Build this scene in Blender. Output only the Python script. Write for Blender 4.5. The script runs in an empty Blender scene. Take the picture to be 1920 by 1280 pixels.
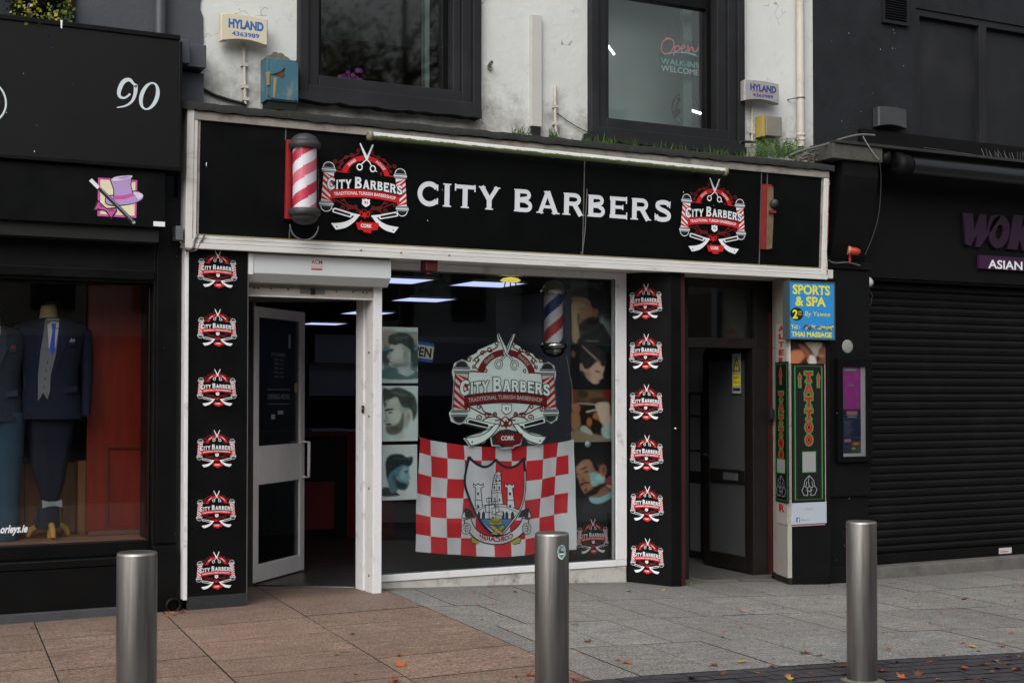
import bpy, bmesh, math, random
import numpy as np
from mathutils import Vector, Matrix
from mathutils.geometry import tessellate_polygon
R = math.radians
random.seed(7)
SC = bpy.context.scene
COL = SC.collection

# ------------------------------------------------------------------ camera
FPX, CX, HORIZON, PW, PH = 2530.0, 960.0, 740.0, 1920.0, 1280.0     # lens in photo pixels
YAW, PITCH = R(27.0), R(1.26)
EYE = Vector((0, 0, 1.56))
CY = HORIZON - FPX*math.tan(PITCH)
c_f = Vector((math.sin(YAW)*math.cos(PITCH), math.cos(YAW)*math.cos(PITCH), math.sin(PITCH)))
c_r = Vector((math.cos(YAW), -math.sin(YAW), 0))
c_u = c_r.cross(c_f)
cam = bpy.data.objects.new('camera', bpy.data.cameras.new('camera'))
COL.objects.link(cam)
cam.matrix_world = Matrix(((c_r.x, c_u.x, -c_f.x, EYE.x), (c_r.y, c_u.y, -c_f.y, EYE.y), (c_r.z, c_u.z, -c_f.z, EYE.z), (0, 0, 0, 1)))
cam.data.sensor_width = 36.0
cam.data.lens = 36.0*FPX/PW
cam.data.shift_y = (CY-PH/2)/PW
cam.data.clip_end = 500
cam.data.clip_start = 0.05
SC.camera = cam

# ------------------------------------------------------------------ light
wd = bpy.data.worlds.new('World'); SC.world = wd; wd.use_nodes = True
nt = wd.node_tree; nt.nodes.clear()
sky = nt.nodes.new('ShaderNodeTexSky'); sky.sky_type = 'NISHITA'; sky.sun_disc = False
SUN_EL, SUN_AZ = R(40), R(224)          # soft light from the left, over the street
sky.sun_elevation = SUN_EL; sky.sun_rotation = SUN_AZ
sky.air_density = 1.6; sky.dust_density = 5.0; sky.ozone_density = 1.0
hs = nt.nodes.new('ShaderNodeHueSaturation'); hs.inputs['Saturation'].default_value = 0.22
bg = nt.nodes.new('ShaderNodeBackground'); bg.inputs['Strength'].default_value = 0.115
ow = nt.nodes.new('ShaderNodeOutputWorld')
nt.links.new(sky.outputs[0], hs.inputs['Color']); nt.links.new(hs.outputs[0], bg.inputs['Color']); nt.links.new(bg.outputs[0], ow.inputs[0])
sl = bpy.data.lights.new('sun', 'SUN'); sl.energy = 1.5; sl.angle = R(60); sl.color = (1, .985, .955)
so = bpy.data.objects.new('sun', sl); COL.objects.link(so)
sd = Vector((math.sin(SUN_AZ)*math.cos(SUN_EL), math.cos(SUN_AZ)*math.cos(SUN_EL), math.sin(SUN_EL)))   # towards the sun
so.rotation_euler = (-sd).to_track_quat('-Z', 'Y').to_euler(); so.location = (0, -5, 20)
SC.view_settings.view_transform = 'Standard'; SC.view_settings.look = 'None'
SC.view_settings.exposure = 0.25; SC.view_settings.gamma = 1.0
SC.cycles.max_bounces = 8; SC.cycles.transparent_max_bounces = 16

# ------------------------------------------------------------------ frames: planes in the world
class Fr:
    """a flat frame: O origin, U along, V up, N out towards the street"""
    def __init__(s, O, U=(1, 0, 0), V=(0, 0, 1)):
        s.O = Vector(O); s.U = Vector(U).normalized(); s.V = Vector(V).normalized(); s.N = s.U.cross(s.V).normalized()
    def P(s, a, b, d=0.0): return s.O + s.U*a + s.V*b + s.N*d
    def hit(s, px, py, d=0.0):
        ray = c_f + c_r*((px-CX)/FPX) + c_u*((CY-py)/FPX)
        o = s.O + s.N*d
        t = (o-EYE).dot(s.N)/ray.dot(s.N)
        q = EYE + ray*t - o
        return q.dot(s.U), q.dot(s.V)
    def rect(s, x0, y0, x1, y1, d=0.0):
        """photo rectangle (top and bottom measured on its left edge) -> s0, s1, h0, h1"""
        ym = (y0+y1)/2
        s0 = s.hit(x0, ym, d)[0]; h1 = s.hit(x0, y0, d)[1]; h0 = s.hit(x0, y1, d)[1]
        for k in range(3):                      # right edge at the same heights
            s1 = s.hit(x1, ym, d)[0]
            p = s.P(s1, (h0+h1)/2, d)-EYE
            ym = CY - FPX*p.dot(c_u)/p.dot(c_f)
        return s0, s1, h0, h1
def FY(y): return Fr((0, y, 0))
def proj(p):
    q = Vector(p)-EYE
    return CX+FPX*q.dot(c_r)/q.dot(c_f), CY-FPX*q.dot(c_u)/q.dot(c_f)
def ground_at(x):
    xs = [-30, -2, 1.1, 2.3, 3.9, 5.2, 6.2, 7.9, 8.5, 10.5, 14, 40]
    zs = [-.02, -.01, -.007, .004, .012, -.036, -.078, -.160, -.195, -.21, -.23, -.40]
    return float(np.interp(x, xs, zs))
def on_ground(px, py):
    z = -.05
    for k in range(6):
        ray = c_f + c_r*((px-CX)/FPX) + c_u*((CY-py)/FPX)
        p = EYE + ray*((z-EYE.z)/ray.z); z = ground_at(p.x)
    return Vector((p.x, p.y, z))

# ------------------------------------------------------------------ materials
def C(h):
    h = h.lstrip('#'); v = [int(h[i:i+2], 16)/255 for i in (0, 2, 4)]
    return tuple(x/12.92 if x <= .04045 else ((x+.055)/1.055)**2.4 for x in v)
def mul(c, k): return tuple(min(1, x*k) for x in c[:3])
MATS = {}
def M(name, col=(.5, .5, .5), rough=.5, metal=0.0, var=0.0, vs=6.0, bump=0.0, bs=60.0, spec=.5, col2=None, c2lo=.5, c2hi=.7, c2s=3.0, stretch=None, rvar=0.0, aniso=0):
    if name in MATS: return MATS[name]
    m = bpy.data.materials.new(name); m.use_nodes = True; MATS[name] = m
    n = m.node_tree.nodes; l = m.node_tree.links; b = n['Principled BSDF']
    b.inputs['Base Color'].default_value = (*col[:3], 1); b.inputs['Roughness'].default_value = rough
    b.inputs['Metallic'].default_value = metal; b.inputs['Specular IOR Level'].default_value = spec
    if aniso: b.inputs['Anisotropic'].default_value = aniso
    def coords():
        tc = n.new('ShaderNodeTexCoord')
        if stretch:
            mp = n.new('ShaderNodeMapping'); mp.inputs['Scale'].default_value = stretch; l.new(tc.outputs['Object'], mp.inputs[0]); return mp.outputs[0]
        return tc.outputs['Object']
    def noise(scale, detail=6, rgh=.6):
        t = n.new('ShaderNodeTexNoise'); t.inputs['Scale'].default_value = scale; t.inputs['Detail'].default_value = detail
        t.inputs['Roughness'].default_value = rgh; l.new(co, t.inputs['Vector']); return t
    co = coords() if (var or bump or col2 or rvar) else None
    src = None
    if var:
        t = noise(vs); r = n.new('ShaderNodeValToRGB'); l.new(t.outputs['Fac'], r.inputs[0])
        r.color_ramp.elements[0].position = .3; r.color_ramp.elements[1].position = .72
        r.color_ramp.elements[0].color = (*mul(col, 1-var), 1); r.color_ramp.elements[1].color = (*mul(col, 1+var), 1)
        src = r.outputs[0]
    if col2:
        t = noise(c2s, 8, .68); r = n.new('ShaderNodeValToRGB'); l.new(t.outputs['Fac'], r.inputs[0])
        r.color_ramp.elements[0].position = c2lo; r.color_ramp.elements[1].position = c2hi
        r.color_ramp.elements[0].color = (0, 0, 0, 1); r.color_ramp.elements[1].color = (1, 1, 1, 1)
        mx = n.new('ShaderNodeMix'); mx.data_type = 'RGBA'
        l.new(r.outputs[0], mx.inputs[0])
        if src: l.new(src, mx.inputs[6])
        else: mx.inputs[6].default_value = (*col[:3], 1)
        mx.inputs[7].default_value = (*col2[:3], 1); src = mx.outputs[2]
    if src: l.new(src, b.inputs['Base Color'])
    if rvar:
        t = noise(vs*1.7); mr = n.new('ShaderNodeMapRange'); l.new(t.outputs['Fac'], mr.inputs[0])
        mr.inputs[3].default_value = max(.02, rough-rvar); mr.inputs[4].default_value = min(1, rough+rvar); l.new(mr.outputs[0], b.inputs['Roughness'])
    if bump:
        t = noise(bs, 5); bp = n.new('ShaderNodeBump'); bp.inputs['Strength'].default_value = min(1, bump*1); bp.inputs['Distance'].default_value = .01
        l.new(t.outputs['Fac'], bp.inputs['Height']); l.new(bp.outputs[0], b.inputs['Normal'])
    return m
def glass(name, tint=(.9, .95, .93), refl=1.0, rough=.01):
    if name in MATS: return MATS[name]
    m = bpy.data.materials.new(name); m.use_nodes = True; MATS[name] = m
    n = m.node_tree.nodes; l = m.node_tree.links; n.clear()
    o = n.new('ShaderNodeOutputMaterial'); mx = n.new('ShaderNodeMixShader'); tr = n.new('ShaderNodeBsdfTransparent'); gl = n.new('ShaderNodeBsdfGlossy')
    fr = n.new('ShaderNodeFresnel'); fr.inputs[0].default_value = 1.5
    mm = n.new('ShaderNodeMath'); mm.operation = 'MULTIPLY'; mm.inputs[1].default_value = refl; mm.use_clamp = True
    tr.inputs[0].default_value = (*tint, 1); gl.inputs[1].default_value = rough
    l.new(fr.outputs[0], mm.inputs[0]); l.new(mm.outputs[0], mx.inputs[0]); l.new(tr.outputs[0], mx.inputs[1]); l.new(gl.outputs[0], mx.inputs[2]); l.new(mx.outputs[0], o.inputs[0])
    return m
def emit(name, col, s):
    if name in MATS: return MATS[name]
    m = bpy.data.materials.new(name); m.use_nodes = True; MATS[name] = m
    b = m.node_tree.nodes['Principled BSDF']; b.inputs['Base Color'].default_value = (*mul(col, .6), 1)
    b.inputs['Emission Color'].default_value = (*col, 1); b.inputs['Emission Strength'].default_value = s
    return m
def attr_mat(name, rough=.45, attr='print', spec=.4):
    if name in MATS: return MATS[name]
    m = bpy.data.materials.new(name); m.use_nodes = True; MATS[name] = m
    n = m.node_tree.nodes; b = n['Principled BSDF']; a = n.new('ShaderNodeAttribute'); a.attribute_name = attr
    m.node_tree.links.new(a.outputs['Color'], b.inputs['Base Color']); b.inputs['Roughness'].default_value = rough; b.inputs['Specular IOR Level'].default_value = spec
    return m

# ------------------------------------------------------------------ mesh building
def root_loc(o):
    v = Vector((0, 0, 0))
    while o is not None: v += o.location; o = o.parent
    return v
class MB:
    def __init__(s): s.v = []; s.f = []; s.m = []; s.mats = []; s.sm = []
    def mi(s, m):
        if m not in s.mats: s.mats.append(m)
        return s.mats.index(m)
    def add(s, vs, fs, m, smooth=False):
        k = len(s.v); s.v += [Vector(p) for p in vs]; i = s.mi(m)
        for f in fs: s.f.append([a+k for a in f]); s.m.append(i); s.sm.append(smooth)
    def box(s, x0, x1, y0, y1, z0, z1, m): s.fbox(Fr((0, 0, 0)), x0, x1, z0, z1, -y1, -y0, m)
    def fbox(s, fr, s0, s1, h0, h1, d0, d1, m):
        if s0 > s1: s0, s1 = s1, s0
        if h0 > h1: h0, h1 = h1, h0
        if d0 > d1: d0, d1 = d1, d0
        v = [fr.P(a, b, d) for d in (d0, d1) for b in (h0, h1) for a in (s0, s1)]
        s.add(v, [(0, 2, 3, 1), (4, 5, 7, 6), (0, 1, 5, 4), (2, 6, 7, 3), (0, 4, 6, 2), (1, 3, 7, 5)], m)
    def prect(s, fr, x0, y0, x1, y1, d0, d1, m):
        a = fr.rect(x0, y0, x1, y1, max(d0, d1)); s.fbox(fr, *a, d0, d1, m); return a
    def ring(s, fr, o, i, d0, d1, m):
        """picture-frame: outer (s0,s1,h0,h1), inner likewise"""
        s.fbox(fr, o[0], i[0], o[2], o[3], d0, d1, m); s.fbox(fr, i[1], o[1], o[2], o[3], d0, d1, m)
        s.fbox(fr, i[0], i[1], o[2], i[2], d0, d1, m); s.fbox(fr, i[0], i[1], i[3], o[3], d0, d1, m)
    def quad(s, a, b, c, d, m): s.add([a, b, c, d], [(0, 1, 2, 3)], m)
    def fprism(s, fr, pts, d0, d1, m, smooth=False):
        n = len(pts); lo, hi = min(d0, d1), max(d0, d1)
        area = sum(pts[i][0]*pts[(i+1) % n][1]-pts[(i+1) % n][0]*pts[i][1] for i in range(n))
        if area < 0: pts = pts[::-1]
        v = [fr.P(a, b, lo) for a, b in pts]+[fr.P(a, b, hi) for a, b in pts]
        s.add(v, [tuple(range(n-1, -1, -1)), tuple(range(n, 2*n))], m)
        s.add(v, [(i, (i+1) % n, n+(i+1) % n, n+i) for i in range(n)], m, smooth)
    def lathe(s, prof, c, m, n=28, axis=(0, 0, 1), smooth=True, caps=True):
        ax = Vector(axis).normalized(); e1 = ax.orthogonal().normalized(); e2 = ax.cross(e1); c = Vector(c)
        v = []
        for r, z in prof:
            for k in range(n):
                a = 2*math.pi*k/n; v.append(c+ax*z+(e1*math.cos(a)+e2*math.sin(a))*r)
        f = [(i*n+k, i*n+(k+1) % n, (i+1)*n+(k+1) % n, (i+1)*n+k) for i in range(len(prof)-1) for k in range(n)]
        s.add(v, f, m, smooth)
        if caps:
            s.add(v[:n], [tuple(range(n-1, -1, -1))], m); s.add(v[-n:], [tuple(range(n))], m)
    def tube(s, pts, r, m, n=8, smooth=True):
        pts = [Vector(p) for p in pts]; rs = r if isinstance(r, (list, tuple)) else [r]*len(pts)
        v = []; up = None
        for i, p in enumerate(pts):
            t = (pts[min(i+1, len(pts)-1)]-pts[max(i-1, 0)]).normalized()
            if up is None: up = t.orthogonal().normalized()
            up = (up-t*up.dot(t)).normalized(); w = t.cross(up)
            for k in range(n):
                a = 2*math.pi*k/n; v.append(p+(up*math.cos(a)+w*math.sin(a))*rs[i])
        f = [(i*n+k, i*n+(k+1) % n, (i+1)*n+(k+1) % n, (i+1)*n+k) for i in range(len(pts)-1) for k in range(n)]
        s.add(v, f, m, smooth); s.add(v[:n], [tuple(range(n-1, -1, -1))], m); s.add(v[-n:], [tuple(range(n))], m)
    def loft(s, rings, m, smooth=True, cap=True):
        n = len(rings[0]); v = [p for r in rings for p in r]
        s.add(v, [(i*n+k, i*n+(k+1) % n, (i+1)*n+(k+1) % n, (i+1)*n+k) for i in range(len(rings)-1) for k in range(n)], m, smooth)
        if cap: s.add(rings[0], [tuple(range(n-1, -1, -1))], m); s.add(rings[-1], [tuple(range(n))], m)
    def build(s, name, parent=None, bevel=0.0, weld=False, fix=True):
        me = bpy.data.meshes.new(name)
        if parent is not None: off = root_loc(parent)
        else:
            lo = [min(p[i] for p in s.v) for i in range(3)]; hi = [max(p[i] for p in s.v) for i in range(3)]
            off = Vector(((lo[0]+hi[0])/2, (lo[1]+hi[1])/2, lo[2]))
        me.from_pydata([tuple(p-off) for p in s.v], [], s.f)
        for m in s.mats: me.materials.append(m)
        me.polygons.foreach_set('material_index', s.m); me.polygons.foreach_set('use_smooth', s.sm)
        if fix:
            bm = bmesh.new(); bm.from_mesh(me)
            if weld: bmesh.ops.remove_doubles(bm, verts=bm.verts, dist=1e-5)
            bmesh.ops.recalc_face_normals(bm, faces=bm.faces); bm.to_mesh(me); bm.free()
        me.update()
        o = bpy.data.objects.new(name, me); COL.objects.link(o)
        if parent is not None: o.parent = parent
        else: o.location = off
        if bevel:
            b = o.modifiers.new('bevel', 'BEVEL'); b.width = bevel; b.segments = 2; b.limit_method = 'ANGLE'; b.angle_limit = R(40)
        return o
def thing(name, label, cat, loc=(0, 0, 0), group=None):
    o = bpy.data.objects.new(name, None); COL.objects.link(o); o.location = loc; o.empty_display_size = .2
    return tag(o, label, cat, group)
def tag(o, label=None, cat=None, group=None, kind=None):
    if label: o['label'] = label
    if cat: o['category'] = cat
    if group: o['group'] = group
    if kind: o['kind'] = kind
    return o
def copy_tree(o, parent=None):
    c = o.copy(); COL.objects.link(c); c.parent = parent
    for ch in list(o.children): copy_tree(ch, c)
    return c

# ------------------------------------------------------------------ flat artwork: painter's order, each mark a hair above the last
TXT = {}
def text_tris(body, bold=0.0):
    k = (body, bold)
    if k not in TXT:
        cu = bpy.data.curves.new('lettering', 'FONT'); cu.body = body; cu.offset = bold; cu.resolution_u = 3; cu.size = 1
        ob = bpy.data.objects.new('lettering', cu); COL.objects.link(ob)
        dg = bpy.context.evaluated_depsgraph_get(); dg.update(); ev = ob.evaluated_get(dg); me = ev.to_mesh()
        v = [(p.co.x, p.co.y) for p in me.vertices]; f = [tuple(p.vertices) for p in me.polygons]
        ev.to_mesh_clear(); bpy.data.objects.remove(ob); bpy.data.curves.remove(cu)
        TXT[k] = (v, f)
    return TXT[k]
def split_tris(vs, fs, L):
    vs = [tuple(v) for v in vs]; out = []; st = []; mid = {}
    for f in fs:
        for k in range(1, len(f)-1): st.append((f[0], f[k], f[k+1]))
    while st:
        a, b, c = st.pop()
        e = [(math.dist(vs[a], vs[b]), a, b, c), (math.dist(vs[b], vs[c]), b, c, a), (math.dist(vs[c], vs[a]), c, a, b)]
        d, i, j, k = max(e)
        if d <= L: out.append((a, b, c)); continue
        key = (min(i, j), max(i, j))
        if key not in mid: mid[key] = len(vs); vs.append(((vs[i][0]+vs[j][0])/2, (vs[i][1]+vs[j][1])/2))
        q = mid[key]; st += [(i, q, k), (q, j, k)]
    return vs, out
class Art:
    EPS = 0.00012
    def __init__(s): s.items = []
    def raw(s, vs, fs, m): s.items.append((vs, fs, m))
    def poly(s, pts, m, holes=()):
        loops = [[Vector((p[0], p[1], 0)) for p in L] for L in [pts]+list(holes)]
        tr = tessellate_polygon(loops); vs = [(p.x, p.y) for L in loops for p in L]
        s.raw(vs, [tuple(t) for t in tr], m)
    def rect(s, x0, y0, x1, y1, m): s.raw([(x0, y0), (x1, y0), (x1, y1), (x0, y1)], [(0, 1, 2, 3)], m)
    def ell(s, cx, cy, rx, ry, m, n=24, rot=0):
        ca, sa = math.cos(rot), math.sin(rot)
        s.poly([(cx+rx*math.cos(t)*ca-ry*math.sin(t)*sa, cy+rx*math.cos(t)*sa+ry*math.sin(t)*ca) for t in [2*math.pi*k/n for k in range(n)]], m)
    def stroke(s, pts, w, m, closed=False, taper=None):
        n = len(pts); vs = []
        for i, p in enumerate(pts):
            if closed: a, b = pts[i-1], pts[(i+1) % n]
            else: a, b = pts[max(i-1, 0)], pts[min(i+1, n-1)]
            dx, dy = b[0]-a[0], b[1]-a[1]; L = math.hypot(dx, dy) or 1
            ww = w/2*(taper(i/(n-1)) if taper else 1)
            if 0 < i < n-1 or closed:          # mitre
                d1 = (p[0]-a[0], p[1]-a[1]); d2 = (b[0]-p[0], b[1]-p[1]); l1 = math.hypot(*d1) or 1; l2 = math.hypot(*d2) or 1
                cs = (d1[0]*d2[0]+d1[1]*d2[1])/(l1*l2); ww /= max(.5, math.sqrt(max(0, (1+cs)/2)))
            vs += [(p[0]-dy/L*ww, p[1]+dx/L*ww), (p[0]+dy/L*ww, p[1]-dx/L*ww)]
        k = n if closed else n-1
        s.raw(vs, [(2*i, 2*i+1, (2*i+3) % (2*n), (2*i+2) % (2*n)) for i in range(k)], m)
    def ringst(s, cx, cy, r, w, m, a0=0, a1=360, n=24, ry=None):
        ry = ry or r
        pts = [(cx+r*math.cos(R(a0+(a1-a0)*k/n)), cy+ry*math.sin(R(a0+(a1-a0)*k/n))) for k in range(n+1)]
        if abs(a1-a0) >= 360: s.stroke(pts[:-1], w, m, closed=True)
        else: s.stroke(pts, w, m)
    def text(s, body, x, y, h, m, width=None, bold=.0, align='c', fn=None, slant=0.0, mirror=False, cap=.73):
        """cap height h, baseline y; fitted to width; fn bends (x,y)"""
        v, f = text_tris(body, bold)
        if not v: return
        x0 = min(p[0] for p in v); x1 = max(p[0] for p in v); k = h/cap
        kx = width/(x1-x0) if width else k
        sh = {'c': (x0+x1)/2, 'l': x0, 'r': x1}[align]
        out = []
        for px, py in v:
            a = (px-sh)*kx*(-1 if mirror else 1)+slant*py*k; b = py*k
            out.append(fn(x+a, y+b) if fn else (x+a, y+b))
        s.raw(out, f, m)
    def build(s, name, parent=None, fn=None, fr=None, scale=1.0, at=(0, 0), d0=0.002, eps=None, sub=None):
        """fn(u,v,d)->point, or on frame fr"""
        mb = MB(); e = eps or s.EPS; d = d0
        if fn is None: fn = lambda u, v, dd: fr.P(at[0]+u*scale, at[1]+v*scale, dd)
        for vs, fs, m in s.items:
            if sub: vs, fs = split_tris(vs, fs, sub)
            mb.add([fn(u, v, d) for u, v in vs], fs, m); d += e
        return mb.build(name, parent, fix=False)
def arc(cx, cy, r, a0, a1, n=16, ry=None):
    ry = ry or r
    return [(cx+r*math.cos(R(a0+(a1-a0)*k/n)), cy+ry*math.sin(R(a0+(a1-a0)*k/n))) for k in range(n+1)]
def spline(pts, n=6, closed=False):
    out = []; N = len(pts)
    g = (lambda i: pts[i % N]) if closed else (lambda i: pts[max(0, min(N-1, i))])
    for i in range(N if closed else N-1):
        a, b, c, d = g(i-1), g(i), g(i+1), g(i+2)
        for k in range(n):
            t = k/n
            out.append(tuple(.5*(2*b[j]+(c[j]-a[j])*t+(2*a[j]-5*b[j]+4*c[j]-d[j])*t*t+(3*b[j]-a[j]-3*c[j]+d[j])*t**3) for j in range(len(b))))
    if not closed: out.append(tuple(pts[-1]))
    return out
def spiral(x, y, r, a0, turns, n=14, shrink=.25):
    return [(x+r*(1-(1-shrink)*k/n)*math.cos(R(a0+360*turns*k/n)), y+r*(1-(1-shrink)*k/n)*math.sin(R(a0+360*turns*k/n))) for k in range(n+1)]

# capitals with small sharp serifs, cap height 1: list of (centre line, width); returns (strokes, advance)
def serif_glyph(ch, t=.2, q=.055, e=.07):
    def foot(x, w=t): return [([(x-w/2-e, q/2), (x+w/2+e, q/2)], q)]
    def head(x, w=t): return [([(x-w/2-e, 1-q/2), (x+w/2+e, 1-q/2)], q)]
    th = t*.8
    if ch == 'I': return [([(.19, 0), (.19, 1)], t)]+foot(.19)+head(.19), .38
    if ch == 'T': return [([(.03, 1-th/2), (.87, 1-th/2)], th), ([(.45, 0), (.45, 1)], t), ([(.03, .72), (.03, 1.03)], q), ([(.87, .72), (.87, 1.03)], q)]+foot(.45), .90
    if ch == 'Y': return [([(.47, 0), (.47, .5)], t), ([(.13, 1), (.47, .42)], t), ([(.82, 1), (.47, .42)], t*.85), ([(0, 1-q/2), (.3, 1-q/2)], q), ([(.66, 1-q/2), (.95, 1-q/2)], q)]+foot(.47), .95
    if ch == 'C': return [(arc(.5, .5, .5-t/2, 38, 322, 24, .5-th/2+.015), t*.95), ([(.84, .66), (.84, .92)], q*1.2), ([(.84, .34), (.84, .08)], q*1.2)], .93
    if ch == 'O': return [(arc(.5, .5, .5-t/2, 0, 360, 28, .5-th/2+.015), t)], 1.0
    if ch == 'B': return [([(.17, 0), (.17, 1)], t), ([(.03, 1-q/2), (.2, 1-q/2)], q), ([(.03, q/2), (.2, q/2)], q), ([(.15, 1-th/2), (.5, 1-th/2)]+arc(.5, .755, .245-th/2, 90, -90, 10)[1:]+[(.15, .51+.01)], th*.98), ([(.15, .52-.01), (.54, .52-.01)]+arc(.54, .265, .265-th/2, 80, -90, 10)+[(.15, th/2)], th*.98)], .86
    if ch == 'R': return [([(.17, 0), (.17, 1)], t), ([(.03, 1-q/2), (.2, 1-q/2)], q), ([(.15, 1-th/2), (.52, 1-th/2)]+arc(.52, .72, .28-th/2, 90, -90, 10)[1:]+[(.15, .52)], th), ([(.5, .52), (.8, 0)], t), ([(.68, q/2), (.95, q/2)], q)]+foot(.17), .95
    if ch == 'A': return [([(.15, 0), (.47, 1)], t*.85), ([(.47, 1), (.83, 0)], t), ([(.24, .3), (.74, .3)], th*.8), ([(0, q/2), (.3, q/2)], q), ([(.66, q/2), (1.0, q/2)], q), ([(.3, 1-q/2), (.56, 1-q/2)], q)], 1.0
    if ch == 'E': return [([(.17, 0), (.17, 1)], t), ([(.03, 1-th/2), (.78, 1-th/2)], th), ([(.15, .52), (.62, .52)], th*.9), ([(.03, th/2), (.8, th/2)], th), ([(.78, .7), (.78, 1.03)], q), ([(.8, .3), (.8, -.03)], q), ([(.62, .4), (.62, .64)], q)], .86
    if ch == 'S': return [(spline([(.70, .74), (.62, .875), (.40, .905), (.19, .84), (.17, .68), (.33, .56), (.56, .47), (.70, .34), (.67, .16), (.44, .09), (.2, .125), (.10, .28)], 4), t*.92), ([(.73, .64), (.75, .97)], q), ([(.06, .36), (.07, .03)], q)], .82
    if ch == 'N': return [([(.15, 0), (.15, 1)], t*.8), ([(.15, 1), (.8, 0)], t), ([(.8, 0), (.8, 1)], t*.8), ([(.0, 1-q/2), (.2, 1-q/2)], q), ([(.66, 1-q/2), (.95, 1-q/2)], q)]+foot(.15), .95
    return [], .4
def serif_text(art, s, x0, x1, y, h, m, gap=.16, grow=0.0, fn=None, small=1.0, outline=None, og=.06, t=.2, ws=1.0):
    """letters between x0 and x1; small<1 makes all but each word's first letter small caps"""
    adv = []; first = True
    for ch in s:
        if ch == ' ': adv.append((ch, .42, 1)); first = True; continue
        k = 1 if first else small; first = False
        adv.append((ch, serif_glyph(ch)[1]*k+gap*k, k))
    tot = sum(a for _, a, _ in adv)-gap; kx = (x1-x0)/tot
    for rnd in ((0, 1) if outline else (1,)):
        x = x0
        for ch, a, k in adv:
            for pts, w in serif_glyph(ch, t)[0]:
                g = og*h if rnd == 0 else grow*h
                P = [(x+px*kx*k, y+py*h*k) for px, py in pts]
                sc = math.sqrt(kx*h)
                if abs(pts[0][1]-pts[-1][1]) < 1e-6 and len(pts) == 2: sc = h
                elif abs(pts[0][0]-pts[-1][0]) < 1e-6 and len(pts) == 2: sc = kx
                if rnd == 0:                        # lengthen the ends
                    for i, j in ((0, 1), (-1, -2)):
                        dx, dy = P[i][0]-P[j][0], P[i][1]-P[j][1]; L = math.hypot(dx, dy) or 1
                        P[i] = (P[i][0]+dx/L*g, P[i][1]+dy/L*g)
                if fn:
                    Q = []
                    for i in range(len(P)-1):
                        n = 4 if len(P) == 2 else 1
                        Q += [tuple(P[i][j]+(P[i+1][j]-P[i][j])*q/n for j in (0, 1)) for q in range(n)]
                    P = [fn(*p) for p in Q+[P[-1]]]
                art.stroke(P, (w*sc*k+2*g)*ws, outline if rnd == 0 else m)
            x += a*kx
# ------------------------------------------------------------------ the materials of this street
BLK = M('black gloss paint', C('#0a0b0c'), .36, var=.35, vs=3, bump=.05, bs=25, rvar=.14, spec=.2, col2=C('#17181a'), c2lo=.6, c2hi=.8, c2s=1.7)
BLKM = M('black matt paint', C('#090a0b'), .6, var=.35, vs=4, bump=.15, bs=50, spec=.18, col2=C('#151617'), c2lo=.58, c2hi=.8, c2s=2)
DARK = M('dark void paint', C('#08090a'), .8)
SIGNB = M('black sign sheet', C('#060708'), .36, var=.3, vs=2.5, rvar=.12, spec=.22)
CHAR = M('charcoal render', C('#202226'), .75, var=.16, vs=3, bump=.5, bs=30, col2=C('#18191d'), c2s=2.0, spec=.25)
CHARB = M('charcoal board', C('#1c1d20'), .6, var=.14, vs=2, bump=.1, bs=20, col2=C('#26272b'), c2s=1.4, spec=.3)
SLATE = M('slate grey render', C('#42464d'), .75, var=.12, vs=2.5, bump=.35, bs=28)
SLATEP = M('slate grey gloss', C('#42464e'), .45, var=.1, vs=5)
UPVC = M('white frame', C('#d6d6d9'), .42, var=.07, vs=3, col2=C('#938c84'), c2lo=.56, c2hi=.78, c2s=6)
ALU = M('white trim', C('#cfcecc'), .45, var=.06, vs=4, col2=C('#9a958d'), c2lo=.58, c2hi=.8, c2s=5, stretch=(.5, 1, 3))
TRIMG = M('grimy trim', C('#8f8982'), .55, var=.15, vs=5, col2=C('#5a534c'), c2lo=.5, c2hi=.75, c2s=7)
STONE = M('pale stone', C('#9a958c'), .6, var=.14, vs=4, bump=.1, bs=40, col2=C('#7d766c'), c2lo=.5, c2hi=.75, c2s=4)
PLINTH = M('chipped white plinth', C('#b3b0ab'), .65, var=.12, vs=6, bump=.3, bs=40, col2=C('#7b746c'), c2lo=.5, c2hi=.72, c2s=7)
RBRN = M('red brown paint', C('#3a1412'), .5, var=.25, vs=5)
RED = M('red print', C('#b5161c'), .45)
DRED = M('dark red print', C('#7d1216'), .5)
WHT = M('white print', C('#dfe3e8'), .5)
INK = M('ink print', C('#0c0e11'), .5)
CYAN = M('pale cyan print', C('#ebfaf8'), .5)
GREYP = M('grey print', C('#8d979c'), .5)
YEL = M('yellow print', C('#e6d934'), .5)
GOLD = M('dull yellow print', C('#b9b23a'), .6)
BLUE = M('blue print', C('#2a86c8'), .45)
NAVY = M('navy print', C('#1c2c7c'), .5)
ROYAL = M('royal blue print', C('#2a55a8'), .5)
SKYB = M('sky blue print', C('#4a7fc0'), .6)
GREEN = M('green print', C('#3d9a45'), .5)
PURP = M('purple print', C('#7a1f6a'), .45)
DPUR = M('dark plum plastic', C('#43143f'), .5)
STEEL = M('brushed steel', C('#9d9a97'), .36, metal=1, var=.2, vs=7, stretch=(5, 5, .3), rvar=.10, aniso=.7, col2=C('#736f6a'), c2lo=.55, c2hi=.78, c2s=5)
_n = STEEL.node_tree.nodes; _t = _n.new('ShaderNodeTangent'); _t.direction_type = 'RADIAL'; _t.axis = 'Z'
STEEL.node_tree.links.new(_t.outputs[0], _n['Principled BSDF'].inputs['Tangent'])
STEELT = M('steel cap', C('#9c9892'), .38, metal=1, var=.15, vs=10)
CHROME = M('chrome', C('#c9cac8'), .15, metal=1)
GALV = M('grey metal', C('#76797b'), .45, metal=.6, var=.15, vs=8)
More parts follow.
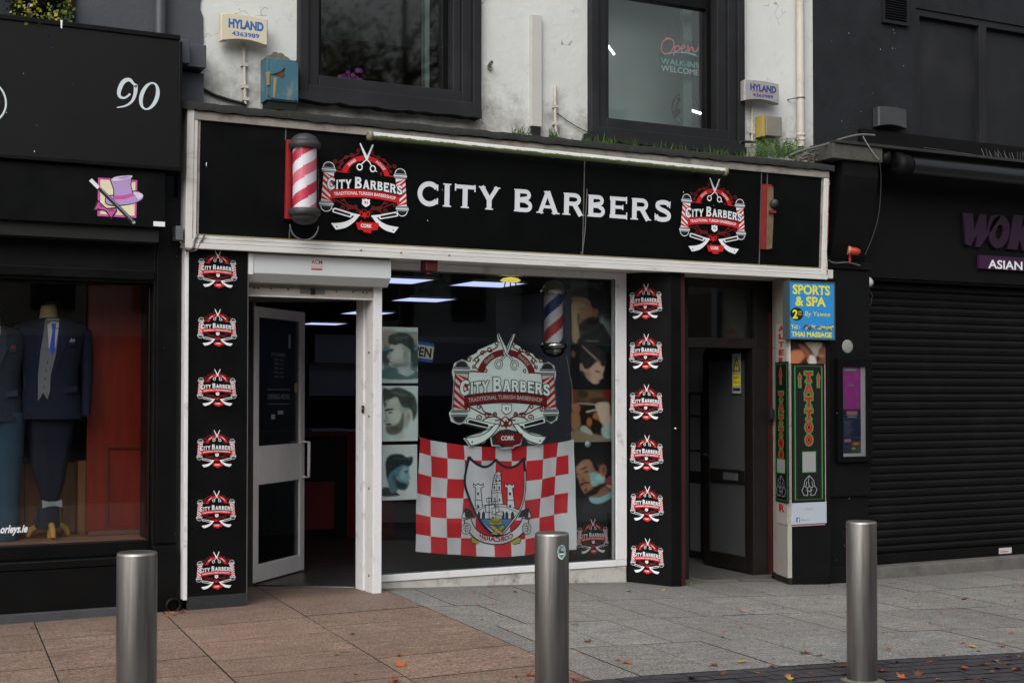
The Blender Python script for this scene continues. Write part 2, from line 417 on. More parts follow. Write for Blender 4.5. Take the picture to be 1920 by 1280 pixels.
RUBBER = M('black cable', C('#0b0b0c'), .6, var=.2, vs=10)
CABG = M('grey cable', C('#5f5e5b'), .6, var=.2, vs=10)
WPIPE = M('cream pipe', C('#bdb8ac'), .5, var=.1, vs=5, col2=C('#8d8677'), c2lo=.55, c2hi=.8, c2s=6)
GLS = glass('shop glass', (.99, 1, .995), .8)
GLSU = glass('upper glass', (.93, .97, .96), 1.15, .035)
GLST = glass('tailor glass', (.98, .99, .99), .75)
GLSD = glass('door glass', (.8, .85, .85), .9)

# painted render: grimy and rough towards the ledge, flaked here and there
def stucco():
    m = M('white render', C('#c9ccca'), .8, var=.07, vs=1.7, bump=.45, bs=22)
    n = m.node_tree.nodes; l = m.node_tree.links; b = n['Principled BSDF']
    old = b.inputs['Base Color'].links[0].from_socket
    g = n.new('ShaderNodeNewGeometry'); sx = n.new('ShaderNodeSeparateXYZ'); l.new(g.outputs['Position'], sx.inputs[0])
    t = n.new('ShaderNodeTexNoise'); t.inputs['Scale'].default_value = 5; t.inputs['Detail'].default_value = 9; t.inputs['Roughness'].default_value = .7
    l.new(g.outputs['Position'], t.inputs['Vector'])
    mr = n.new('ShaderNodeMapRange'); mr.inputs[1].default_value = 3.6; mr.inputs[2].default_value = 4.3; mr.inputs[3].default_value = .34; mr.inputs[4].default_value = -.02
    l.new(sx.outputs['Z'], mr.inputs[0])
    ad = n.new('ShaderNodeMath'); ad.operation = 'ADD'; l.new(t.outputs['Fac'], ad.inputs[0]); l.new(mr.outputs[0], ad.inputs[1])
    r = n.new('ShaderNodeValToRGB'); r.color_ramp.elements[0].position = .58; r.color_ramp.elements[1].position = .95
    r.color_ramp.elements[0].color = (0, 0, 0, 1); r.color_ramp.elements[1].color = (1, 1, 1, 1); l.new(ad.outputs[0], r.inputs[0])
    mx = n.new('ShaderNodeMix'); mx.data_type = 'RGBA'; l.new(r.outputs[0], mx.inputs[0]); l.new(old, mx.inputs[6]); mx.inputs[7].default_value = (*C('#77706a'), 1)
    l.new(mx.outputs[2], b.inputs['Base Color'])
    # cracks
    v = n.new('ShaderNodeTexVoronoi'); v.feature = 'DISTANCE_TO_EDGE'; v.inputs['Scale'].default_value = 1.6
    w = n.new('ShaderNodeTexNoise'); w.inputs['Scale'].default_value = 4; l.new(g.outputs['Position'], w.inputs['Vector'])
    va = n.new('ShaderNodeVectorMath'); va.operation = 'ADD'; l.new(g.outputs['Position'], va.inputs[0]); l.new(w.outputs['Color'], va.inputs[1]); l.new(va.outputs[0], v.inputs['Vector'])
    lt = n.new('ShaderNodeMath'); lt.operation = 'LESS_THAN'; lt.inputs[1].default_value = .006; l.new(v.outputs['Distance'], lt.inputs[0])
    w2 = n.new('ShaderNodeTexNoise'); w2.inputs['Scale'].default_value = 2.2; l.new(g.outputs['Position'], w2.inputs['Vector'])
    gt = n.new('ShaderNodeMath'); gt.operation = 'GREATER_THAN'; gt.inputs[1].default_value = .58; l.new(w2.outputs['Fac'], gt.inputs[0])
    mm = n.new('ShaderNodeMath'); mm.operation = 'MULTIPLY'; l.new(lt.outputs[0], mm.inputs[0]); l.new(gt.outputs[0], mm.inputs[1])
    m2 = n.new('ShaderNodeMath'); m2.operation = 'MULTIPLY'; m2.inputs[1].default_value = .55; l.new(mm.outputs[0], m2.inputs[0])
    mx2 = n.new('ShaderNodeMix'); mx2.data_type = 'RGBA'; l.new(m2.outputs[0], mx2.inputs[0]); l.new(mx.outputs[2], mx2.inputs[6]); mx2.inputs[7].default_value = (*C('#504a45'), 1)
    l.new(mx2.outputs[2], b.inputs['Base Color'])
    return m
STUC = stucco()

# speckled granite with a tone of its own for each slab
def granite(name, base, speck, dirt, amount):
    m = bpy.data.materials.new(name); m.use_nodes = True
    n = m.node_tree.nodes; l = m.node_tree.links; b = n['Principled BSDF']
    tc = n.new('ShaderNodeTexCoord'); a = n.new('ShaderNodeAttribute'); a.attribute_name = 'tone'
    t = n.new('ShaderNodeTexNoise'); t.inputs['Scale'].default_value = 62; t.inputs['Detail'].default_value = 3; t.inputs['Roughness'].default_value = .8; l.new(tc.outputs['Object'], t.inputs['Vector'])
    r = n.new('ShaderNodeValToRGB'); e = r.color_ramp.elements; e[0].position = .36; e[1].position = .66
    e[0].color = (*speck, 1); e[1].color = (*base, 1); x = e.new(.76); x.color = (*mul(base, 1.5), 1); l.new(t.outputs['Fac'], r.inputs[0])
    mu = n.new('ShaderNodeMix'); mu.data_type = 'RGBA'; mu.blend_type = 'MULTIPLY'; mu.inputs[0].default_value = 1; l.new(r.outputs[0], mu.inputs[6]); l.new(a.outputs['Color'], mu.inputs[7])
    d = n.new('ShaderNodeTexNoise'); d.inputs['Scale'].default_value = 1.5; d.inputs['Detail'].default_value = 9; d.inputs['Roughness'].default_value = .65; l.new(tc.outputs['Object'], d.inputs['Vector'])
    dr = n.new('ShaderNodeValToRGB'); dr.color_ramp.elements[0].position = .45; dr.color_ramp.elements[1].position = .75; dr.color_ramp.elements[1].color = (amount,)*3+(1,); dr.color_ramp.elements[0].color = (0, 0, 0, 1); l.new(d.outputs['Fac'], dr.inputs[0])
    mx = n.new('ShaderNodeMix'); mx.data_type = 'RGBA'; l.new(dr.outputs[0], mx.inputs[0]); l.new(mu.outputs[2], mx.inputs[6]); mx.inputs[7].default_value = (*dirt, 1)
    k = n.new('ShaderNodeTexNoise'); k.inputs['Scale'].default_value = 9; k.inputs['Detail'].default_value = 7; k.inputs['Roughness'].default_value = .7
    sm = n.new('ShaderNodeMapping'); sm.inputs['Scale'].default_value = (.5, 1.6, 1); l.new(tc.outputs['Object'], sm.inputs[0]); l.new(sm.outputs[0], k.inputs['Vector'])
    kr = n.new('ShaderNodeMapRange'); kr.inputs[1].default_value = .3; kr.inputs[2].default_value = .7; kr.inputs[3].default_value = .72; kr.inputs[4].default_value = 1.18; l.new(k.outputs['Fac'], kr.inputs[0])
    km = n.new('ShaderNodeMix'); km.data_type = 'RGBA'; km.blend_type = 'MULTIPLY'; km.inputs[0].default_value = 1; l.new(mx.outputs[2], km.inputs[6]); l.new(kr.outputs[0], km.inputs[7])
    gp = n.new('ShaderNodeNewGeometry'); gs = n.new('ShaderNodeSeparateXYZ'); l.new(gp.outputs['Position'], gs.inputs[0])
    gm = n.new('ShaderNodeMath'); gm.operation = 'MULTIPLY_ADD'; gm.inputs[1].default_value = 1.6; l.new(k.outputs['Fac'], gm.inputs[0]); l.new(gs.outputs['Y'], gm.inputs[2])
    gr = n.new('ShaderNodeMapRange'); gr.inputs[1].default_value = 9.9; gr.inputs[2].default_value = 11.0; gr.inputs[3].default_value = 0; gr.inputs[4].default_value = .62; l.new(gm.outputs[0], gr.inputs[0])
    gx = n.new('ShaderNodeMix'); gx.data_type = 'RGBA'; l.new(gr.outputs[0], gx.inputs[0]); l.new(km.outputs[2], gx.inputs[6]); gx.inputs[7].default_value = (*mul(dirt, .5), 1); mx = gx
    # old gum spots
    v = n.new('ShaderNodeTexVoronoi'); v.inputs['Scale'].default_value = 2.1; l.new(tc.outputs['Object'], v.inputs['Vector'])
    lt = n.new('ShaderNodeMath'); lt.operation = 'LESS_THAN'; lt.inputs[1].default_value = .07; l.new(v.outputs['Distance'], lt.inputs[0])
    ml = n.new('ShaderNodeMath'); ml.operation = 'MULTIPLY'; ml.inputs[1].default_value = .6; l.new(lt.outputs[0], ml.inputs[0])
    mg = n.new('ShaderNodeMix'); mg.data_type = 'RGBA'; l.new(ml.outputs[0], mg.inputs[0]); l.new(mx.outputs[2], mg.inputs[6]); mg.inputs[7].default_value = (*C('#3c3a39'), 1)
    l.new(mg.outputs[2], b.inputs['Base Color'])
    mr = n.new('ShaderNodeMapRange'); mr.inputs[3].default_value = .5; mr.inputs[4].default_value = .8; l.new(d.outputs['Fac'], mr.inputs[0]); l.new(mr.outputs[0], b.inputs['Roughness'])
    bp = n.new('ShaderNodeBump'); bp.inputs['Strength'].default_value = .25; bp.inputs['Distance'].default_value = .003; l.new(t.outputs['Fac'], bp.inputs['Height']); l.new(bp.outputs[0], b.inputs['Normal'])
    return m
PINK = granite('pink granite', C('#a98f80'), C('#584539'), C('#66574c'), .65)
GREY = granite('grey granite', C('#aeaca7'), C('#4a4845'), C('#6f6c67'), .5)
BRICKM = granite('dark paver', C('#4c4a4f'), C('#302f33'), C('#343233'), .6)
JOINT = M('joint sand', C('#25211e'), .9, var=.3, vs=20)
TARM = M('tarmac', C('#77757a'), .85, var=.15, vs=20, bump=.4, bs=120)

# ------------------------------------------------------------------ ground
def slabs(name, cells, m, dz):
    """cells: 4 corners (x,y) each, laid on the sloping ground"""
    mb = MB(); tone = []
    for q in cells:
        t = random.gauss(1, .07); tn = (t*random.uniform(.97, 1.03), t, t*random.uniform(.97, 1.03))
        dzz = dz+random.uniform(-.0012, .0012)
        mb.add([(x, y, ground_at(x)+dzz) for x, y in q], [(0, 1, 2, 3)], m); tone += [tn]*4
    o = mb.build(name, fix=False); tag(o, kind='structure')
    a = o.data.color_attributes.new('tone', 'FLOAT_COLOR', 'POINT')
    a.data.foreach_set('color', [c for t in tone for c in (*t, 1)])
    return o
def skew(x, y): return x-.07*(9.9-y)          # joints run slightly off square
g = MB(); xs = [-30, -12, -6, -2, 0, 1.1, 2.3, 3.1, 3.9, 4.5, 5.2, 6.2, 7, 7.9, 8.5, 10.5, 14, 22, 40]
for a, b in zip(xs[:-1], xs[1:]): g.quad((a, -29, ground_at(a)-.006), (b, -29, ground_at(b)-.006), (b, 13.5, ground_at(b)-.006), (a, 13.5, ground_at(a)-.006), JOINT)
tag(g.build('ground', fix=False), kind='structure')
J = .0042
YB = 6.36                                     # edge of the dark paver strip
cells = []
xc = [-5.9, -4.98, -4.06, -3.14, -2.22, -1.3, -.38, .46, 1.31, 2.19, 3.08, 3.99]
for i in range(len(xc)-1):
    y = YB+random.uniform(-.4, 0)
    while y < 10.6:
        y2 = y+random.choice([.42, .48, .56, .62]); a, b = max(y, YB)+J, y2-J
        if b-a > .02 and y2 > YB: cells.append([(skew(xc[i], a)+J, a), (skew(xc[i+1], a)-J, a), (skew(xc[i+1], b)-J, b), (skew(xc[i], b)+J, b)])
        y = y2
slabs('pink_pavement', cells, PINK, 0)
cells = []
rows = [YB, 7.26, 8.2, 9.12, 10.05, 10.95]
off = [.18, .06, .30, .12, .2]
for k in range(5):
    x = 3.99; first = True
    while x < 19:
        w = (off[k]+.12 if first else random.choice([.44, .44, .52, .6])); first = False
        x2 = x+w; a, b = rows[k]+J, rows[k+1]-J
        cells.append([(skew(x, a)+J, a), (skew(x2, a)-J, a), (skew(x2, b)-J, b), (skew(x, b)+J, b)]); x = x2
slabs('grey_pavement', cells, GREY, 0)
cells = []
y = YB-.005; r = 0
while y > 4.9:
    x = 2.4-(r % 2)*.105
    while x < 11:
        cells.append([(x+.004, y-.1), (x+.206, y-.1), (x+.206, y-.006), (x+.004, y-.006)]); x += .21
    y -= .106; r += 1
slabs('brick_paving', cells, BRICKM, 0)
rd = MB()
for a, b in zip(xs[:-1], xs[1:]): rd.quad((a, -29, ground_at(a)-.05), (b, -29, ground_at(b)-.05), (b, 4.0, ground_at(b)-.0), (a, 4.0, ground_at(a)-.0), TARM)
tag(rd.build('road', fix=False), kind='structure')

# ------------------------------------------------------------------ bollards
BX = [(1.19, 5.84), (3.19, 5.83), (5.19, 5.87)]
BTOP = [.893, .884, .852]
bl = None
blabels = ['brushed steel bollard in front of the tailor window', 'brushed steel bollard with a torn turquoise sticker near its top', 'brushed steel bollard in front of the black roller shutter']
for i, (x, y) in enumerate(BX):
    zt = BTOP[i]
    if bl is None:
        bl = thing('bollard', blabels[0], 'bollard', (x, y, -.88), 'steel bollards along the pavement')
        m = MB(); m.lathe([(.084, -1.1), (.084, -.010), (.082, -.003), (.0785, 0)], (x, y, 0), STEEL, 48); m.build('post', bl, fix=True)
        m = MB(); m.lathe([(.0786, -.002), (.0782, .0012), (.05, .0016), (.001, .0018)], (x, y, 0), STEELT, 48); m.build('cap', bl)
        m = MB(); m.lathe([(.13, -.895), (.12, -.886), (.088, -.880), (.0845, -.878)], (x, y, 0), M('mortar', C('#6a645a'), .9, var=.3, vs=14), 30); m.build('mortar_collar', bl)
        b = bl
    else:
        b = copy_tree(bl); b['label'] = blabels[i]
    b.location = (x, y, zt-.88)
# torn sticker on the middle one
a0 = math.atan2(-y, -x)
def onb(u, v, d):
    ang = math.atan2(EYE.y-5.83, EYE.x-3.19)+.62+u/.084; r = .0842+d
    return Vector((3.19+r*math.cos(ang), 5.83+r*math.sin(ang), BTOP[1]-.085+v))
A = Art(); rng = random.Random(3)
edge = [(.024*(1+rng.uniform(-.12, .12))*math.cos(t), .034*(1+rng.uniform(-.12, .12))*math.sin(t)) for t in [2*math.pi*k/22 for k in range(22)]]
def fine(p): return p
A.poly(edge, WHT); A.poly([(x*.8, y*.85) for x, y in edge], M('turquoise print', C('#3fa3a6'), .5)); A.ell(-.013, -.013, .006, .007, GOLD); A.rect(-.006, .004, .012, .016, WHT); A.rect(-.004, .006, .0, .014, ROYAL); A.rect(.003, .006, .008, .014, DRED); A.rect(-.01, -.014, .014, -.008, CYAN)
A.build('sticker', [o for o in COL.objects if o.get('label') == blabels[1]][0], fn=onb, d0=.0006)
# ------------------------------------------------------------------ the barber's building
F0 = FY(9.8)               # front plane of the pillars
FWL = FY(10.0)             # upper wall
FWN = FY(10.17)            # shop window
ZS = 2.635                 # soffit under the fascia
bb = thing('terraced_building', 'white rendered building with a black barber shopfront and two dark framed upper windows', 'building', (5, 10.2, 0))
# pixel-measured uprights
XWL = FWL.hit(371, 120)[0]; XWR = FWL.hit(1524, 120)[0]
w1 = FWL.rect(557, -500, 896, 226); w2 = FWL.rect(1101, -500, 1387, 283)
w1 = (w1[0], w1[1], FWL.hit(565, 180)[1], 5.75); w2 = (w2[0], w2[1], FWL.hit(1101, 255)[1], 5.75)
ZT = 6.3
m = MB(); wy0, wy1 = 10.0, 10.35
for x0, x1 in ((XWL, w1[0]), (w1[1], w2[0]), (w2[1], XWR)): m.box(x0, x1, wy0, wy1, 3.3, ZT, STUC)
for w in (w1, w2): m.box(w[0], w[1], wy0, wy1, 3.3, w[2], STUC); m.box(w[0], w[1], wy0, wy1, w[3], ZT, STUC)
m.build('upper_wall', bb)
m = MB(); m.box(XWL, XWR, 10.02, 14, ZT, ZT+.1, SLATE); m.build('roof', bb)

def upper_window(w, gl, toprail, room, back):
    """w: opening; gl: glass rectangle"""
    f = MB()
    t = .075
    f.ring(FWL, (w[0], w[1], w[2], w[3]), (w[0]+t, w[1]-t, w[2]+t, w[3]-t), -.04, .075, CHARB)
    t2 = t+.09
    f.ring(FWL, (w[0]+t, w[1]-t, w[2]+t, w[3]-t), (w[0]+t2, w[1]-t2, w[2]+t2, w[3]-t2), -.06, .045, CHARB)
    f.ring(FWL, (w[0]+t2, w[1]-t2, w[2]+t2, w[3]-t2), (gl[0]-.05, gl[1]+.05, gl[2]-.07, gl[3]+.05), -.1, .02, CHARB)
    fo = f.build('window', bb, bevel=.006)
    s = MB(); s.ring(FWL, (gl[0]-.05, gl[1]+.05, gl[2]-.07, gl[3]+.05), gl, -.16, -.08, BLK)
    if toprail: s.fbox(FWL, gl[0], gl[1], toprail, toprail+.09, -.165, -.075, BLK)
    s.build('sash', fo, bevel=.004)
    p = MB(); p.fbox(FWL, *gl, -.126, -.12, GLSU); p.build('pane', fo)
    # window sill, weathered
    b = MB(); pts = []
    n = 22; rr = random.Random(int(w[0]*100))
    for k in range(n+1):
        a = w[0]-.04+(w[1]-w[0]+.02)*k/n
        pts.append((a, w[2]-.055+rr.uniform(-.010, .008)))
    pts += [(w[1]-.02, w[2]+.015), (w[0]-.04, w[2]+.015)]
    b.fprism(FWL, pts, 0, .12, CHARB); b.build('sill', fo, bevel=.008)
    # the room behind
    r = MB(); x0, x1, z0, z1 = w[0]+.02, w[1]-.02, w[2]+.1, w[3]-.1; y0, y1 = 10.3, back
    r.quad((x0-.8, y1, z0-.3), (x1+.8, y1, z0-.3), (x1+.8, y1, z1), (x0-.8, y1, z1), room)
    r.quad((x0-.8, y0, z0-.3), (x0-.8, y1, z0-.3), (x0-.8, y1, z1), (x0-.8, y0, z1), room)
    r.quad((x1+.8, y0, z0-.3), (x1+.8, y1, z0-.3), (x1+.8, y1, z1), (x1+.8, y0, z1), room)
    r.quad((x0-.8, y0, z1), (x1+.8, y0, z1), (x1+.8, y1, z1), (x0-.8, y1, z1), room)
    r.quad((x0-.8, y0, z0-.02), (x1+.8, y0, z0-.02), (x1+.8, y1, z0-.02), (x0-.8, y1, z0-.02), room)
    r.build('room', bb, fix=False)
    return fo
FG = FY(10.12)
g1 = FG.rect(600, -420, 826, 155); g2 = FG.rect(1135, -420, 1319, 227)
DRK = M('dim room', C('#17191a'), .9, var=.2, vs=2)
GRM = M('grey room', C('#dbe5e5'), .9, var=.08, vs=1)
upper_window(w1, (g1[0], g1[1], g1[2]-.035, 5.4), None, DRK, 12.6)
upper_window(w2, (g2[0], g2[1], g2[2]-.035, 5.4), FG.hit(1150, -6)[1], GRM, 10.95)  # back wall set close behind the glass so daylight brightens it
# a roller blind half down in the first window, white reveal beside it
b = MB(); FB_ = FY(10.42)
zb = FB_.hit(605, 70)[1]
b.box(g1[0]-.1, g1[1]+.0, 10.40, 10.406, zb, 5.5, M('green grey blind', C('#232a28'), .8, var=.2, vs=5, col2=C('#181d1c'), c2s=3)); b.box(g1[0]-.1, g1[1]+.0, 10.395, 10.41, zb-.025, zb, DARK)
tag(b.build('roller_blind'), 'dark green roller blind half lowered behind the first upper window', 'blind')
b = MB(); b.box(g1[1]-.06, g1[1]-.02, 10.3, 10.38, g1[2]-.02, 5.5, M('pale reveal', C('#9fb0ac'), .7)); b.build('reveal', bb); b = MB(); b.box(g2[1]-.095, g2[1]-.0, 10.31, 10.36, g2[2]-.02, 5.5, M('pale reveal', C('#9fb0ac'), .7)); b.build('reveal', bb)

# ---- fascia sign, leaning forward a little at the top
yb, yt = 9.745, 9.695
zb = FY(yb).hit(346, 465)[1]; zt = FY(yt).hit(355, 201)[1]
FS = Fr((0, yb, zb), (1, 0, 0), (0, yt-yb, zt-zb))
sg = thing('fascia_sign', 'long black fascia sign reading CITY BARBERS in white trim frame', 'shop sign', (5, 9.8, zb))
x0 = FS.hit(347, 440)[0]; x1 = FS.hit(1551, 440)[0]; HT = (Vector((0, yt-yb, zt-zb))).length
pw = FS.hit(375, 330)[0]; pe = FS.hit(1540, 420)[0]; pb = FS.hit(366, 438)[1]; pt_ = FS.hit(374, 220)[1]
m = MB(); m.fbox(FS, x0+.03, x1-.03, .02, HT-.02, -.25, -.018, SIGNB); m.build('panel', sg)
m = MB()
# left and right uprights, three stepped strips at the foot, grimy head
m.fbox(FS, x0, x0+.05, 0, HT-.004, -.26, .012, ALU); m.fbox(FS, x0+.05, pw-.022, .0, HT-.085, -.12, .002, ALU); m.fbox(FS, pw-.022, pw, pb-.02, pt_+.02, -.12, -.008, TRIMG)
m.fbox(FS, pe, pe+.02, pb-.02, pt_+.02, -.12, -.008, TRIMG); m.fbox(FS, pe+.02, x1, 0, HT-.085, -.26, .004, ALU)
k = pb/4
m.fbox(FS, x0+.05, x1-.0, .0, k*1.5, -.26, .022, ALU); m.fbox(FS, x0+.05, x1, k*1.5+.003, k*2.6, -.26, .012, ALU); m.fbox(FS, pw-.022, x1-.02, k*2.6+.003, k*3.6, -.26, .002, ALU)
m.build('frame', sg, bevel=.003)
PEEL = M('peeling red board', C('#7c1c16'), .8, var=.3, vs=14, col2=C('#c9c4bc'), c2lo=.55, c2hi=.62, c2s=9)
m = MB(); rr = random.Random(6); e_ = [(x1+.002, .02)]+[(x1+.012+rr.uniform(-.008, .012), HT*k/18) for k in range(1, 18)]+[(x1+.002, HT-.03)]
m.fprism(FS, e_, -.2, -.004, PEEL); m.build('peeling_edge', sg)
m = MB(); m.fbox(FS, x0+.05, x1-.0, HT-.085, HT-.022, -.26, .008, TRIMG); m.fbox(FS, pw-.022, pe+.02, pt_, HT-.085, -.12, -.004, ALU); m.build('head_trim', sg, bevel=.003)
m = MB(); m.fbox(FS, pw-.01, pe, k*3.6+.002, pb, -.1, -.006, M('tarnished strip', C('#8a7f63'), .5, var=.2, vs=8)); m.build('lower_bead', sg)
# lead flashing on top, lumpy
m = MB(); rr = random.Random(11); n = 120; top = []; 
for i in range(n+1):
    x = x0-.06+(x1-x0+.1)*i/n; z = HT+.030+rr.uniform(-.005, .005); top.append((x, z))
pts = [(x, z-.048+rr.uniform(-.006, .004)) for x, z in top]
LEAD = M('mossy lead', C('#1d1e1c'), .85, var=.4, vs=12, bump=.5, bs=40, col2=C('#3a4a20'), c2lo=.62, c2hi=.72, c2s=7)
v = [];
for d in (.03, -.36):
    v += [FS.P(x, z+(.05 if d < 0 else 0)+.006, d) for x, z in top]
v += [FS.P(x, z, .03) for x, z in pts]
q = n+1
m.add(v, [(i, i+1, q+i+1, q+i) for i in range(n)]+[(2*q+i, 2*q+i+1, i+1, i) for i in range(n)], LEAD, True); m.build('flashing', sg)
# joints between sheets, thin bright strips
for px, y0_, y1_ in ((1098, 300, 478), (537, 234, 262), (544, 430, 446), (1430, 322, 498), (1441, 322, 346)):
    m = MB(); s, h1 = FS.hit(px, y0_); _, h0 = FS.hit(px, y1_); m.fbox(FS, s-.004, s+.004, max(h0, pb), min(h1, pt_), -.02, -.013, GALV); m.build('joint_strip', sg)
m = MB(); s, h0 = FS.hit(1093, 478); m.tube([FS.P(s+.03, pb+.55, -.008), FS.P(s+.02, pb+.2, -.008), FS.P(s, pb+.01, -.008)], .004, CABG); m.lathe([(.012, -.004), (.012, .004)], FS.P(s-.008, pb+.012, -.005), GALV, 10, axis=FS.N)
m.build('cable_tie', sg)
rs = random.Random(5)
for px, py in ((675, 470), (750, 474), (840, 479)):
    m = MB(); s, h = FS.hit(px, py); m.fprism(FS, [(s+.013*rs.uniform(.6, 1.1)*math.cos(t), h+.008*rs.uniform(.6, 1.2)*math.sin(t)) for t in [2*math.pi*i/9 for i in range(9)]], .0215, .0235, M('rust spot', C('#8a5a22'), .9)); m.build('rust_spot', sg)
# the big lettering
def word_on(art, fr, s, pl, pr, top, bot, d, m, **kw):
    a, h1 = fr.hit(pl, top, d); b, _ = fr.hit(pr, (top+bot)/2, d); _, h0 = fr.hit(pl, bot, d)
    serif_text(art, s, a, b, h0, h1-h0, m, **kw)
A = Art()
word_on(A, FS, 'CITY', 783, 938, 340, 384, -.016, M('white letter', C('#d5d9df'), .4), t=.215, gap=.13)
A.build('lettering', sg, fr=FS, d0=-.0165); A = Art()
word_on(A, FS, 'BARBERS', 963, 1259, 354, 396, -.016, M('white letter', C('#d5d9df'), .4), t=.215, gap=.12)
A.build('lettering', sg, fr=FS, d0=-.0165)

# ---- emblem
def q(x, y): return ((x-612)/1065, (640-y)/1193)
def emblem(style):
    A = Art(); lite = style == 'light'
    L = CYAN if lite else WHT; out = INK; RD = DRED if lite else M('emblem red', C('#c21a1e'), .45); SW = M('swirl red', C('#6e1216'), .5) if not lite else M('swirl maroon', C('#6a1317'), .5)
    P = lambda pts: [q(*p) for p in pts]
    w = 1/1065
    def S(pts, wd, m, **k): A.stroke(P(pts), wd*w, m, **k)
    if lite:                                   # pale backing sheet
        A.poly(P([(545, 55), (560, 62), (630, 200), (695, 60), (720, 62), (690, 150), (770, 190), (830, 240), (900, 260), (935, 310), (1010, 330), (1010, 365), (1075, 345), (1135, 390), (1155, 470), (1140, 560), (1160, 830), (1185, 880), (1165, 960), (1100, 1000), (1030, 960), (1030, 1000), (830, 1045), (820, 1060), (1050, 1140), (990, 1235), (860, 1200), (800, 1130), (780, 1215), (710, 1235), (705, 1250), (580, 1255), (555, 1225), (475, 1225), (455, 1130), (400, 1190), (250, 1230), (185, 1140), (420, 1060), (400, 1045), (190, 985), (140, 1000), (60, 965), (40, 880), (70, 840), (90, 560), (70, 460), (95, 370), (170, 330), (235, 355), (225, 310), (325, 260), (330, 235), (430, 190), (540, 140), (530, 75)]), L)
        A.poly(P([(470, 1130), (560, 1060), (640, 1050), (760, 1080), (800, 1130), (770, 1205), (700, 1225), (580, 1245), (550, 1215), (485, 1215)]), M('dark backing print', C('#3a3c3d'), .5))
        for s_ in (-1, 1):
            X = lambda x: 612+s_*(x-612)
            A.poly(P([(X(650), 1000), (X(1030), 1000), (X(830), 1060), (X(1050), 1130), (X(860), 1090), (X(760), 1020)]), M('dark backing print', C('#3a3c3d'), .5))
    # scroll work
    for s_ in (-1, 1):
        X = lambda x: 615+s_*(x-615)
        for cx_, cy_, r_, a_, t_ in ((700, 165, 26, 200, 1.1), (775, 225, 30, 150, -1.2), (850, 265, 28, 180, 1.15), (905, 330, 30, 120, -1.1), (985, 335, 30, 200, 1.2), (935, 405, 20, 90, -1.1), (820, 440, 22, 60, 1), (885, 820, 26, 250, 1.1), (880, 930, 32, 40, -1.2), (800, 905, 28, 300, 1.1), (720, 890, 26, 150, -1.1), (1000, 840, 26, 60, 1.1)):
            S([(X(x), y) for x, y in spiral(cx_, cy_, r_, a_, t_)], 11, SW)
        for pts in ([(690, 190), (760, 235), (830, 250), (900, 300), (950, 350)], [(880, 330), (930, 395), (900, 430)], [(1010, 810), (930, 845), (850, 890), (760, 900), (700, 890)], [(640, 960), (720, 920), (800, 930), (850, 960)], [(620, 920), (660, 950), (720, 960)], [(870, 800), (830, 870), (760, 890)]):
            S([(X(x), y) for x, y in spline(pts, 4)], 12, SW)
    A.ell(*q(622, 1000), 28*w, 30*w, RD); A.poly(P([(622, 950), (640, 985), (622, 1060), (604, 985)]), RD)
    for s_ in (-1, 1): S([(622+s_*x, y) for x, y in spline([(10, 1000), (40, 960), (62, 985), (40, 1020), (20, 1005)], 4)], 14, RD)
    # arch ribbon
    for a0_, a1_ in ((164, 96), (84, 14)):
        o_ = arc(625, 530, 309, a0_, a1_, 18); i_ = arc(625, 530, 243, a1_, a0_, 18)
        A.poly([q(x, 1060-y) for x, y in o_+i_], RD)
    S([(245, 450), (395, 460)], 12, RD); S([(855, 460), (985, 466)], 12, RD)
    for body, mid, hw in (('GRAND', 131, 24), ('PARADE', 47, 29)):
        r0 = 258; wd = 2*r0*R(hw)*.5
        def fn(x, y): a = R(mid)-x/r0; return q(625+(r0+y)*math.cos(a), 530-(r0+y)*math.sin(a))
        A.text(body, 0, 0, 36, M('emblem text', C('#c9c2bd'), .5) if lite else WHT, width=r0*R(hw)*1.05, fn=fn, bold=.015)
    # scissors
    for pts in ([(539, 68), (553, 62), (652, 255), (640, 280), (612, 262)], [(697, 66), (716, 72), (648, 262), (628, 240)]):
        A.poly(P(pts), L)
        if lite: S(pts, 7, out, closed=True)
    for pts in ([(632, 270), (600, 300), (568, 335)], [(628, 265), (670, 305), (690, 345)]):
        if lite: S(pts, 24, out)
        S(pts, 14 if not lite else 11, L)
    for cx_, cy_ in ((545, 376), (710, 384)):
        if lite: A.ringst(*q(cx_, cy_), 32*w, 24*w, out, ry=38*w*.9)
        A.ringst(*q(cx_, cy_), 32*w, (12 if lite else 15)*w, L, ry=38*w*.9)
    S([(735, 405), (765, 420)], 10, L)
    # barber poles either side
    for s_, tx0, tx1, bx0, bx1, yt_, yb_ in ((-1, 107, 232, 80, 207, 478, 850), (1, 1000, 1122, 1032, 1150, 490, 850)):
        A.poly(P([(tx0-8, yt_-6), (tx1+8, yt_-6), (bx1+8, yb_+6), (bx0-8, yb_+6)]), out)
        A.poly(P([(tx0, yt_), (tx1, yt_), (bx1, yb_), (bx0, yb_)]), L if not lite else M('pole white', C('#cfdcdc'), .5))
        n = 5
        for i in range(-1, n):
            f0 = (i+.1)/n; f1 = (i+.62)/n
            def pp(u, f): f = min(1, max(0, f)); a_ = tx0+(bx0-tx0)*f; b_ = tx1+(bx1-tx1)*f; return (a_+(b_-a_)*u, yt_+(yb_-yt_)*f)
            sl_ = .3*(-s_)
            if s_ < 0: quad_ = [pp(0, f0), pp(1, f0+.3), pp(1, f1+.3), pp(0, f1)]
            else: quad_ = [pp(0, f0+.3), pp(1, f0), pp(1, f1), pp(0, f1+.3)]
            if quad_[0][1] != quad_[3][1] or quad_[1][1] != quad_[2][1]: A.poly(P(quad_), M('emblem red', C('#c21a1e'), .45))
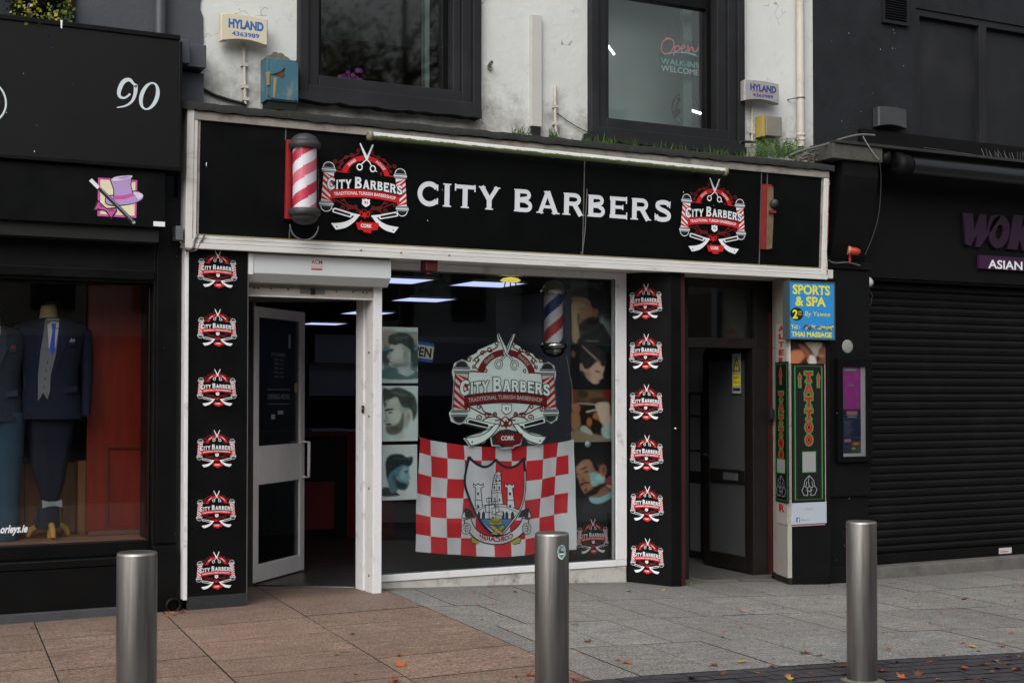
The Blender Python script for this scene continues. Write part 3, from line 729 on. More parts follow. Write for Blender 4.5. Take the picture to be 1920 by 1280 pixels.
        for (xa, xb, ya, up) in ((tx0-28, tx1+22, yt_-8, 1), (bx0-25, bx1+25, yb_+6, -1)):
            cx_ = (xa+xb)/2; hw_ = (xb-xa)/2
            dome = [(cx_+hw_*.78*math.cos(R(t)), ya-up*(55+72*math.sin(R(t)))) for t in range(0, 181, 15)]
            A.poly(P(dome), M('emblem dark grey', C('#2a2e30'), .5) if lite else INK); S(dome, 9, L)
            if lite: S(dome, 4, out)
            for j in range(3):
                e_ = 1-.07*abs(j-1)
                A.poly(P([(cx_-hw_*e_, ya-up*j*22), (cx_+hw_*e_, ya-up*j*22), (cx_+hw_*e_, ya-up*(j*22+17)), (cx_-hw_*e_, ya-up*(j*22+17))]), GREYP if j != 1 else L)
                if lite: S([(cx_-hw_*e_, ya-up*(j*22+19)), (cx_+hw_*e_, ya-up*(j*22+19))], 5, out)
    # banner with its words
    def band(y0, x0_=190, x1_=1052, sag=44): return [(x, y0+sag*((x-615)/430)**2) for x in [x0_+(x1_-x0_)*i/20 for i in range(21)]]
    A.poly(P(band(664)+band(772)[::-1]), RD)
    if lite: S(band(664), 8, out); S(band(772), 8, out)
    A.text('TRADITIONAL TURKISH BARBERSHOP', 617, 0, 44, M('emblem text', C('#c9c2bd'), .5) if lite else WHT, width=770, fn=lambda x, y: q(x, 738-y+44*((x-615)/430)**2), bold=.02)
    # name
    fn = lambda x, y: q(x, 660-y+42*((x-612)/440)**2)
    serif_text(A, 'CITY', 150, 440, 0, 150, L, small=.78, fn=fn, outline=out, og=.05 if not lite else .042, gap=.10, ws=w, t=.24 if not lite else .26)
    serif_text(A, 'BARBERS', 480, 1075, 0, 150, L, small=.78, fn=fn, outline=out, og=.05 if not lite else .042, gap=.10, ws=w, t=.24 if not lite else .26)
    # number shield
    sh = [(572, 792), (600, 796), (622, 786), (645, 796), (672, 792), (668, 830), (676, 850), (660, 875), (622, 898), (585, 875), (568, 850), (576, 830)]
    A.poly(P(sh), L)
    if lite: S(sh, 6, out, closed=True)
    A.text('91', *q(622, 858), 40*w*.9, INK, bold=.02)
    # razors
    for s_ in (-1, 1):
        X = lambda x: 620+s_*(x-620)
        hd = [(X(1000), 932), (X(1030), 950), (X(1028), 992), (X(800), 1048), (X(790), 1022), (X(690), 1020), (X(700), 1000), (X(790), 985)]
        A.poly(P(hd), L)
        if lite: S(hd, 6, out, closed=True)
        A.poly(P([(X(995), 950), (X(1014), 962), (X(1012), 982), (X(812), 1030), (X(806), 1002)]), out)
        bl_ = spline([(690, 1005), (740, 1000), (800, 1065), (900, 1115), (1040, 1135)], 5)+spline([(1040, 1140), (985, 1215)], 2)+spline([(975, 1215), (860, 1180), (760, 1100), (690, 1005)], 5)
        bl_ = [(X(x), y) for x, y in bl_]
        A.poly(P(bl_), L)
        if lite: S(bl_, 8, out, closed=True)
        A.ell(*q(X(972), 1178), 9*w, 9*w, out, 10)
    # town ribbon
    A.poly(P([(500, 1105), (560, 1100), (565, 1065), (580, 1095), (780, 1095), (792, 1120), (770, 1190), (700, 1200), (690, 1235), (600, 1230), (595, 1200), (530, 1200)]), RD)
    A.text('CORK', *q(632, 1164), 46*w*.9, L, width=140*w, bold=.035)
    return A
EMB = emblem('dark'); EMBL = emblem('light')
def emblem_at(A, name, parent, fr, pl, pr, pmid_y, d, eps=.00012):
    a, h = fr.hit(pl, pmid_y, d); b, _ = fr.hit(pr, pmid_y, d)
    return A.build(name, parent, fr=fr, scale=(b-a), at=((a+b)/2, h), d0=d, eps=eps)
emblem_at(EMB, 'emblem', sg, FS, 602, 762, 346, -.0165)
emblem_at(EMB, 'emblem', sg, FS, 1276, 1395, 400, -.0165)
# ------------------------------------------------------------------ painted prints: a fine grid of coloured points
PRN = attr_mat('photo print', .4)
class Paint:
    def __init__(s, x0, y0, x1, y1, n=46, bg=(.1, .1, .1), seed=1):
        s.x0, s.y0, s.x1, s.y1 = x0, y0, x1, y1
        s.nx = n; s.ny = max(3, int(n*abs(y1-y0)/abs(x1-x0)*1.0))
        X, Y = np.meshgrid(np.linspace(x0, x1, s.nx), np.linspace(y0, y1, s.ny)); s.X, s.Y = X, Y
        s.img = np.zeros((s.ny, s.nx, 3)); s.img[:] = bg; s.rng = np.random.default_rng(seed); s.gain = 1.0
    def noise(s, amp, k=1):
        a = s.rng.normal(0, 1, (s.ny, s.nx))
        for _ in range(k): a = (a+np.roll(a, 1, 0)+np.roll(a, -1, 0)+np.roll(a, 1, 1)+np.roll(a, -1, 1))/3.2
        return a*amp
    def mask(s, pts, blur, smooth=True):
        p = np.array(spline([tuple(map(float, q)) for q in pts], 4, True) if smooth else pts, float)
        a, b = p, np.roll(p, -1, 0); d = np.full(s.X.shape, 1e9); ins = np.zeros(s.X.shape, bool)
        for (ax, ay), (bx, by) in zip(a, b):
            ex, ey = bx-ax, by-ay; L = ex*ex+ey*ey+1e-9
            t = np.clip(((s.X-ax)*ex+(s.Y-ay)*ey)/L, 0, 1)
            d = np.minimum(d, np.hypot(s.X-ax-t*ex, s.Y-ay-t*ey))
            c = ((ay > s.Y) != (by > s.Y)) & (s.X < (bx-ax)*(s.Y-ay)/(by-ay+1e-12)+ax); ins ^= c
        sd = np.where(ins, -d, d); b = blur*1.2; t = np.clip(.5-sd/(2*b), 0, 1); return t*t*(3-2*t)
    def fill(s, pts, col, blur=6, alpha=1.0, tex=0.0, smooth=True):
        m = s.mask(pts, blur, smooth)*alpha; c = np.array(C(col) if isinstance(col, str) else col)
        t = (1+s.noise(tex, 1)) if tex else np.ones(s.X.shape)
        s.img = s.img*(1-m[..., None])+(c*t[..., None])*m[..., None]
    def blob(s, x, y, rx, ry, col, alpha=1.0, rot=0, soft=.5):
        ca, sa = math.cos(R(rot)), math.sin(R(rot)); dx, dy = s.X-x, s.Y-y
        r = np.hypot((dx*ca+dy*sa)/rx, (-dx*sa+dy*ca)/ry); m = np.clip((1-r)/soft+.5, 0, 1)*alpha
        s.img = s.img*(1-m[..., None])+np.array(C(col))*m[..., None]
    def build(s, name, parent, fr, d, rect):
        """rect: s0,s1,h0,h1 on fr"""
        s0, s1, h0, h1 = rect; vs = []; fs = []
        for j in range(s.ny):
            for i in range(s.nx): vs.append(fr.P(s0+(s1-s0)*i/(s.nx-1), h1+(h0-h1)*j/(s.ny-1), d))
        for j in range(s.ny-1):
            for i in range(s.nx-1): a = j*s.nx+i; fs.append((a, a+s.nx, a+s.nx+1, a+1))
        mb = MB(); mb.add(vs, fs, PRN); o = mb.build(name, parent, fix=False)
        at = o.data.color_attributes.new('print', 'FLOAT_COLOR', 'POINT')
        im = np.clip(s.img*s.gain*(1+s.noise(.03, 1))[..., None], 0, .92).reshape(-1, 3); at.data.foreach_set('color', np.c_[im, np.ones(len(im))].astype(np.float32).ravel())
        return o

# ------------------------------------------------------------------ barber shopfront
# left pillar
px0 = F0.hit(344, 800)[0]; px1 = F0.hit(463, 800)[0]
m = MB(); m.box(px0+.03, px1, 9.8, 10.2, -.05, ZS+.02, BLK); pl = m.build('pillar', bb)
m = MB(); m.box(px0, px0+.027, 9.775, 10.1, .08, ZS+.01, UPVC); m.build('edge_strip', pl, bevel=.002)
m = MB(); m.box(px1+.001, px1+.006, 9.797, 10.0, .0, ZS+.01, GALV); m.build('corner_bead', pl)
m = MB(); m.box(px0+.028, px1+.0, 9.79, 9.7995, -.06, .10, M('worn black base', C('#202124'), .7, var=.3, vs=8, col2=C('#3c3a38'), c2lo=.6, c2hi=.75, c2s=9)); m.build('base', pl)
for cx_, cy_ in ((407, 503), (406.5, 613), (406, 726), (405, 841), (404.5, 955), (404, 1070)):
    emblem_at(EMB, 'emblem', pl, F0, cx_-35.5, cx_+35.5, cy_, .0005, .00008)
# splayed right pillar
PA, PB = Vector((6.32, 10.17, 0)), Vector((6.535, 9.79, 0))
FSP = Fr(PA, PB-PA); LS = (PB-PA).length
xf1 = F0.hit(1276, 800)[0]; xf2 = F0.hit(1288, 800)[0]
m = MB(); m.fprism(Fr((0, 0, -.2), (1, 0, 0), (0, 1, 0)), [(PA.x, PA.y), (PB.x, PB.y), (xf1, 9.79), (xf1, 10.17)], 0, ZS+.21, BLK); pr = m.build('pillar', bb)
m = MB(); m.box(xf1+.002, xf2, 9.83, 10.2, -.2, ZS, RBRN); m.build('door_jamb', bb)
for cx_, cy_ in ((1211, 566), (1211.5, 659), (1212, 753), (1213, 847), (1213.5, 942), (1214, 1039)):
    emblem_at(EMB, 'emblem', pr, FSP, cx_-30, cx_+30, cy_, .0006, .00008)
m = MB(); s_, h_ = FSP.hit(1266, 803)
m.lathe([(.012, 0), (.01, .02), (.002, .022)], F0.P(F0.hit(1264, 803)[0], F0.hit(1264, 803)[1], .01), CHROME, 12, axis=(0, -1, 0)); m.build('bell_push', pr)

# soffit, header
XP = F0.hit(716, 800)[0]
m = MB(); m.box(px1-.2, 8.3, 9.75, 10.9, ZS+.0, ZS+.08, M('soffit paint', C('#c2beb6'), .7, var=.12, vs=4, col2=C('#948d84'), c2lo=.5, c2hi=.8, c2s=3)); m.build('soffit', bb)
# window frame
gx0, gx1, gz0, gz1 = FWN.hit(717, 800)[0], FWN.hit(1153, 800)[0], FWN.hit(717, 1077)[1], FWN.hit(960, 515)[1]
fx1 = FWN.hit(1173, 800)[0]
sw = MB(); sw.fbox(FWN, gx0-.08, fx1, gz1, ZS-.002, -.06, .02, UPVC); sw.fbox(FWN, gx1, fx1, gz0, gz1, -.06, .02, UPVC); sw.fbox(FWN, gx0-.08, gx1, gz0-.055, gz0, -.06, .025, UPVC); sw.fbox(FWN, gx1, fx1, gz0-.055, gz0, -.06, .018, UPVC)
wo = sw.build('shop_window', bb, bevel=.004)
m = MB(); m.fbox(FWN, gx0-.08, fx1+.0, -.25, gz0-.057, -.1, .012, PLINTH); m.build('window_plinth', bb, bevel=.006)
m = MB(); m.fbox(FWN, gx0, gx1, gz0, gz1, -.012, -.004, GLS); m.build('pane', wo)
m = MB(); 
for a, b in (((gx0, gz0), (gx1, gz0)), ((gx1, gz0), (gx1, gz1))): m.tube([FWN.P(a[0], a[1], .0), FWN.P(b[0], b[1], .0)], .006, M('dark seal', C('#2b3f44'), .5), 6)
m.build('gasket', wo)

# shutter box and its guides
FX = FY(9.79)
a = FX.rect(467, 475, 733, 511); zb_ = FX.hit(467, 527)[1]
m = MB(); FSIDE = Fr((a[0], 0, 0), (0, 1, 0), (0, 0, 1))
prof = [(9.79, a[3]), (9.79, a[2]), (9.86, zb_), (10.14, zb_), (10.14, a[3])]
m.fprism(FSIDE, prof, 0, a[1]-a[0], M('white coated steel', C('#c3c8ca'), .38, var=.05, vs=2))
sb = thing('roller_shutter_box', 'white metal roller shutter box above the open barber door', 'shutter box', ((a[0]+a[1])/2, 9.9, zb_))
m.build('casing', sb, bevel=.004)
m = MB(); m.fbox(FX, a[0]-.004, a[0]+.03, zb_+.05, a[3], -.3, .006, UPVC); m.build('end_cap', sb, bevel=.002)
m = MB(); m.fbox(FX, a[0], a[1], a[3]+.002, a[3]+.02, -.3, -.02, TRIMG); m.build('top_flashing', sb)
A = Art(); A.text('ACM', 0, 0.016, .032, M('sticker red', C('#b23a40'), .5), width=.085, bold=.02); A.rect(-.05, -.005, .05, 0, GREYP); A.rect(-.045, -.03, .045, -.016, M('sticker red', C('#b23a40'), .5)); 
s_, h_ = FX.hit(594, 499); A.build('sticker', sb, fr=FX, at=(s_, h_), d0=.0008)
# bottom rail of the raised shutter
FR_ = FY(9.95); a2 = FR_.rect(466, 538, 699, 552)
m = MB(); m.fbox(FR_, a2[0]-.02, a2[1], a2[2], a2[3], -.03, 0, M('dull white rail', C('#a5a098'), .5, var=.12, vs=6)); m.fbox(FR_, a2[0]-.02, a2[1], a2[2]-.012, a2[2]-.001, -.04, .008, UPVC); m.fbox(FR_, a2[0]-.02, a2[1], a2[3]+.001, zb_+.06, -.025, -.01, TRIMG)
m.build('bottom_rail', sb, bevel=.002)
for px in (477, 484, 508, 540, 631, 662, 681, 688): m = MB(); s_, h_ = FR_.hit(px, 540+(px-470)*.04); m.lathe([(.007, 0), (.006, .003)], FR_.P(s_, h_-.0, .0005), DARK, 8, axis=(0, -1, 0)); m.build('rivet', sb)
m = MB(); s_, h_ = FR_.hit(586, 546); m.fbox(FR_, s_-.1, s_+.1, h_-.022, h_+.016, .0005, .004, GALV); m.fbox(FR_, s_-.018, s_+.018, h_-.024, h_+.02, .0045, .012, DARK)
m.build('lock_plate', sb)
# post and side return
m = MB(); xp0, xp1 = FY(9.93).hit(701, 800)[0], FY(9.93).hit(716, 800)[0]; m.box(xp0, xp1, 9.93, 10.18, -.03, zb_+.05, UPVC); po = m.build('door_post', bb, bevel=.003)
m = MB(); xr = FY(10.2).hit(673, 800)[0]
RT = Fr((xr, 10.27, 0), Vector((xp0-xr, 9.94-10.27, 0)))
LR = Vector((xp0-xr, 9.94-10.27, 0)).length
m.fbox(RT, 0, LR*.42, -.02, 2.32, -.05, 0, UPVC); m.fbox(RT, LR*.44, LR*.62, -.02, 2.32, -.05, -.012, UPVC); m.fbox(RT, LR*.63, LR*1.0, -.02, 2.32, -.05, .004, ALU); m.fbox(RT, LR*.42, LR*.44, -.02, 2.32, -.05, -.02, TRIMG)
jb = m.build('door_jamb', bb, bevel=.002)
for py in (661, 780, 915, 1078):
    m = MB(); s_, h_ = RT.hit(693, py); m.lathe([(.011, .004), (.009, .010), (.003, .011)], RT.P(s_, h_, 0), GALV, 12, axis=RT.N); m.build('screw', jb)
m = MB(); s_, h_ = RT.hit(681, 767); m.fbox(RT, s_-.018, s_+.018, h_-.03, h_+.03, 0, .008, DARK); m.lathe([(.008, .0085), (.007, .011)], RT.P(s_, h_+.006, 0), CHROME, 12, axis=RT.N); m.build('key_switch', jb, bevel=.002)
# lobby: ceiling, left cheek, frame round the slanted door line
HG = Vector((3.12, 10.75, 0)); JM = Vector((3.80, 10.28, 0))
m = MB(); m.fprism(Fr((0, 0, 2.316), (1, 0, 0), (0, 1, 0)), [(px1-.1, 9.985), (xp0, 9.985), (xr+.02, 10.30), (HG.x-.05, 10.83), (px1-.1, 10.9)], 0, .05, M('lobby ceiling', C('#4a4743'), .8, var=.2, vs=4)); m.build('lobby_ceiling', bb)
m = MB(); m.box(px1-.3, px1+.02, 10.02, 10.9, -.02, 2.7, BLKM); m.box(px1+.02, HG.x-.04, 10.80, 10.9, -.02, 2.7, BLKM); m.build('lobby_wall', bb)
DU = (JM-HG).normalized()
FD0 = Fr((HG.x, HG.y, 0), DU)
m = MB(); m.fbox(FD0, -.05, -.005, .0, 2.315, -.05, .02, M('dark grey frame', C('#3d3c3b'), .5, var=.2, vs=6)); m.fbox(FD0, -.05, (JM-HG).length+.02, 2.32, 2.7, -.05, .02, BLKM); m.build('door_frame', bb)
# the open door leaf
FE = Vector((3.765, 11.40, 0)); DL = Fr((HG.x, HG.y, 0), FE-HG); LW = (FE-HG).length
dr = thing('door', 'white framed glass door standing open into the barber shop', 'door', tuple(HG))
st, zt0, zb0 = .085, 2.285, .03
WD = M('door white', C('#d4d2d2'), .45, var=.06, vs=3, col2=C('#857f78'), c2lo=.6, c2hi=.8, c2s=5)
zm0, zm1 = 1.56-(908-740)/FPX*11.1, 1.56-(836-740)/FPX*11.1
m = MB(); m.fbox(DL, 0, st, zb0, zt0, -.045, 0, WD); m.fbox(DL, LW-st, LW, zb0, zt0, -.045, 0, WD); m.fbox(DL, st, LW-st, zb0, zb0+.14, -.045, 0, WD); m.fbox(DL, st, LW-st, zt0-.085, zt0, -.045, 0, WD); m.fbox(DL, st, LW-st, zm0, zm1, -.045, 0, WD)
m.build('leaf_frame', dr, bevel=.004)
m = MB(); m.fbox(DL, st, LW-st, zm1, zt0-.085, -.026, -.02, GLSD); m.build('upper_pane', dr)
m = MB(); m.fbox(DL, st, LW-st, zb0+.14, zm0, -.026, -.02, GLSD); m.build('lower_pane', dr)
m = MB(); hp = LW-st*.45; m.tube([DL.P(hp, zm0+.02, .002), DL.P(hp, zm0+.02, .06), DL.P(hp, zm1+.01, .06), DL.P(hp, zm1+.01, .002)], .014, WD, 10); m.build('handle', dr)
A = Art(); fnt = M('faint white print', C('#8a8f92'), .6)
def dtext(t, px, py, wpx, h):
    s_, h_ = DL.hit(px, py, -.018); A.text(t, s_, h_, h, fnt, width=wpx)
dtext('CITY BARBERS', 522, 668, .26, .03); dtext('OPENING HOURS', 523, 748, .40, .045)
for py in (676, 684, 692, 700, 708): dtext('MON - SUN', 523, py, .16, .018)
for py in (730, 757): s_, h_ = DL.hit(523, py, -.018); A.rect(s_-.2, h_-.002, s_+.2, h_+.002, fnt)
for px, py, w_, hh in ((526, 773, .1, .03), (512, 781, .07, .04), (543, 640, .05, .12)): s_, h_ = DL.hit(px, py, -.018); A.rect(s_-w_/2, h_-hh/2, s_+w_/2, h_+hh/2, fnt)
s_, h_ = DL.hit(556, 727, -.018); A.rect(s_-.04, h_-.04, s_+.04, h_+.04, M('paper note', C('#9a8f6e'), .7))
A.build('lettering', dr, fr=DL, d0=-.019)

# ---- inside the barber shop
IW = M('black interior wall', C('#1b1c1f'), .7, var=.2, vs=2); IFL = M('dark shop floor', C('#2c2826'), .35, var=.25, vs=5, col2=C('#443c37'), c2s=3); ICE = M('dark ceiling', C('#26272b'), .8)
ICG = M('grey ceiling', C('#5c5f66'), .8)
m = MB(); m.quad((2.4, 10.8, .02), (3.1, 10.77, .02), (7.8, 21, .02), (2.4, 21, .02), IFL); m.quad((3.1, 10.77, .02), (3.82, 10.28, .02), (6.55, 10.28, .02), (7.8, 21, .02), IFL); tag(m.build('shop_floor', bb, fix=False))
m = MB(); m.fprism(Fr((0, 0, 0), (1, 0, 0), (0, 1, 0)), [(3.17, 10.80), (3.83, 10.31), (3.9, 10.5), (3.3, 10.95)], .012, .018, M('door mat', C('#1c1a19'), .95, bump=.5, bs=200)); m.build('door_mat', bb)
m = MB(); m.tube([(3.13, 10.78, .012), (3.82, 10.29, .012)], .008, GALV, 6); m.build('threshold', bb)
m = MB(); m.quad((2.6, 10.8, 0), (2.6, 21, 0), (2.6, 21, 2.7), (2.6, 10.8, 2.7), IW); m.quad((2.6, 21, 0), (7.8, 21, 0), (7.8, 21, 2.7), (2.6, 21, 2.7), IW); m.quad((6.62, 10.25, -.2), (7.8, 21, -.2), (7.8, 21, 2.7), (6.62, 10.25, 2.7), IW)
m.build('inner_walls', bb, fix=False)
m = MB(); m.quad((2.4, 10.2, 2.66), (6.62, 10.2, 2.66), (7.8, 21, 2.66), (2.4, 21, 2.66), ICE); m.build('ceiling', bb, fix=False)
# a bulkhead and a grey panel seen through the glass
m = MB(); m.box(4.6, 6.9, 13.6, 13.8, 1.9, 2.2, M('grey bulkhead', C('#7d8088'), .8)); m.box(4.6, 6.9, 13.79, 13.9, 1.55, 1.9, M('grey bulkhead', C('#7d8088'), .8)); m.build('bulkhead', bb)
LIT = emit('lit panel', (.55, .63, 1.0), .95)
FC = Fr((0, 0, 2.65), (1, 0, 0), (0, 1, 0))
cl = None
for i, (px, py, lab) in enumerate(((914, 533, 'lit square ceiling panel nearest the yellow lamp'), (794, 562, 'lit ceiling panel above the haircut posters'), (689, 587, 'lit ceiling panel crossed by the door post'), (607, 607, 'lit ceiling panel seen through the open doorway'), (741, 526, 'lit ceiling panel half hidden by the shutter box'))):
    ray = c_f+c_r*((px-CX)/FPX)+c_u*((CY-py)/FPX); p = EYE+ray*((2.645-EYE.z)/ray.z)
    if cl is None:
        cl = thing('ceiling_light', lab, 'ceiling light', tuple(p), 'square ceiling light panels in the barber shop'); m = MB(); m.box(p.x-.29, p.x+.29, p.y-.29, p.y+.29, p.z, p.z+.008, LIT); m.build('diffuser', cl)
        m = MB(); fr_ = Fr((p.x, p.y, p.z), (1, 0, 0), (0, 1, 0)); m.ring(fr_, (-.31, .31, -.31, .31), (-.291, .291, -.291, .291), -.004, .012, GALV); m.build('frame', cl)
    else:
        c2 = copy_tree(cl); c2['label'] = lab; c2.location = p
# reception desk
dk = thing('reception_desk', 'black reception desk with red top edge and red end panel', 'desk', (5, 14.2, 0))
DKR = M('desk red', C('#6e0f12'), .4); zd = 1.56-(808-740)/FPX*14.6
FDK = FY(13.9); d0_ = FDK.hit(500, 850)[0]; d1_ = FDK.hit(675, 850)[0]
m = MB(); m.box(d0_, d1_+.35, 13.92, 14.6, .0, zd-.05, M('desk black', C('#0f0f11'), .4)); m.build('carcass', dk)
m = MB(); m.box(d0_-.05, d1_+.4, 13.86, 14.65, zd-.05, zd, DKR); m.build('top', dk)
m = MB(); m.box(FDK.hit(649, 850)[0], d1_+.38, 13.87, 13.92, .0, zd-.05, DKR); m.build('end_panel', dk)
r_ = FDK.rect(560, 904, 626, 993); m = MB(); m.fbox(FDK, *r_, -.02, .015, M('desk panel red', C('#7e2228'), .5)); m.build('front_panel', dk)
r_ = FDK.rect(621, 816, 626, 836); m = MB(); m.fbox(FDK, r_[0], r_[0]+.02, r_[2], r_[3], .0, .02, CHROME); m.build('handle', dk)
m = MB(); m.box(FDK.hit(590, 806)[0], FDK.hit(660, 806)[0], 14.0, 14.3, zd+.002, zd+.02, GREYP); tag(m.build('appointment_book'), 'pale book lying on the red reception desk top', 'book')
# yellow ceiling lamp
p = FY(10.85).hit(957, 526); q_ = FY(10.85).P(*p)
lp = thing('hanging_lamp', 'small yellow glowing lamp below the ceiling panel', 'lamp', tuple(q_))
m = MB(); m.lathe([(.02, .03), (.07, .02), (.095, .0), (.07, -.015), (.01, -.018)], q_, emit('yellow glow', (1, .8, .15), .55), 20); m.build('shade', lp)
m = MB(); m.tube([q_+Vector((0, 0, .02)), q_+Vector((0, 0, .12))], .005, RUBBER, 6); m.build('cord', lp)
m = MB()
for s_ in (-1, 0, 1): m.tube([q_+Vector((.05*s_, 0, -.01)), q_+Vector((.06*s_, 0, -.06)), q_+Vector((.03*s_, 0, -.075))], .006, RUBBER, 6)
m.build('bracket', lp)

# ---- window prints and the things hung in the window
emw = emblem_at(EMBL, 'window_emblem', None, FWN, 849, 1041, 730, -.022, .00006)
tag(emw, 'large pale barber emblem with red ribbons stuck on the window glass', 'window sticker')
z = lambda x, y: (700+x/3.654, 600+y/3.654)
def poster(label, zr, paint, d=-.035):
    (xa, ya), (xb, yb2) = z(zr[0], zr[1]), z(zr[2], zr[3])
    r = FWN.rect(xa, ya, xb, yb2, d)
    t = thing('poster', label, 'poster', tuple(FWN.P((r[0]+r[1])/2, r[2], d)), 'haircut posters in the window')
    m = MB(); m.fbox(FWN, *r, d-.004, d-.0005, M('poster card', C('#b9c4c2'), .5)); m.build('card', t)
    paint.gain = 1.55; paint.build('photo_print', t, FWN, d, r)
p = Paint(60, 45, 305, 430, 44, C('#a9b8b6'), 1)
p.fill([(70, 75), (302, 75), (302, 398), (70, 398)], '#6d8583', 3, smooth=False); p.blob(110, 120, 60, 60, '#98927a', .8); p.blob(90, 250, 40, 60, '#33403f', .9); p.blob(285, 250, 40, 80, '#2c3839', .9); p.fill([(70, 190), (302, 185), (302, 200), (70, 208)], '#4a86a8', 3, smooth=False)
p.blob(280, 110, 30, 20, '#9a8a74', .7)
p.fill([(68, 335), (140, 320), (190, 365), (250, 335), (300, 350), (304, 400), (66, 400)], '#4b6567', 5, tex=.05)
p.fill([(170, 280), (245, 260), (252, 330), (285, 352), (225, 385), (175, 345)], '#93a3a4', 5)
p.fill([(112, 185), (135, 160), (200, 160), (248, 195), (250, 290), (212, 318), (160, 316), (125, 320), (107, 303), (112, 282), (103, 262), (94, 246), (110, 225)], '#a9b0ae', 5)
p.blob(200, 290, 60, 30, '#8b9898', .5); p.blob(215, 240, 14, 26, '#9d8f88', .9); p.blob(125, 212, 16, 5, '#2f3838', .9); p.blob(113, 285, 9, 4, '#8a6f6c', .8); p.blob(230, 180, 35, 40, '#7b8d8f', .8)
p.fill([(103, 155), (104, 112), (135, 92), (185, 84), (240, 92), (276, 130), (280, 190), (268, 240), (255, 205), (232, 185), (190, 160), (150, 170), (128, 165)], '#2e3a38', 6, tex=.3)
p.blob(165, 300, 50, 14, '#7f8a8a', .55); p.blob(150, 225, 26, 40, '#bcc2be', .55); p.blob(112, 245, 12, 26, '#8d9796', .5); p.blob(215, 222, 6, 12, '#6d6560', .7); p.blob(200, 355, 34, 16, '#aab6b5', .5); p.blob(190, 120, 50, 14, '#54605c', .5, -10); p.blob(250, 150, 12, 40, '#1e2827', .6)
p.blob(122, 201, 24, 5, '#2b3331', .95, -6, .3); p.blob(122, 214, 11, 5, '#38403f', .95, 0, .3); p.blob(109, 262, 7, 6, '#6a7271', .8, 0, .4); p.blob(116, 288, 14, 4, '#6e504e', .95, 0, .3); p.blob(172, 308, 60, 12, '#65716f', .8, -4, .6); p.blob(228, 255, 20, 50, '#6f7f80', .6, 0, .7); p.blob(216, 300, 30, 20, '#74827f', .7)
poster('framed haircut photo of a clean shaven man, topmost poster by the door post', (60, 45, 305, 430), p)
p = Paint(60, 450, 305, 830, 44, C('#b4c4c3'), 2)
p.fill([(80, 590), (100, 555), (165, 530), (190, 585), (245, 620), (262, 650), (250, 700), (212, 735), (205, 800), (165, 818), (150, 780), (100, 775), (84, 750), (86, 722), (72, 702), (70, 690), (80, 660), (74, 630)], '#a8b0ab', 6)
p.blob(170, 800, 35, 30, '#a3b0ad', .5); p.fill([(85, 748), (92, 718), (125, 722), (170, 705), (196, 640), (210, 640), (208, 720), (190, 765), (150, 786), (105, 781)], '#4b5049', 9, tex=.1, alpha=.92); p.blob(103, 712, 22, 6, '#4a3f3a', .8); p.blob(102, 730, 14, 5, '#8b6c66', .8)
p.blob(110, 613, 30, 7, '#232a2a', .95, -8); p.blob(118, 634, 16, 7, '#3a403f', .8); p.blob(84, 640, 8, 20, '#8f9792', .6); p.blob(238, 660, 14, 30, '#9b918b', .8); p.blob(215, 590, 40, 40, '#7f908f', .7)
p.fill([(66, 560), (64, 470), (110, 472), (165, 460), (225, 478), (282, 520), (303, 600), (292, 660), (272, 688), (262, 628), (240, 605), (205, 598), (180, 565), (163, 530), (130, 535), (95, 570), (80, 600)], '#36423e', 7, tex=.35)
p.blob(150, 660, 40, 40, '#bcc4bf', .6); p.blob(120, 560, 40, 18, '#b9c0bb', .6); p.blob(92, 675, 10, 16, '#848d88', .6); p.blob(238, 660, 6, 18, '#6f6862', .7); p.blob(180, 505, 60, 12, '#5c6a65', .5, 12); p.blob(255, 560, 20, 40, '#222d2a', .5); p.blob(150, 745, 30, 16, '#30362f', .5)
p.blob(105, 612, 30, 6, '#161d1c', 1, -6, .3); p.blob(82, 616, 10, 5, '#161d1c', 1, 20, .3); p.blob(116, 632, 14, 5, '#2a2f2e', 1, 0, .3); p.blob(78, 690, 8, 6, '#5f6661', .9, 0, .4); p.blob(104, 713, 22, 5, '#2e2723', .9, 8, .3); p.blob(100, 728, 12, 4, '#7c5650', .95, 0, .3); p.blob(225, 700, 18, 40, '#828d89', .6, 0, .7)
poster('haircut photo of a bearded man with swept up hair, middle of three posters', (60, 450, 305, 830), p)
p = Paint(60, 855, 300, 1235, 44, C('#b3bfbf'), 3)
p.fill([(62, 1205), (62, 1150), (110, 1148), (170, 1190), (172, 1206)], '#2a3436', 5); p.fill([(95, 1060), (150, 1050), (172, 1160), (125, 1185), (108, 1150)], '#4d6c77', 5)
p.fill([(180, 1000), (240, 1005), (245, 1060), (254, 1090), (240, 1105), (246, 1122), (232, 1150), (215, 1166), (170, 1155), (148, 1120), (140, 1040)], '#668a98', 5)
p.fill([(92, 1060), (110, 1020), (190, 995), (190, 1040), (150, 1090), (100, 1110)], '#4b7284', 8); p.blob(140, 1078, 13, 30, '#3f5a66', .9); p.blob(225, 1042, 14, 4, '#1d2b30', .9); p.blob(240, 1130, 8, 4, '#4a4b52', .8)
p.fill([(150, 1090), (178, 1108), (215, 1118), (236, 1140), (215, 1168), (175, 1162), (150, 1130)], '#1f3036', 8)
p.fill([(86, 1050), (84, 965), (118, 922), (190, 920), (228, 942), (266, 938), (269, 975), (246, 1006), (200, 998), (160, 1015), (120, 1045), (96, 1080)], '#16262b', 6, tex=.35)
p.blob(205, 1060, 26, 34, '#84a9b6', .6); p.blob(215, 1022, 22, 10, '#7d9fae', .6); p.blob(242, 1092, 8, 10, '#88a8b2', .5); p.blob(140, 1078, 5, 16, '#2a434e', .7); p.blob(180, 950, 50, 10, '#2f454c', .6); p.blob(245, 955, 14, 8, '#3a5058', .6)
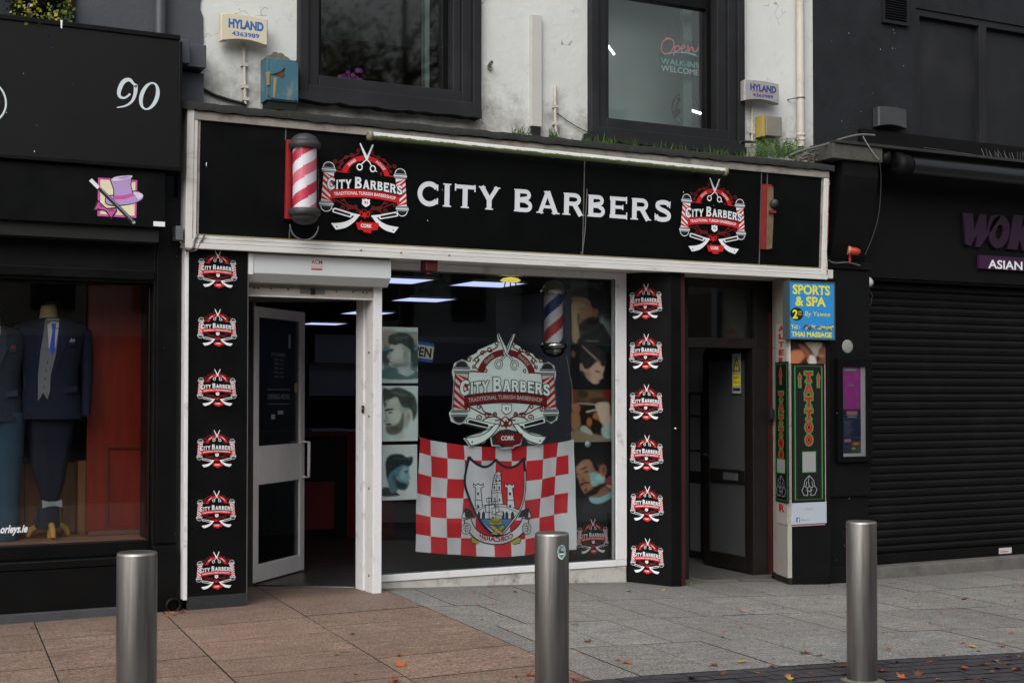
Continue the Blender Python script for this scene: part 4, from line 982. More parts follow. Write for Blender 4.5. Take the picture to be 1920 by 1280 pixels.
p.blob(222, 1040, 18, 4, '#14222a', 1, 8, .3); p.blob(224, 1052, 9, 4, '#1c2e36', 1, 0, .3); p.blob(238, 1112, 10, 4, '#3c3a42', .95, 0, .3)
poster('haircut photo in blue light of a man facing right, lowest of three posters', (60, 855, 300, 1235), p)
PD = -.13
# tall strip of photographs at the right edge
ws = thing('photo_panel', 'tall black panel of four barbering photographs beside the window frame', 'photo panel', tuple(FWN.P(FWN.hit(1110, 1050)[0], gz0, PD)))
sx0, sx1 = FWN.hit(1070, 800, PD)[0], FWN.hit(1152, 800, PD)[0]
m = MB(); m.fbox(FWN, sx0, gx1, gz0+.0, FWN.hit(1070, 527, PD)[1], PD-.006, PD-.0005, M('panel black', C('#16191a'), .45)); m.build('panel', ws)
y5 = lambda v: 510+v/3.875
def strip(paint, za, zb2, sc, d=None):
    d = PD
    ha = FWN.hit(1070, sc(za), d)[1]; hb = FWN.hit(1070, sc(zb2), d)[1]; paint.gain = 1.2; paint.build('photo_print', ws, FWN, d, (sx0+.003, sx1-.003, hb, ha))
p = Paint(28, 65, 360, 520, 44, C('#3c4444'), 4)
p.fill([(250, 330), (360, 300), (360, 500), (300, 480)], '#6e7a7a', 10); p.blob(300, 130, 60, 70, '#222829', .9); p.blob(310, 270, 50, 80, '#23292a', .9); p.blob(340, 140, 16, 40, '#7b6257', .6)
p.fill([(45, 185), (140, 175), (190, 250), (195, 330), (160, 400), (100, 420), (85, 370), (95, 330), (80, 290), (58, 240)], '#8a6a56', 7); p.fill([(90, 380), (150, 330), (235, 320), (240, 370), (170, 428), (95, 422)], '#1e1a18', 10); p.blob(105, 345, 22, 8, '#8a4a42', .8); p.blob(215, 290, 20, 36, '#8a5a46', .9)
p.fill([(35, 170), (50, 125), (100, 108), (170, 102), (232, 118), (275, 160), (282, 240), (252, 300), (240, 262), (190, 252), (178, 205), (120, 182)], '#141616', 8, tex=.3)
p.fill([(36, 225), (120, 220), (132, 248), (85, 290), (76, 350), (97, 500), (44, 500), (38, 360)], '#a08a6c', 6); p.blob(100, 262, 30, 8, '#5c4a3c', .6, -25)
p.fill([(95, 470), (200, 410), (262, 365), (312, 430), (362, 520), (362, 540), (95, 540)], '#16191b', 7); p.blob(190, 497, 48, 6, '#7e7573', .9)
strip(p, 65, 520, y5)
p = Paint(28, 520, 360, 850, 44, C('#0e1012'), 5)
p.blob(330, 540, 50, 40, '#12342f', .9); p.blob(45, 595, 18, 24, '#7b584c', .8)
p.fill([(160, 700), (235, 640), (285, 675), (278, 720), (270, 742), (274, 765), (250, 780), (240, 802), (205, 812), (160, 780), (125, 745), (115, 700)], '#c4a692', 6); p.blob(150, 750, 30, 40, '#8c7060', .6); p.blob(235, 722, 22, 6, '#3a2a25', .9, 15); p.blob(243, 785, 14, 4, '#7c4e47', .8); p.blob(112, 690, 17, 34, '#b08e7c', .95)
p.fill([(100, 610), (98, 560), (140, 530), (225, 535), (282, 580), (302, 650), (270, 684), (232, 645), (165, 700), (130, 692), (108, 655)], '#2b2a29', 7, tex=.3); p.fill([(118, 545), (128, 540), (250, 645), (238, 652)], '#8a8078', 4)
p.fill([(28, 760), (110, 720), (160, 790), (210, 818), (330, 800), (362, 852), (28, 852)], '#10151b', 7); p.blob(120, 735, 14, 25, '#22344a', .8, -30)
strip(p, 520, 850, y5)
p = Paint(28, 852, 360, 1236, 44, C('#4a3828'), 6)
p.blob(180, 900, 110, 40, '#6e5338', .9); p.blob(120, 890, 40, 30, '#2a2018', .8); p.blob(230, 930, 60, 20, '#2f2419', .8); p.blob(310, 890, 35, 40, '#7a2418', .8); p.blob(50, 900, 20, 60, '#7a3a22', .8)
p.fill([(28, 1160), (140, 1140), (250, 1190), (362, 1170), (362, 1238), (28, 1238)], '#8b7d68', 8, tex=.05); p.fill([(105, 1125), (140, 1120), (190, 1165), (180, 1185), (105, 1150)], '#aab4ae', 5)
p.fill([(100, 1090), (92, 1010), (140, 965), (225, 975), (218, 1020), (195, 1085), (130, 1112)], '#191310', 7, tex=.3); p.fill([(195, 1060), (215, 1020), (262, 1060), (270, 1110), (240, 1080)], '#b06a44', 6); p.fill([(185, 1085), (225, 1075), (272, 1130), (252, 1172), (190, 1168)], '#15100d', 7); p.blob(168, 1090, 20, 30, '#b2683f', .95)
p.fill([(215, 965), (262, 945), (322, 955), (328, 1030), (352, 1100), (282, 1118), (240, 1050)], '#cbb8a2', 6); p.fill([(270, 1125), (355, 1090), (362, 1205), (275, 1200)], '#a8c0bd', 7); p.fill([(150, 1010), (215, 998), (216, 1006), (150, 1020)], '#c9c4b8', 3); p.fill([(85, 948), (225, 958), (225, 966), (85, 956)], '#b0a898', 3)
p.fill([(32, 960), (80, 955), (98, 990), (85, 1020), (45, 1010)], '#a86a5c', 5); p.fill([(30, 1020), (90, 1030), (95, 1120), (40, 1140)], '#9a6e4c', 8)
strip(p, 852, 1236, y5)
y6 = lambda v: 820+v/5.333
p = Paint(55, 55, 500, 770, 46, C('#131617'), 7)
p.fill([(200, 640), (300, 680), (420, 640), (500, 600), (500, 770), (180, 770)], '#1f2628', 14, tex=.1)
p.fill([(105, 290), (150, 232), (240, 212), (305, 280), (335, 360), (345, 430), (395, 480), (390, 550), (340, 600), (235, 595), (190, 562), (155, 500), (130, 420), (110, 380)], '#a1775f', 9)
p.blob(300, 330, 50, 70, '#8a6450', .7); p.blob(150, 300, 40, 50, '#b58b70', .6); p.fill([(95, 250), (140, 205), (240, 190), (320, 260), (340, 340), (300, 330), (250, 230), (170, 235), (110, 290)], '#121313', 9)
p.blob(185, 310, 40, 9, '#1e1613', .95, -20); p.blob(118, 372, 16, 9, '#2a1d18', .8); p.blob(212, 345, 26, 9, '#3a2720', .9, -15); p.blob(175, 415, 22, 16, '#8a5f4a', .8); p.blob(178, 432, 24, 7, '#4d332a', .8)
p.fill([(150, 470), (180, 450), (235, 448), (240, 462), (190, 468), (158, 488)], '#241a16', 5); p.blob(202, 488, 32, 12, '#a05c54', .95, -14); p.blob(205, 530, 16, 20, '#3a2922', .8, 20)
p.fill([(200, 565), (250, 530), (300, 495), (390, 470), (400, 500), (350, 560), (270, 590), (215, 595)], '#1d1613', 10); p.fill([(330, 560), (390, 500), (440, 520), (460, 560), (340, 610)], '#8a6552', 9)
p.fill([(245, 370), (290, 355), (330, 365), (390, 380), (405, 440), (385, 465), (340, 468), (315, 490), (270, 488), (258, 440)], '#86bcc0', 6, tex=.06); p.blob(350, 410, 40, 35, '#a9d4d2', .8)
p.blob(383, 338, 36, 58, '#a86f52', .95); p.blob(388, 335, 18, 36, '#5d3a2c', .8)
for x_, y_ in ((425, 445), (462, 420), (470, 465)): p.blob(x_, y_, 26, 26, '#a4483c', .95)
p.fill([(415, 485), (460, 490), (500, 520), (500, 550), (450, 520)], '#c8a896', 6)
p.fill([(245, 605), (340, 608), (420, 580), (492, 535), (496, 590), (430, 640), (340, 672), (262, 655)], '#86b8c2', 6)
strip(p, 55, 770, y6)
emblem_at(EMB, 'emblem', ws, FWN, 1082, 1139, 1006, PD+.001, .00006)
# white suction hook and the cords
m = MB(); m.lathe([(.028, 0), (.026, .006), (.012, .008), (.010, .016), (.002, .017)], FWN.P(*FWN.hit(1102, 832, PD), PD), M('white plastic', C('#b8cfd0'), .4), 18, axis=(0, -1, 0)); tag(m.build('suction_hook'), 'white round suction hook near the flag corner', 'hook')
# OPEN card behind the first poster
FO = Fr(FWN.P(*FWN.hit(786, 658, -.06), -.06), (math.cos(R(-7)), 0, math.sin(R(-7))), (-math.sin(R(-7)), 0, math.cos(R(-7))))
oc = thing('open_sign', 'small OPEN card with blue edges half behind the top poster', 'open sign', tuple(FO.O))
ph = (FO.hit(797, 640)[1]-FO.hit(797, 676)[1])/2; pw_ = FO.hit(813, 658)[0]
m = MB(); m.fbox(FO, -pw_*1.1, pw_, -ph, ph, -.004, 0, M('cream card', C('#b9b9a6'), .6)); m.build('card', oc)
A = Art(); A.rect(-pw_*1.1, ph*.68, pw_, ph, ROYAL); A.rect(-pw_*1.1, -ph, pw_, -ph*.68, ROYAL); A.text('OPEN', -pw_*.06, -ph*.5, ph*1.0, INK, width=pw_*1.85, bold=.03); A.build('lettering', oc, fr=FO, d0=.0005)

# ---- flag
FLR, FLW, FLH = M('flag red', C('#d42430'), .8, bump=.1, bs=300), M('flag white', C('#e4e8f0'), .8, bump=.1, bs=300), M('flag hem', C('#e4eaf0'), .8)
zx = lambda x: 770+x/5.334
zy = lambda y: 810+y/5.334
TOP = [(60, 45), (90, 50), (200, 78), (370, 108), (530, 130), (700, 143), (850, 147), (1010, 145), (1160, 138), (1320, 122), (1470, 104), (1580, 86), (1650, 72)]
BOT = [(40, 1190), (50, 1192), (200, 1206), (360, 1217), (510, 1228), (660, 1240), (830, 1245), (1000, 1240), (1130, 1228), (1300, 1205), (1440, 1190), (1570, 1178), (1650, 1168)]
ip = lambda T, x: float(np.interp(x, [p[0] for p in T], [p[1] for p in T]))
CX0 = [90, 203, 366, 532, 694, 852, 1012, 1164, 1320, 1470, 1585, 1650]
CX1 = [50, 206, 360, 508, 664, 836, 1002, 1132, 1290, 1437, 1572, 1648]
RV = [0, .135, .315, .49, .672, .848, 1]
def fl(px, py, dd=0.0):
    D = -.07
    s, h = FWN.hit(px, py, D)
    wv = .016*math.sin(px*.05+py*.016)+.010*math.sin(px*.12-py*.022)+.006*math.sin(py*.055+px*.02)
    return FWN.P(s, h, D+wv+dd)
def fgrid(u, v):
    """u in columns 0..11, v 0..1 -> photo pixel"""
    i = min(10, int(u)); f = u-i
    xa = CX0[i]+(CX0[i+1]-CX0[i])*f; xb = CX1[i]+(CX1[i+1]-CX1[i])*f
    vv = v
    x = xa+(xb-xa)*vv+22*math.sin(v*5+u*.3)*math.sin(math.pi*min(1, u/10))*math.sin(math.pi*v)
    ya, yb_ = ip(TOP, x), ip(BOT, x); y = ya+(yb_-ya)*v+ (35*math.sin(math.pi*v)*(.5-abs(u/11-.5))*2*-.3) + 14*math.sin(u*1.1)*math.sin(math.pi*v)
    return zx(x), zy(y)
fg = thing('flag', 'red and white chequered flag with a castle crest hung inside the window', 'flag', tuple(fl(930, 1040)))
m = MB(); nu, nv = 5, 5
for i in range(11):
    for j in range(6):
        mm = FLH if i == 10 else (FLR if (i+j) % 2 == 0 else FLW)
        vs = [fl(*fgrid(i+a/nu, RV[j]+(RV[j+1]-RV[j])*b/nv)) for b in range(nv+1) for a in range(nu+1)]
        m.add(vs, [(b*(nu+1)+a, b*(nu+1)+a+1, (b+1)*(nu+1)+a+1, (b+1)*(nu+1)+a) for b in range(nv) for a in range(nu)], mm, True)
m.build('cloth', fg, weld=True)
A = Art(); FN = M('flag navy', C('#1d2233'), .8)
def PZ(pts): return [(zx(x), zy(y)) for x, y in pts]
def dens(pts, closed=True, step=40):
    o = []; n = len(pts)
    for i in range(n if closed else n-1):
        a, b = pts[i], pts[(i+1) % n]; k = max(1, int(math.hypot(b[0]-a[0], b[1]-a[1])/step))
        o += [(a[0]+(b[0]-a[0])*t/k, a[1]+(b[1]-a[1])*t/k) for t in range(k)]
    return o if closed else o+[pts[-1]]
def PO(pts, mt): A.poly(PZ(dens(pts)), mt)
def ST(pts, w, mt, closed=False): A.stroke(PZ(dens(pts, closed)), w/5.334, mt, closed)
# scroll behind the shield
def gring(a0, a1, rxo, ryo, rxi, ryi, cx=848, cy=800): return [(cx+rxo*math.cos(R(a0+(a1-a0)*k/24)), cy+ryo*math.sin(R(a0+(a1-a0)*k/24))) for k in range(25)]+[(cx+rxi*math.cos(R(a1+(a0-a1)*k/24)), cy+ryi*math.sin(R(a1+(a0-a1)*k/24))) for k in range(25)]
for s_ in (-1, 1):
    X = lambda x: 848+s_*(x-848)
    PO([(X(1000), 1060), (X(1060), 1040), (X(1095), 1060), (X(1080), 1105), (X(1020), 1120), (X(985), 1095)], GOLD); ST([(X(1000), 1060), (X(1060), 1040), (X(1095), 1060), (X(1080), 1105), (X(1020), 1120)], 7, FN)
    PO([(X(1090), 780), (X(1165), 750), (X(1190), 790), (X(1205), 850), (X(1160), 855), (X(1120), 840), (X(1060), 850)], FN)
    PO([(X(1175), 790), (X(1200), 845), (X(1165), 850)], FLW); PO([(X(1130), 850), (X(1180), 905), (X(1160), 915), (X(1105), 870)], FLR)
PO(gring(168, 12, 345, 325, 255, 235), FN); PO(gring(166, 14, 333, 313, 266, 246), FLW)
for s_ in (-1, 1):
    X = lambda x: 848+s_*(x-848)
    A.ell(zx(X(1150)), zy(960), 52/5.334, 58/5.334, FN, 18); A.ell(zx(X(1150)), zy(960), 46/5.334, 52/5.334, FLW, 18)
    for k in (-22, 0, 22): ST(spline([(X(1110), 950+k), (X(1150), 960+k*1.2), (X(1185), 940+k)], 4), 6, FN)
    ST(spline([(X(1140), 915), (X(1160), 960), (X(1150), 1008)], 4), 6, FN)
# shield
LSH = [(575, 250), (640, 310), (720, 345), (790, 330), (860, 278)]; RSH = [(860, 278), (920, 330), (985, 355), (1070, 325), (1135, 262)]
low = spline([(1135, 262), (1140, 430), (1120, 620), (1060, 800), (960, 960), (860, 1035), (760, 960), (650, 810), (570, 640), (530, 480), (575, 250)], 5)
out_ = spline(LSH, 4)[:-1]+spline(RSH, 4)[:-1]+low
PO(spline(LSH, 4)+[p for p in low if p[0] <= 860], FLW); PO(spline(RSH, 4)[:-1]+[p for p in low if p[0] >= 860], FLR)
PO([(690, 860), (1010, 860), (960, 945), (862, 1020), (770, 945)], SKYB)
ST(out_, 26, FN, True)
ST([p for p in low[4:] if p[0] > 900], 8, FLW)
# bridge, towers, steeple, ship
PO([(640, 770), (740, 728), (850, 712), (950, 725), (1070, 775), (1010, 862), (690, 862)], FLW); ST([(640, 770), (740, 728), (850, 712), (950, 725), (1070, 775)], 9, FN); ST([(655, 790), (740, 750), (850, 735), (950, 748), (1055, 795)], 6, FN)
for x_ in (685, 730, 925, 960, 1010): PO([(x_-14, 862), (x_-14, 810), (x_, 785), (x_+14, 810), (x_+14, 862)], FN)
ST([(690, 864), (1010, 864)], 8, FN)
for x0_, w0 in ((672, 48), (987, 42)):
    tw = [(x0_-w0*.62, 750), (x0_-w0*.5, 555), (x0_-w0, 540), (x0_-w0, 512), (x0_-w0*.5, 530), (x0_, 512), (x0_+w0*.5, 530), (x0_+w0, 512), (x0_+w0, 545), (x0_+w0*.55, 560), (x0_+w0*.95, 750)]
    PO(tw, FLW); ST(tw, 8, FN); ST([(x0_-w0*.55, 675), (x0_+w0*.8, 680)], 7, FN); A.rect(zx(x0_-9), zy(628), zx(x0_+9), zy(600), FN); PO([(x0_-12, 750), (x0_-8, 728), (x0_+6, 722), (x0_+14, 750)], FN)
stp = [(808, 715), (808, 590), (828, 490), (845, 430), (865, 402), (888, 388), (905, 402), (918, 440), (915, 500), (915, 590), (925, 715)]
PO(stp, FLW); ST(stp, 9, FN); ST([(865, 715), (868, 590), (868, 500), (878, 395)], 5, FN)
for y_ in (432, 452, 490, 515, 578, 600): ST([(838 if y_ < 500 else 815, y_+8), (870, y_), (916, y_+6)], 6, FN)
for x_, y_, h_ in ((838, 570, 40), (892, 575, 40), (858, 490, 22), (900, 492, 22), (838, 680, 26), (890, 690, 28), (868, 442, 14), (903, 442, 14)): A.ell(zx(x_), zy(y_-h_/2), 8/5.334, h_/2/5.334, FN, 10)
for pts in ([(745, 730), (830, 722), (835, 790), (745, 800)], [(805, 755), (880, 750), (875, 815), (810, 815)], [(750, 660), (800, 655), (800, 690), (755, 695)], [(820, 690), (870, 690), (870, 720), (825, 718)], [(850, 800), (915, 790), (920, 835), (865, 830)]): PO(pts, FLW); ST(pts, 6, FN, True)
ST([(775, 640), (780, 860)], 7, FN); ST([(840, 650), (845, 870)], 7, FN)
PO([(775, 880), (840, 850), (910, 870), (905, 915), (850, 920), (790, 915)], GOLD); ST([(780, 885), (845, 905), (908, 885)], 7, FN); ST([(780, 870), (845, 888), (905, 870)], 6, FN); PO([(800, 862), (815, 835), (830, 862)], FN)
for s_ in (-1, 1):
    X = lambda x: 862+s_*(x-862)
    PO([(X(790), 930), (X(820), 925), (X(925), 1010), (X(895), 1022), (X(800), 950)], GOLD); ST([(X(790), 930), (X(820), 925), (X(925), 1010)], 6, FN)
def scf(x, y):
    a = R(90)-x/300; return (zx(855+292*math.cos(a)), zy(800+272*math.sin(a)+ -y*1.0))
A.text('CORCAIGH', 0, -18, 46, M('flag letter red', C('#9c2430'), .8), width=345, fn=scf, mirror=True, bold=.03)
A.build('crest', fg, fn=lambda u, v, d: fl(u, v, d), d0=.004, eps=.00016, sub=4)
m = MB(); m.tube([fl(1080, 825), FWN.P(*FWN.hit(1072, 720, -.06), -.06), FWN.P(*FWN.hit(1062, 668, -.1), -.1)], .0035, M('string', C('#8f8a7c'), .8), 5); m.build('cord', fg)
m = MB(); m.tube([fl(787, 822), FWN.P(*FWN.hit(784, 815, -.05), -.05), FWN.P(*FWN.hit(783, 760, -.045), -.045)], .003, M('string', C('#8f8a7c'), .8), 5); m.build('cord', fg)

# ---- barber poles
def barber_pole(name, label, base, r, h, cols, capm, axis_top, glassy=True, dome=.6, n=40, turns=1.6, tw=1):
    t = thing(name, label, 'barber pole', tuple(base))
    m = MB(); nz = 60; vs = []; k = len(cols)
    for j in range(nz+1):
        for i in range(n): a = 2*math.pi*i/n; vs.append(Vector(base)+Vector((r*.82*math.cos(a), r*.82*math.sin(a), h*j/nz)))
    for j in range(nz):
        for i in range(n):
            ph = (tw*i/n*1.0+turns*j/nz) % 1.0; c = cols[int(ph*k) % k]
            m.add([vs[j*n+i], vs[j*n+(i+1) % n], vs[(j+1)*n+(i+1) % n], vs[(j+1)*n+i]], [(0, 1, 2, 3)], c, True)
    m.build('striped_drum', t, weld=True)
    m = MB(); m.lathe([(r, 0), (r, h)], base, glass('clear tube', (.97, .98, .98), .5), n, caps=False); m.build('glass_tube', t)
    b = Vector(base)
    for up in (1, -1):
        m = MB(); o_ = b+Vector((0, 0, h if up > 0 else 0))
        prof = [(r*1.02, 0), (r*1.10, r*.1), (r*1.12, r*.35), (r*1.06, r*.45), (r*1.0, r*.5)]+[(r*.95*math.cos(R(a)), r*.5+r*dome*math.sin(R(a))) for a in range(0, 86, 12)]+[(.004, r*.5+r*dome)]
        m.lathe(prof, o_, capm, n, axis=(0, 0, up)); m.build('end_cap', t)
    return t
# lit pole on the fascia
s_, hb_ = FS.hit(571, 392, .12); _, ht_ = FS.hit(571, 279, .12)
pr_ = (FS.hit(598, 340, .12)[0]-FS.hit(546, 340, .12)[0])/2
PRED, PWHT = M('faded red stripe', C('#d86a7e'), .45, var=.1, vs=8), M('pole white stripe', C('#e6e3ec'), .45)
PRED2 = M('strong red stripe', C('#c8304e'), .45)
bp = barber_pole('barber_pole', 'red and white striped barber pole with dark domed ends on the fascia', FS.P(s_, hb_, .12), pr_, ht_-hb_, [PRED, PWHT, PRED2, PWHT], M('sooty metal', C('#2f2f31'), .55, var=.3, vs=10, col2=C('#3f4027'), c2lo=.62, c2hi=.75, c2s=8), 1, turns=1.35, tw=-1)
bs = MB(); a_, h1_ = FS.hit(541, 262, .03); _, h0_ = FS.hit(534, 410, .03); bs.fbox(FS, a_-.01, a_+.16, h0_, h1_, -.014, .03, M('red back board', C('#8d1b1f'), .45)); bs.build('back_board', bp, bevel=.004)
bs = MB(); bs.tube([FS.P(s_+.11*math.cos(R(t)), hb_-.1+.11*math.sin(R(t))-.02, .12) for t in range(180, 361, 15)], .006, GALV, 6); bs.build('hoop', bp)
bs = MB(); bs.fbox(FS, s_-.02, s_+.02, h0_+.05, h0_+.09, .03, .12, DARK); bs.build('wall_bracket', bp); bs = MB(); bs.fbox(FS, s_-.02, s_+.02, h1_-.09, h1_-.05, .03, .12, DARK); bs.build('wall_bracket', bp)
# remains of a second pole
br = thing('broken_pole_bracket', 'weathered red board with broken barber pole bracket on the fascia', 'bracket', tuple(FS.P(*FS.hit(1438, 468), 0)))
r_ = FS.rect(1429, 345, 1446, 467, .01)
m = MB(); m.fbox(FS, r_[0], r_[1], r_[2], r_[3], -.013, .01, M('weathered red', C('#7c2222'), .6, var=.25, vs=9)); m.build('back_board', br, bevel=.002)
m = MB(); w_ = r_[1]-r_[0]; m.fprism(FS, [(r_[0]+w_*.55, r_[2]), (r_[1]+.004, r_[2]+.01), (r_[1]+.01, r_[3]*.5+r_[2]*.5), (r_[1], r_[3]-.02), (r_[0]+w_*.5, r_[3]-.03)], .0105, .03, M('bare plywood', C('#6b5a44'), .85, var=.3, vs=14, bump=.3, bs=60)); m.build('torn_plate', br)
m = MB(); c_ = FS.P(r_[1]-.01, r_[2]+(r_[3]-r_[2])*.70, .05); m.lathe([(.02, -.03), (.035, -.01), (.035, .03), (.015, .045)], c_, M('sooty metal', C('#2f2f31')), 12, axis=(.3, -.6, .5)); m.build('socket', br)
m = MB(); m.fbox(FS, r_[0]+w_*.5, r_[1]+.02, r_[2]+(r_[3]-r_[2])*.56, r_[2]+(r_[3]-r_[2])*.60, .031, .055, M('weathered red', C('#7c2222'))); m.build('clamp', br)
# pole hanging inside the window
FI = FY(10.42); s_, hb_ = FI.hit(1038, 643); _, ht_ = FI.hit(1038, 553); pr_ = (FI.hit(1057, 600)[0]-FI.hit(1018, 600)[0])/2
barber_pole('barber_pole', 'blue red and white barber pole with chrome ends inside the window', FI.P(s_, hb_), pr_, ht_-hb_, [M('pole blue', C('#263f86'), .4), PWHT, M('pole red', C('#b03038'), .4), PWHT], CHROME, 1, turns=1.0, tw=-1, dome=.75)

# ---- right doorway: hall behind a dark door
hx0 = FY(10.25).hit(1291, 800)[0]; hx1 = FY(10.25).hit(1440, 800)[0]
FH = FY(10.25)
DFR = M('dark door paint', C('#161311'), .45, var=.3, vs=6)
z_tr0, z_tr1 = FH.hit(1291, 632)[1], FH.hit(1291, 537)[1]
m = MB(); m.ring(FH, (hx0-.3, hx1+.15, z_tr0-.09, ZS), (hx0, FH.hit(1416, 580)[0], z_tr0, z_tr1), -.08, 0, DFR); xh = FH.hit(1412, 800)[0]; m.fbox(FH, xh, hx1, -.2, z_tr0-.09, -.08, 0, DFR); df = m.build('side_door_frame', bb, bevel=.004)
m = MB(); m.fbox(FH, hx1+.0, hx1+.1, -.2, ZS-.3, -.05, .05, RBRN); m.build('door_jamb', bb)
m = MB(); m.fbox(FH, hx0-.28, hx0+.0, -.2, z_tr0-.09, -.08, -.0, DFR); m.build('door_jamb', bb)
m = MB(); m.fbox(FH, hx0, FH.hit(1416, 580)[0], z_tr0, z_tr1, -.045, -.04, GLSD); m.build('transom_pane', df)
dh = Vector((xh, 10.27, -.13)); de = Vector((7.80, 11.12, -.13)); FDR = Fr(de, dh-de); lw = (de-dh).length
zl = lambda px, py: FDR.hit(px, py)[1]
sd = thing('door', 'dark glazed side door standing open beside the stone pillar', 'door', tuple(dh))
zt1 = zl(1370, 650); 
m = MB(); t_ = .12
zr0, zr1 = zl(1370, 905), zl(1370, 880)
m.fbox(FDR, 0, t_, .02, zt1-.131, -.045, 0, DFR); m.fbox(FDR, lw-t_, lw, .02, zt1-.131, -.045, 0, DFR); m.fbox(FDR, t_, lw-t_, .02, .16, -.045, 0, DFR); m.fprism(FDR, [(0, zt1-.13), (lw, zt1-.13)]+arc(lw-.10, zt1-.10, .10, 0, 90, 8)+arc(.10, zt1-.10, .10, 90, 180, 8), -.045, 0, DFR); m.fbox(FDR, t_, lw-t_, zr0, zr1, -.045, 0, DFR)
m.build('leaf_frame', sd, bevel=.004)
FRST = M('grey door panel', C('#46474a'), .35, var=.1, vs=2)
m = MB(); m.fbox(FDR, t_, lw-t_, zr1, zt1-.13, -.027, -.02, FRST); m.build('upper_pane', sd)
m = MB(); m.fbox(FDR, t_, lw-t_, .16, zr0, -.027, -.02, FRST); m.build('lower_pane', sd)
s_, h_ = FDR.hit(1370, 892); m = MB(); m.fbox(FDR, s_-.12, s_+.12, zr0+.03, zr1-.03, 0, .008, GALV); m.build('letter_plate', sd)
m = MB(); s_, h_ = FDR.hit(1345, 853); m.tube([FDR.P(.06, h_, .0), FDR.P(.06, h_, .05), FDR.P(.2, h_-.02, .055)], .011, DARK, 8); m.build('handle', sd)
s_, h_ = FDR.hit(1381, 700, .004); hw2 = .085; A = Art(); A.rect(-.075, -.19, .075, .19, M('notice white', C('#a9aba0'), .5)); A.poly([(-.062, .02), (.062, .02), (0, .16)], YEL); A.poly([(-.062, .02), (.062, .02), (0, .16), (-.062, .02)], YEL); A.stroke([(-.055, .025), (.055, .025), (0, .15)], .012, INK, True); A.poly([(.005, .11), (-.014, .065), (.004, .07), (-.004, .035), (.016, .08), (0, .075)], INK); A.rect(-.066, -.12, .066, -.01, YEL); A.text('DANGER', 0, -.05, .025, INK, width=.1); A.text('Keep out', 0, -.09, .02, INK, width=.1); A.rect(-.06, -.165, .06, -.14, INK)
wn = A.build('warning_notice', None, fr=FDR, at=(s_, h_), d0=.004); tag(wn, 'yellow and white warning notice on the dark side door', 'notice')
HW_, HD_ = M('hall wall', C('#9a9b9c'), .8, var=.1, vs=2), M('hall dado', C('#202022'), .6)
m = MB(); m.quad((hx0-.3, 10.3, -.2), (hx0-.3, 13.2, -.2), (hx0-.3, 13.2, 2.7), (hx0-.3, 10.3, 2.7), HW_); m.quad((hx0-.5, 13.2, -.2), (9.2, 13.2, -.2), (9.2, 13.2, 2.7), (hx0-.5, 13.2, 2.7), HW_); 
m.quad((8.1, 10.35, -.2), (8.1, 13.2, -.2), (8.1, 13.2, 2.7), (8.1, 10.35, 2.7), HW_); m.quad((hx0-.5, 10.3, 2.6), (9.2, 10.3, 2.6), (9.2, 13.2, 2.6), (hx0-.5, 13.2, 2.6), HW_); m.build('hall_walls', bb, fix=False)
m = MB(); m.box(hx0-.4, 8.1, 10.2, 13.2, -.3, -.125, M('hall floor', C('#4c4a47'), .7, var=.2, vs=4)); m.build('hall_floor', bb)
FHB = Fr((8.06, 0, 0), (0, -1, 0))
hm = MB(); r_ = FHB.rect(1292, 735, 1322, 1040); hm.fbox(FHB, r_[0]-.5, r_[1]+.05, r_[2], r_[3], -.03, 0, HD_); lo_ = thing('meter_cupboard', 'dark cupboard with pale doors in the hall behind the side door', 'cupboard', tuple(FHB.P((r_[0]+r_[1])/2, r_[2])))
hm.build('carcass', lo_)
for y0_, y1_ in ((740, 778), (782, 842), (846, 882), (905, 1030)):
    a = FHB.rect(1294, y0_, 1312, y1_, .01); hm = MB(); hm.fbox(FHB, *a, .002, .012, M('cupboard door', C('#77787a'), .6)); hm.build('cupboard_door', lo_)

# ---- stone pillar between the side door and the next shop
QA, QB = Vector((7.95, 10.19, 0)), Vector((7.81, 9.78, 0)); FQ = Fr(QA, QB-QA); LQ = (QB-QA).length
FB2 = FY(9.78); xq1 = FB2.hit(1556, 800)[0]
m = MB(); m.fprism(Fr((0, 0, -.3), (1, 0, 0), (0, 1, 0)), [(QA.x+.02, QA.y), (QB.x+.02, QB.y+.0), (xq1, QB.y), (xq1, QA.y)], 0, ZS+.3, BLKM); sp = m.build('pillar', bb)
m = MB(); zc = [-.10, .62, 1.28, 2.0, ZS-.0]
for a, b in zip(zc[:-1], zc[1:]): m.fbox(FQ, 0.0, LQ*.28, a+.002, b-.002, -.02, .008, STONE); m.fbox(FQ, LQ*.285, LQ, a+.002, b-.002, -.02, .022, STONE)
m.build('stone_facing', sp, bevel=.003)
m = MB(); m.fbox(FQ, .02, LQ, -.2, -.103, -.02, .012, DARK); m.build('base', sp)
# ------------------------------------------------------------------ tailor's shop on the left
lb = thing('terraced_building', 'slate grey building with a black tailor shopfront beside the barber', 'building', (-1, 10.2, 0))
XL0 = -5.0; XLB = px0-.035
m = MB(); m.box(XL0, XWL-.002, 9.99, 10.4, 3.0, 6.3, SLATE); 
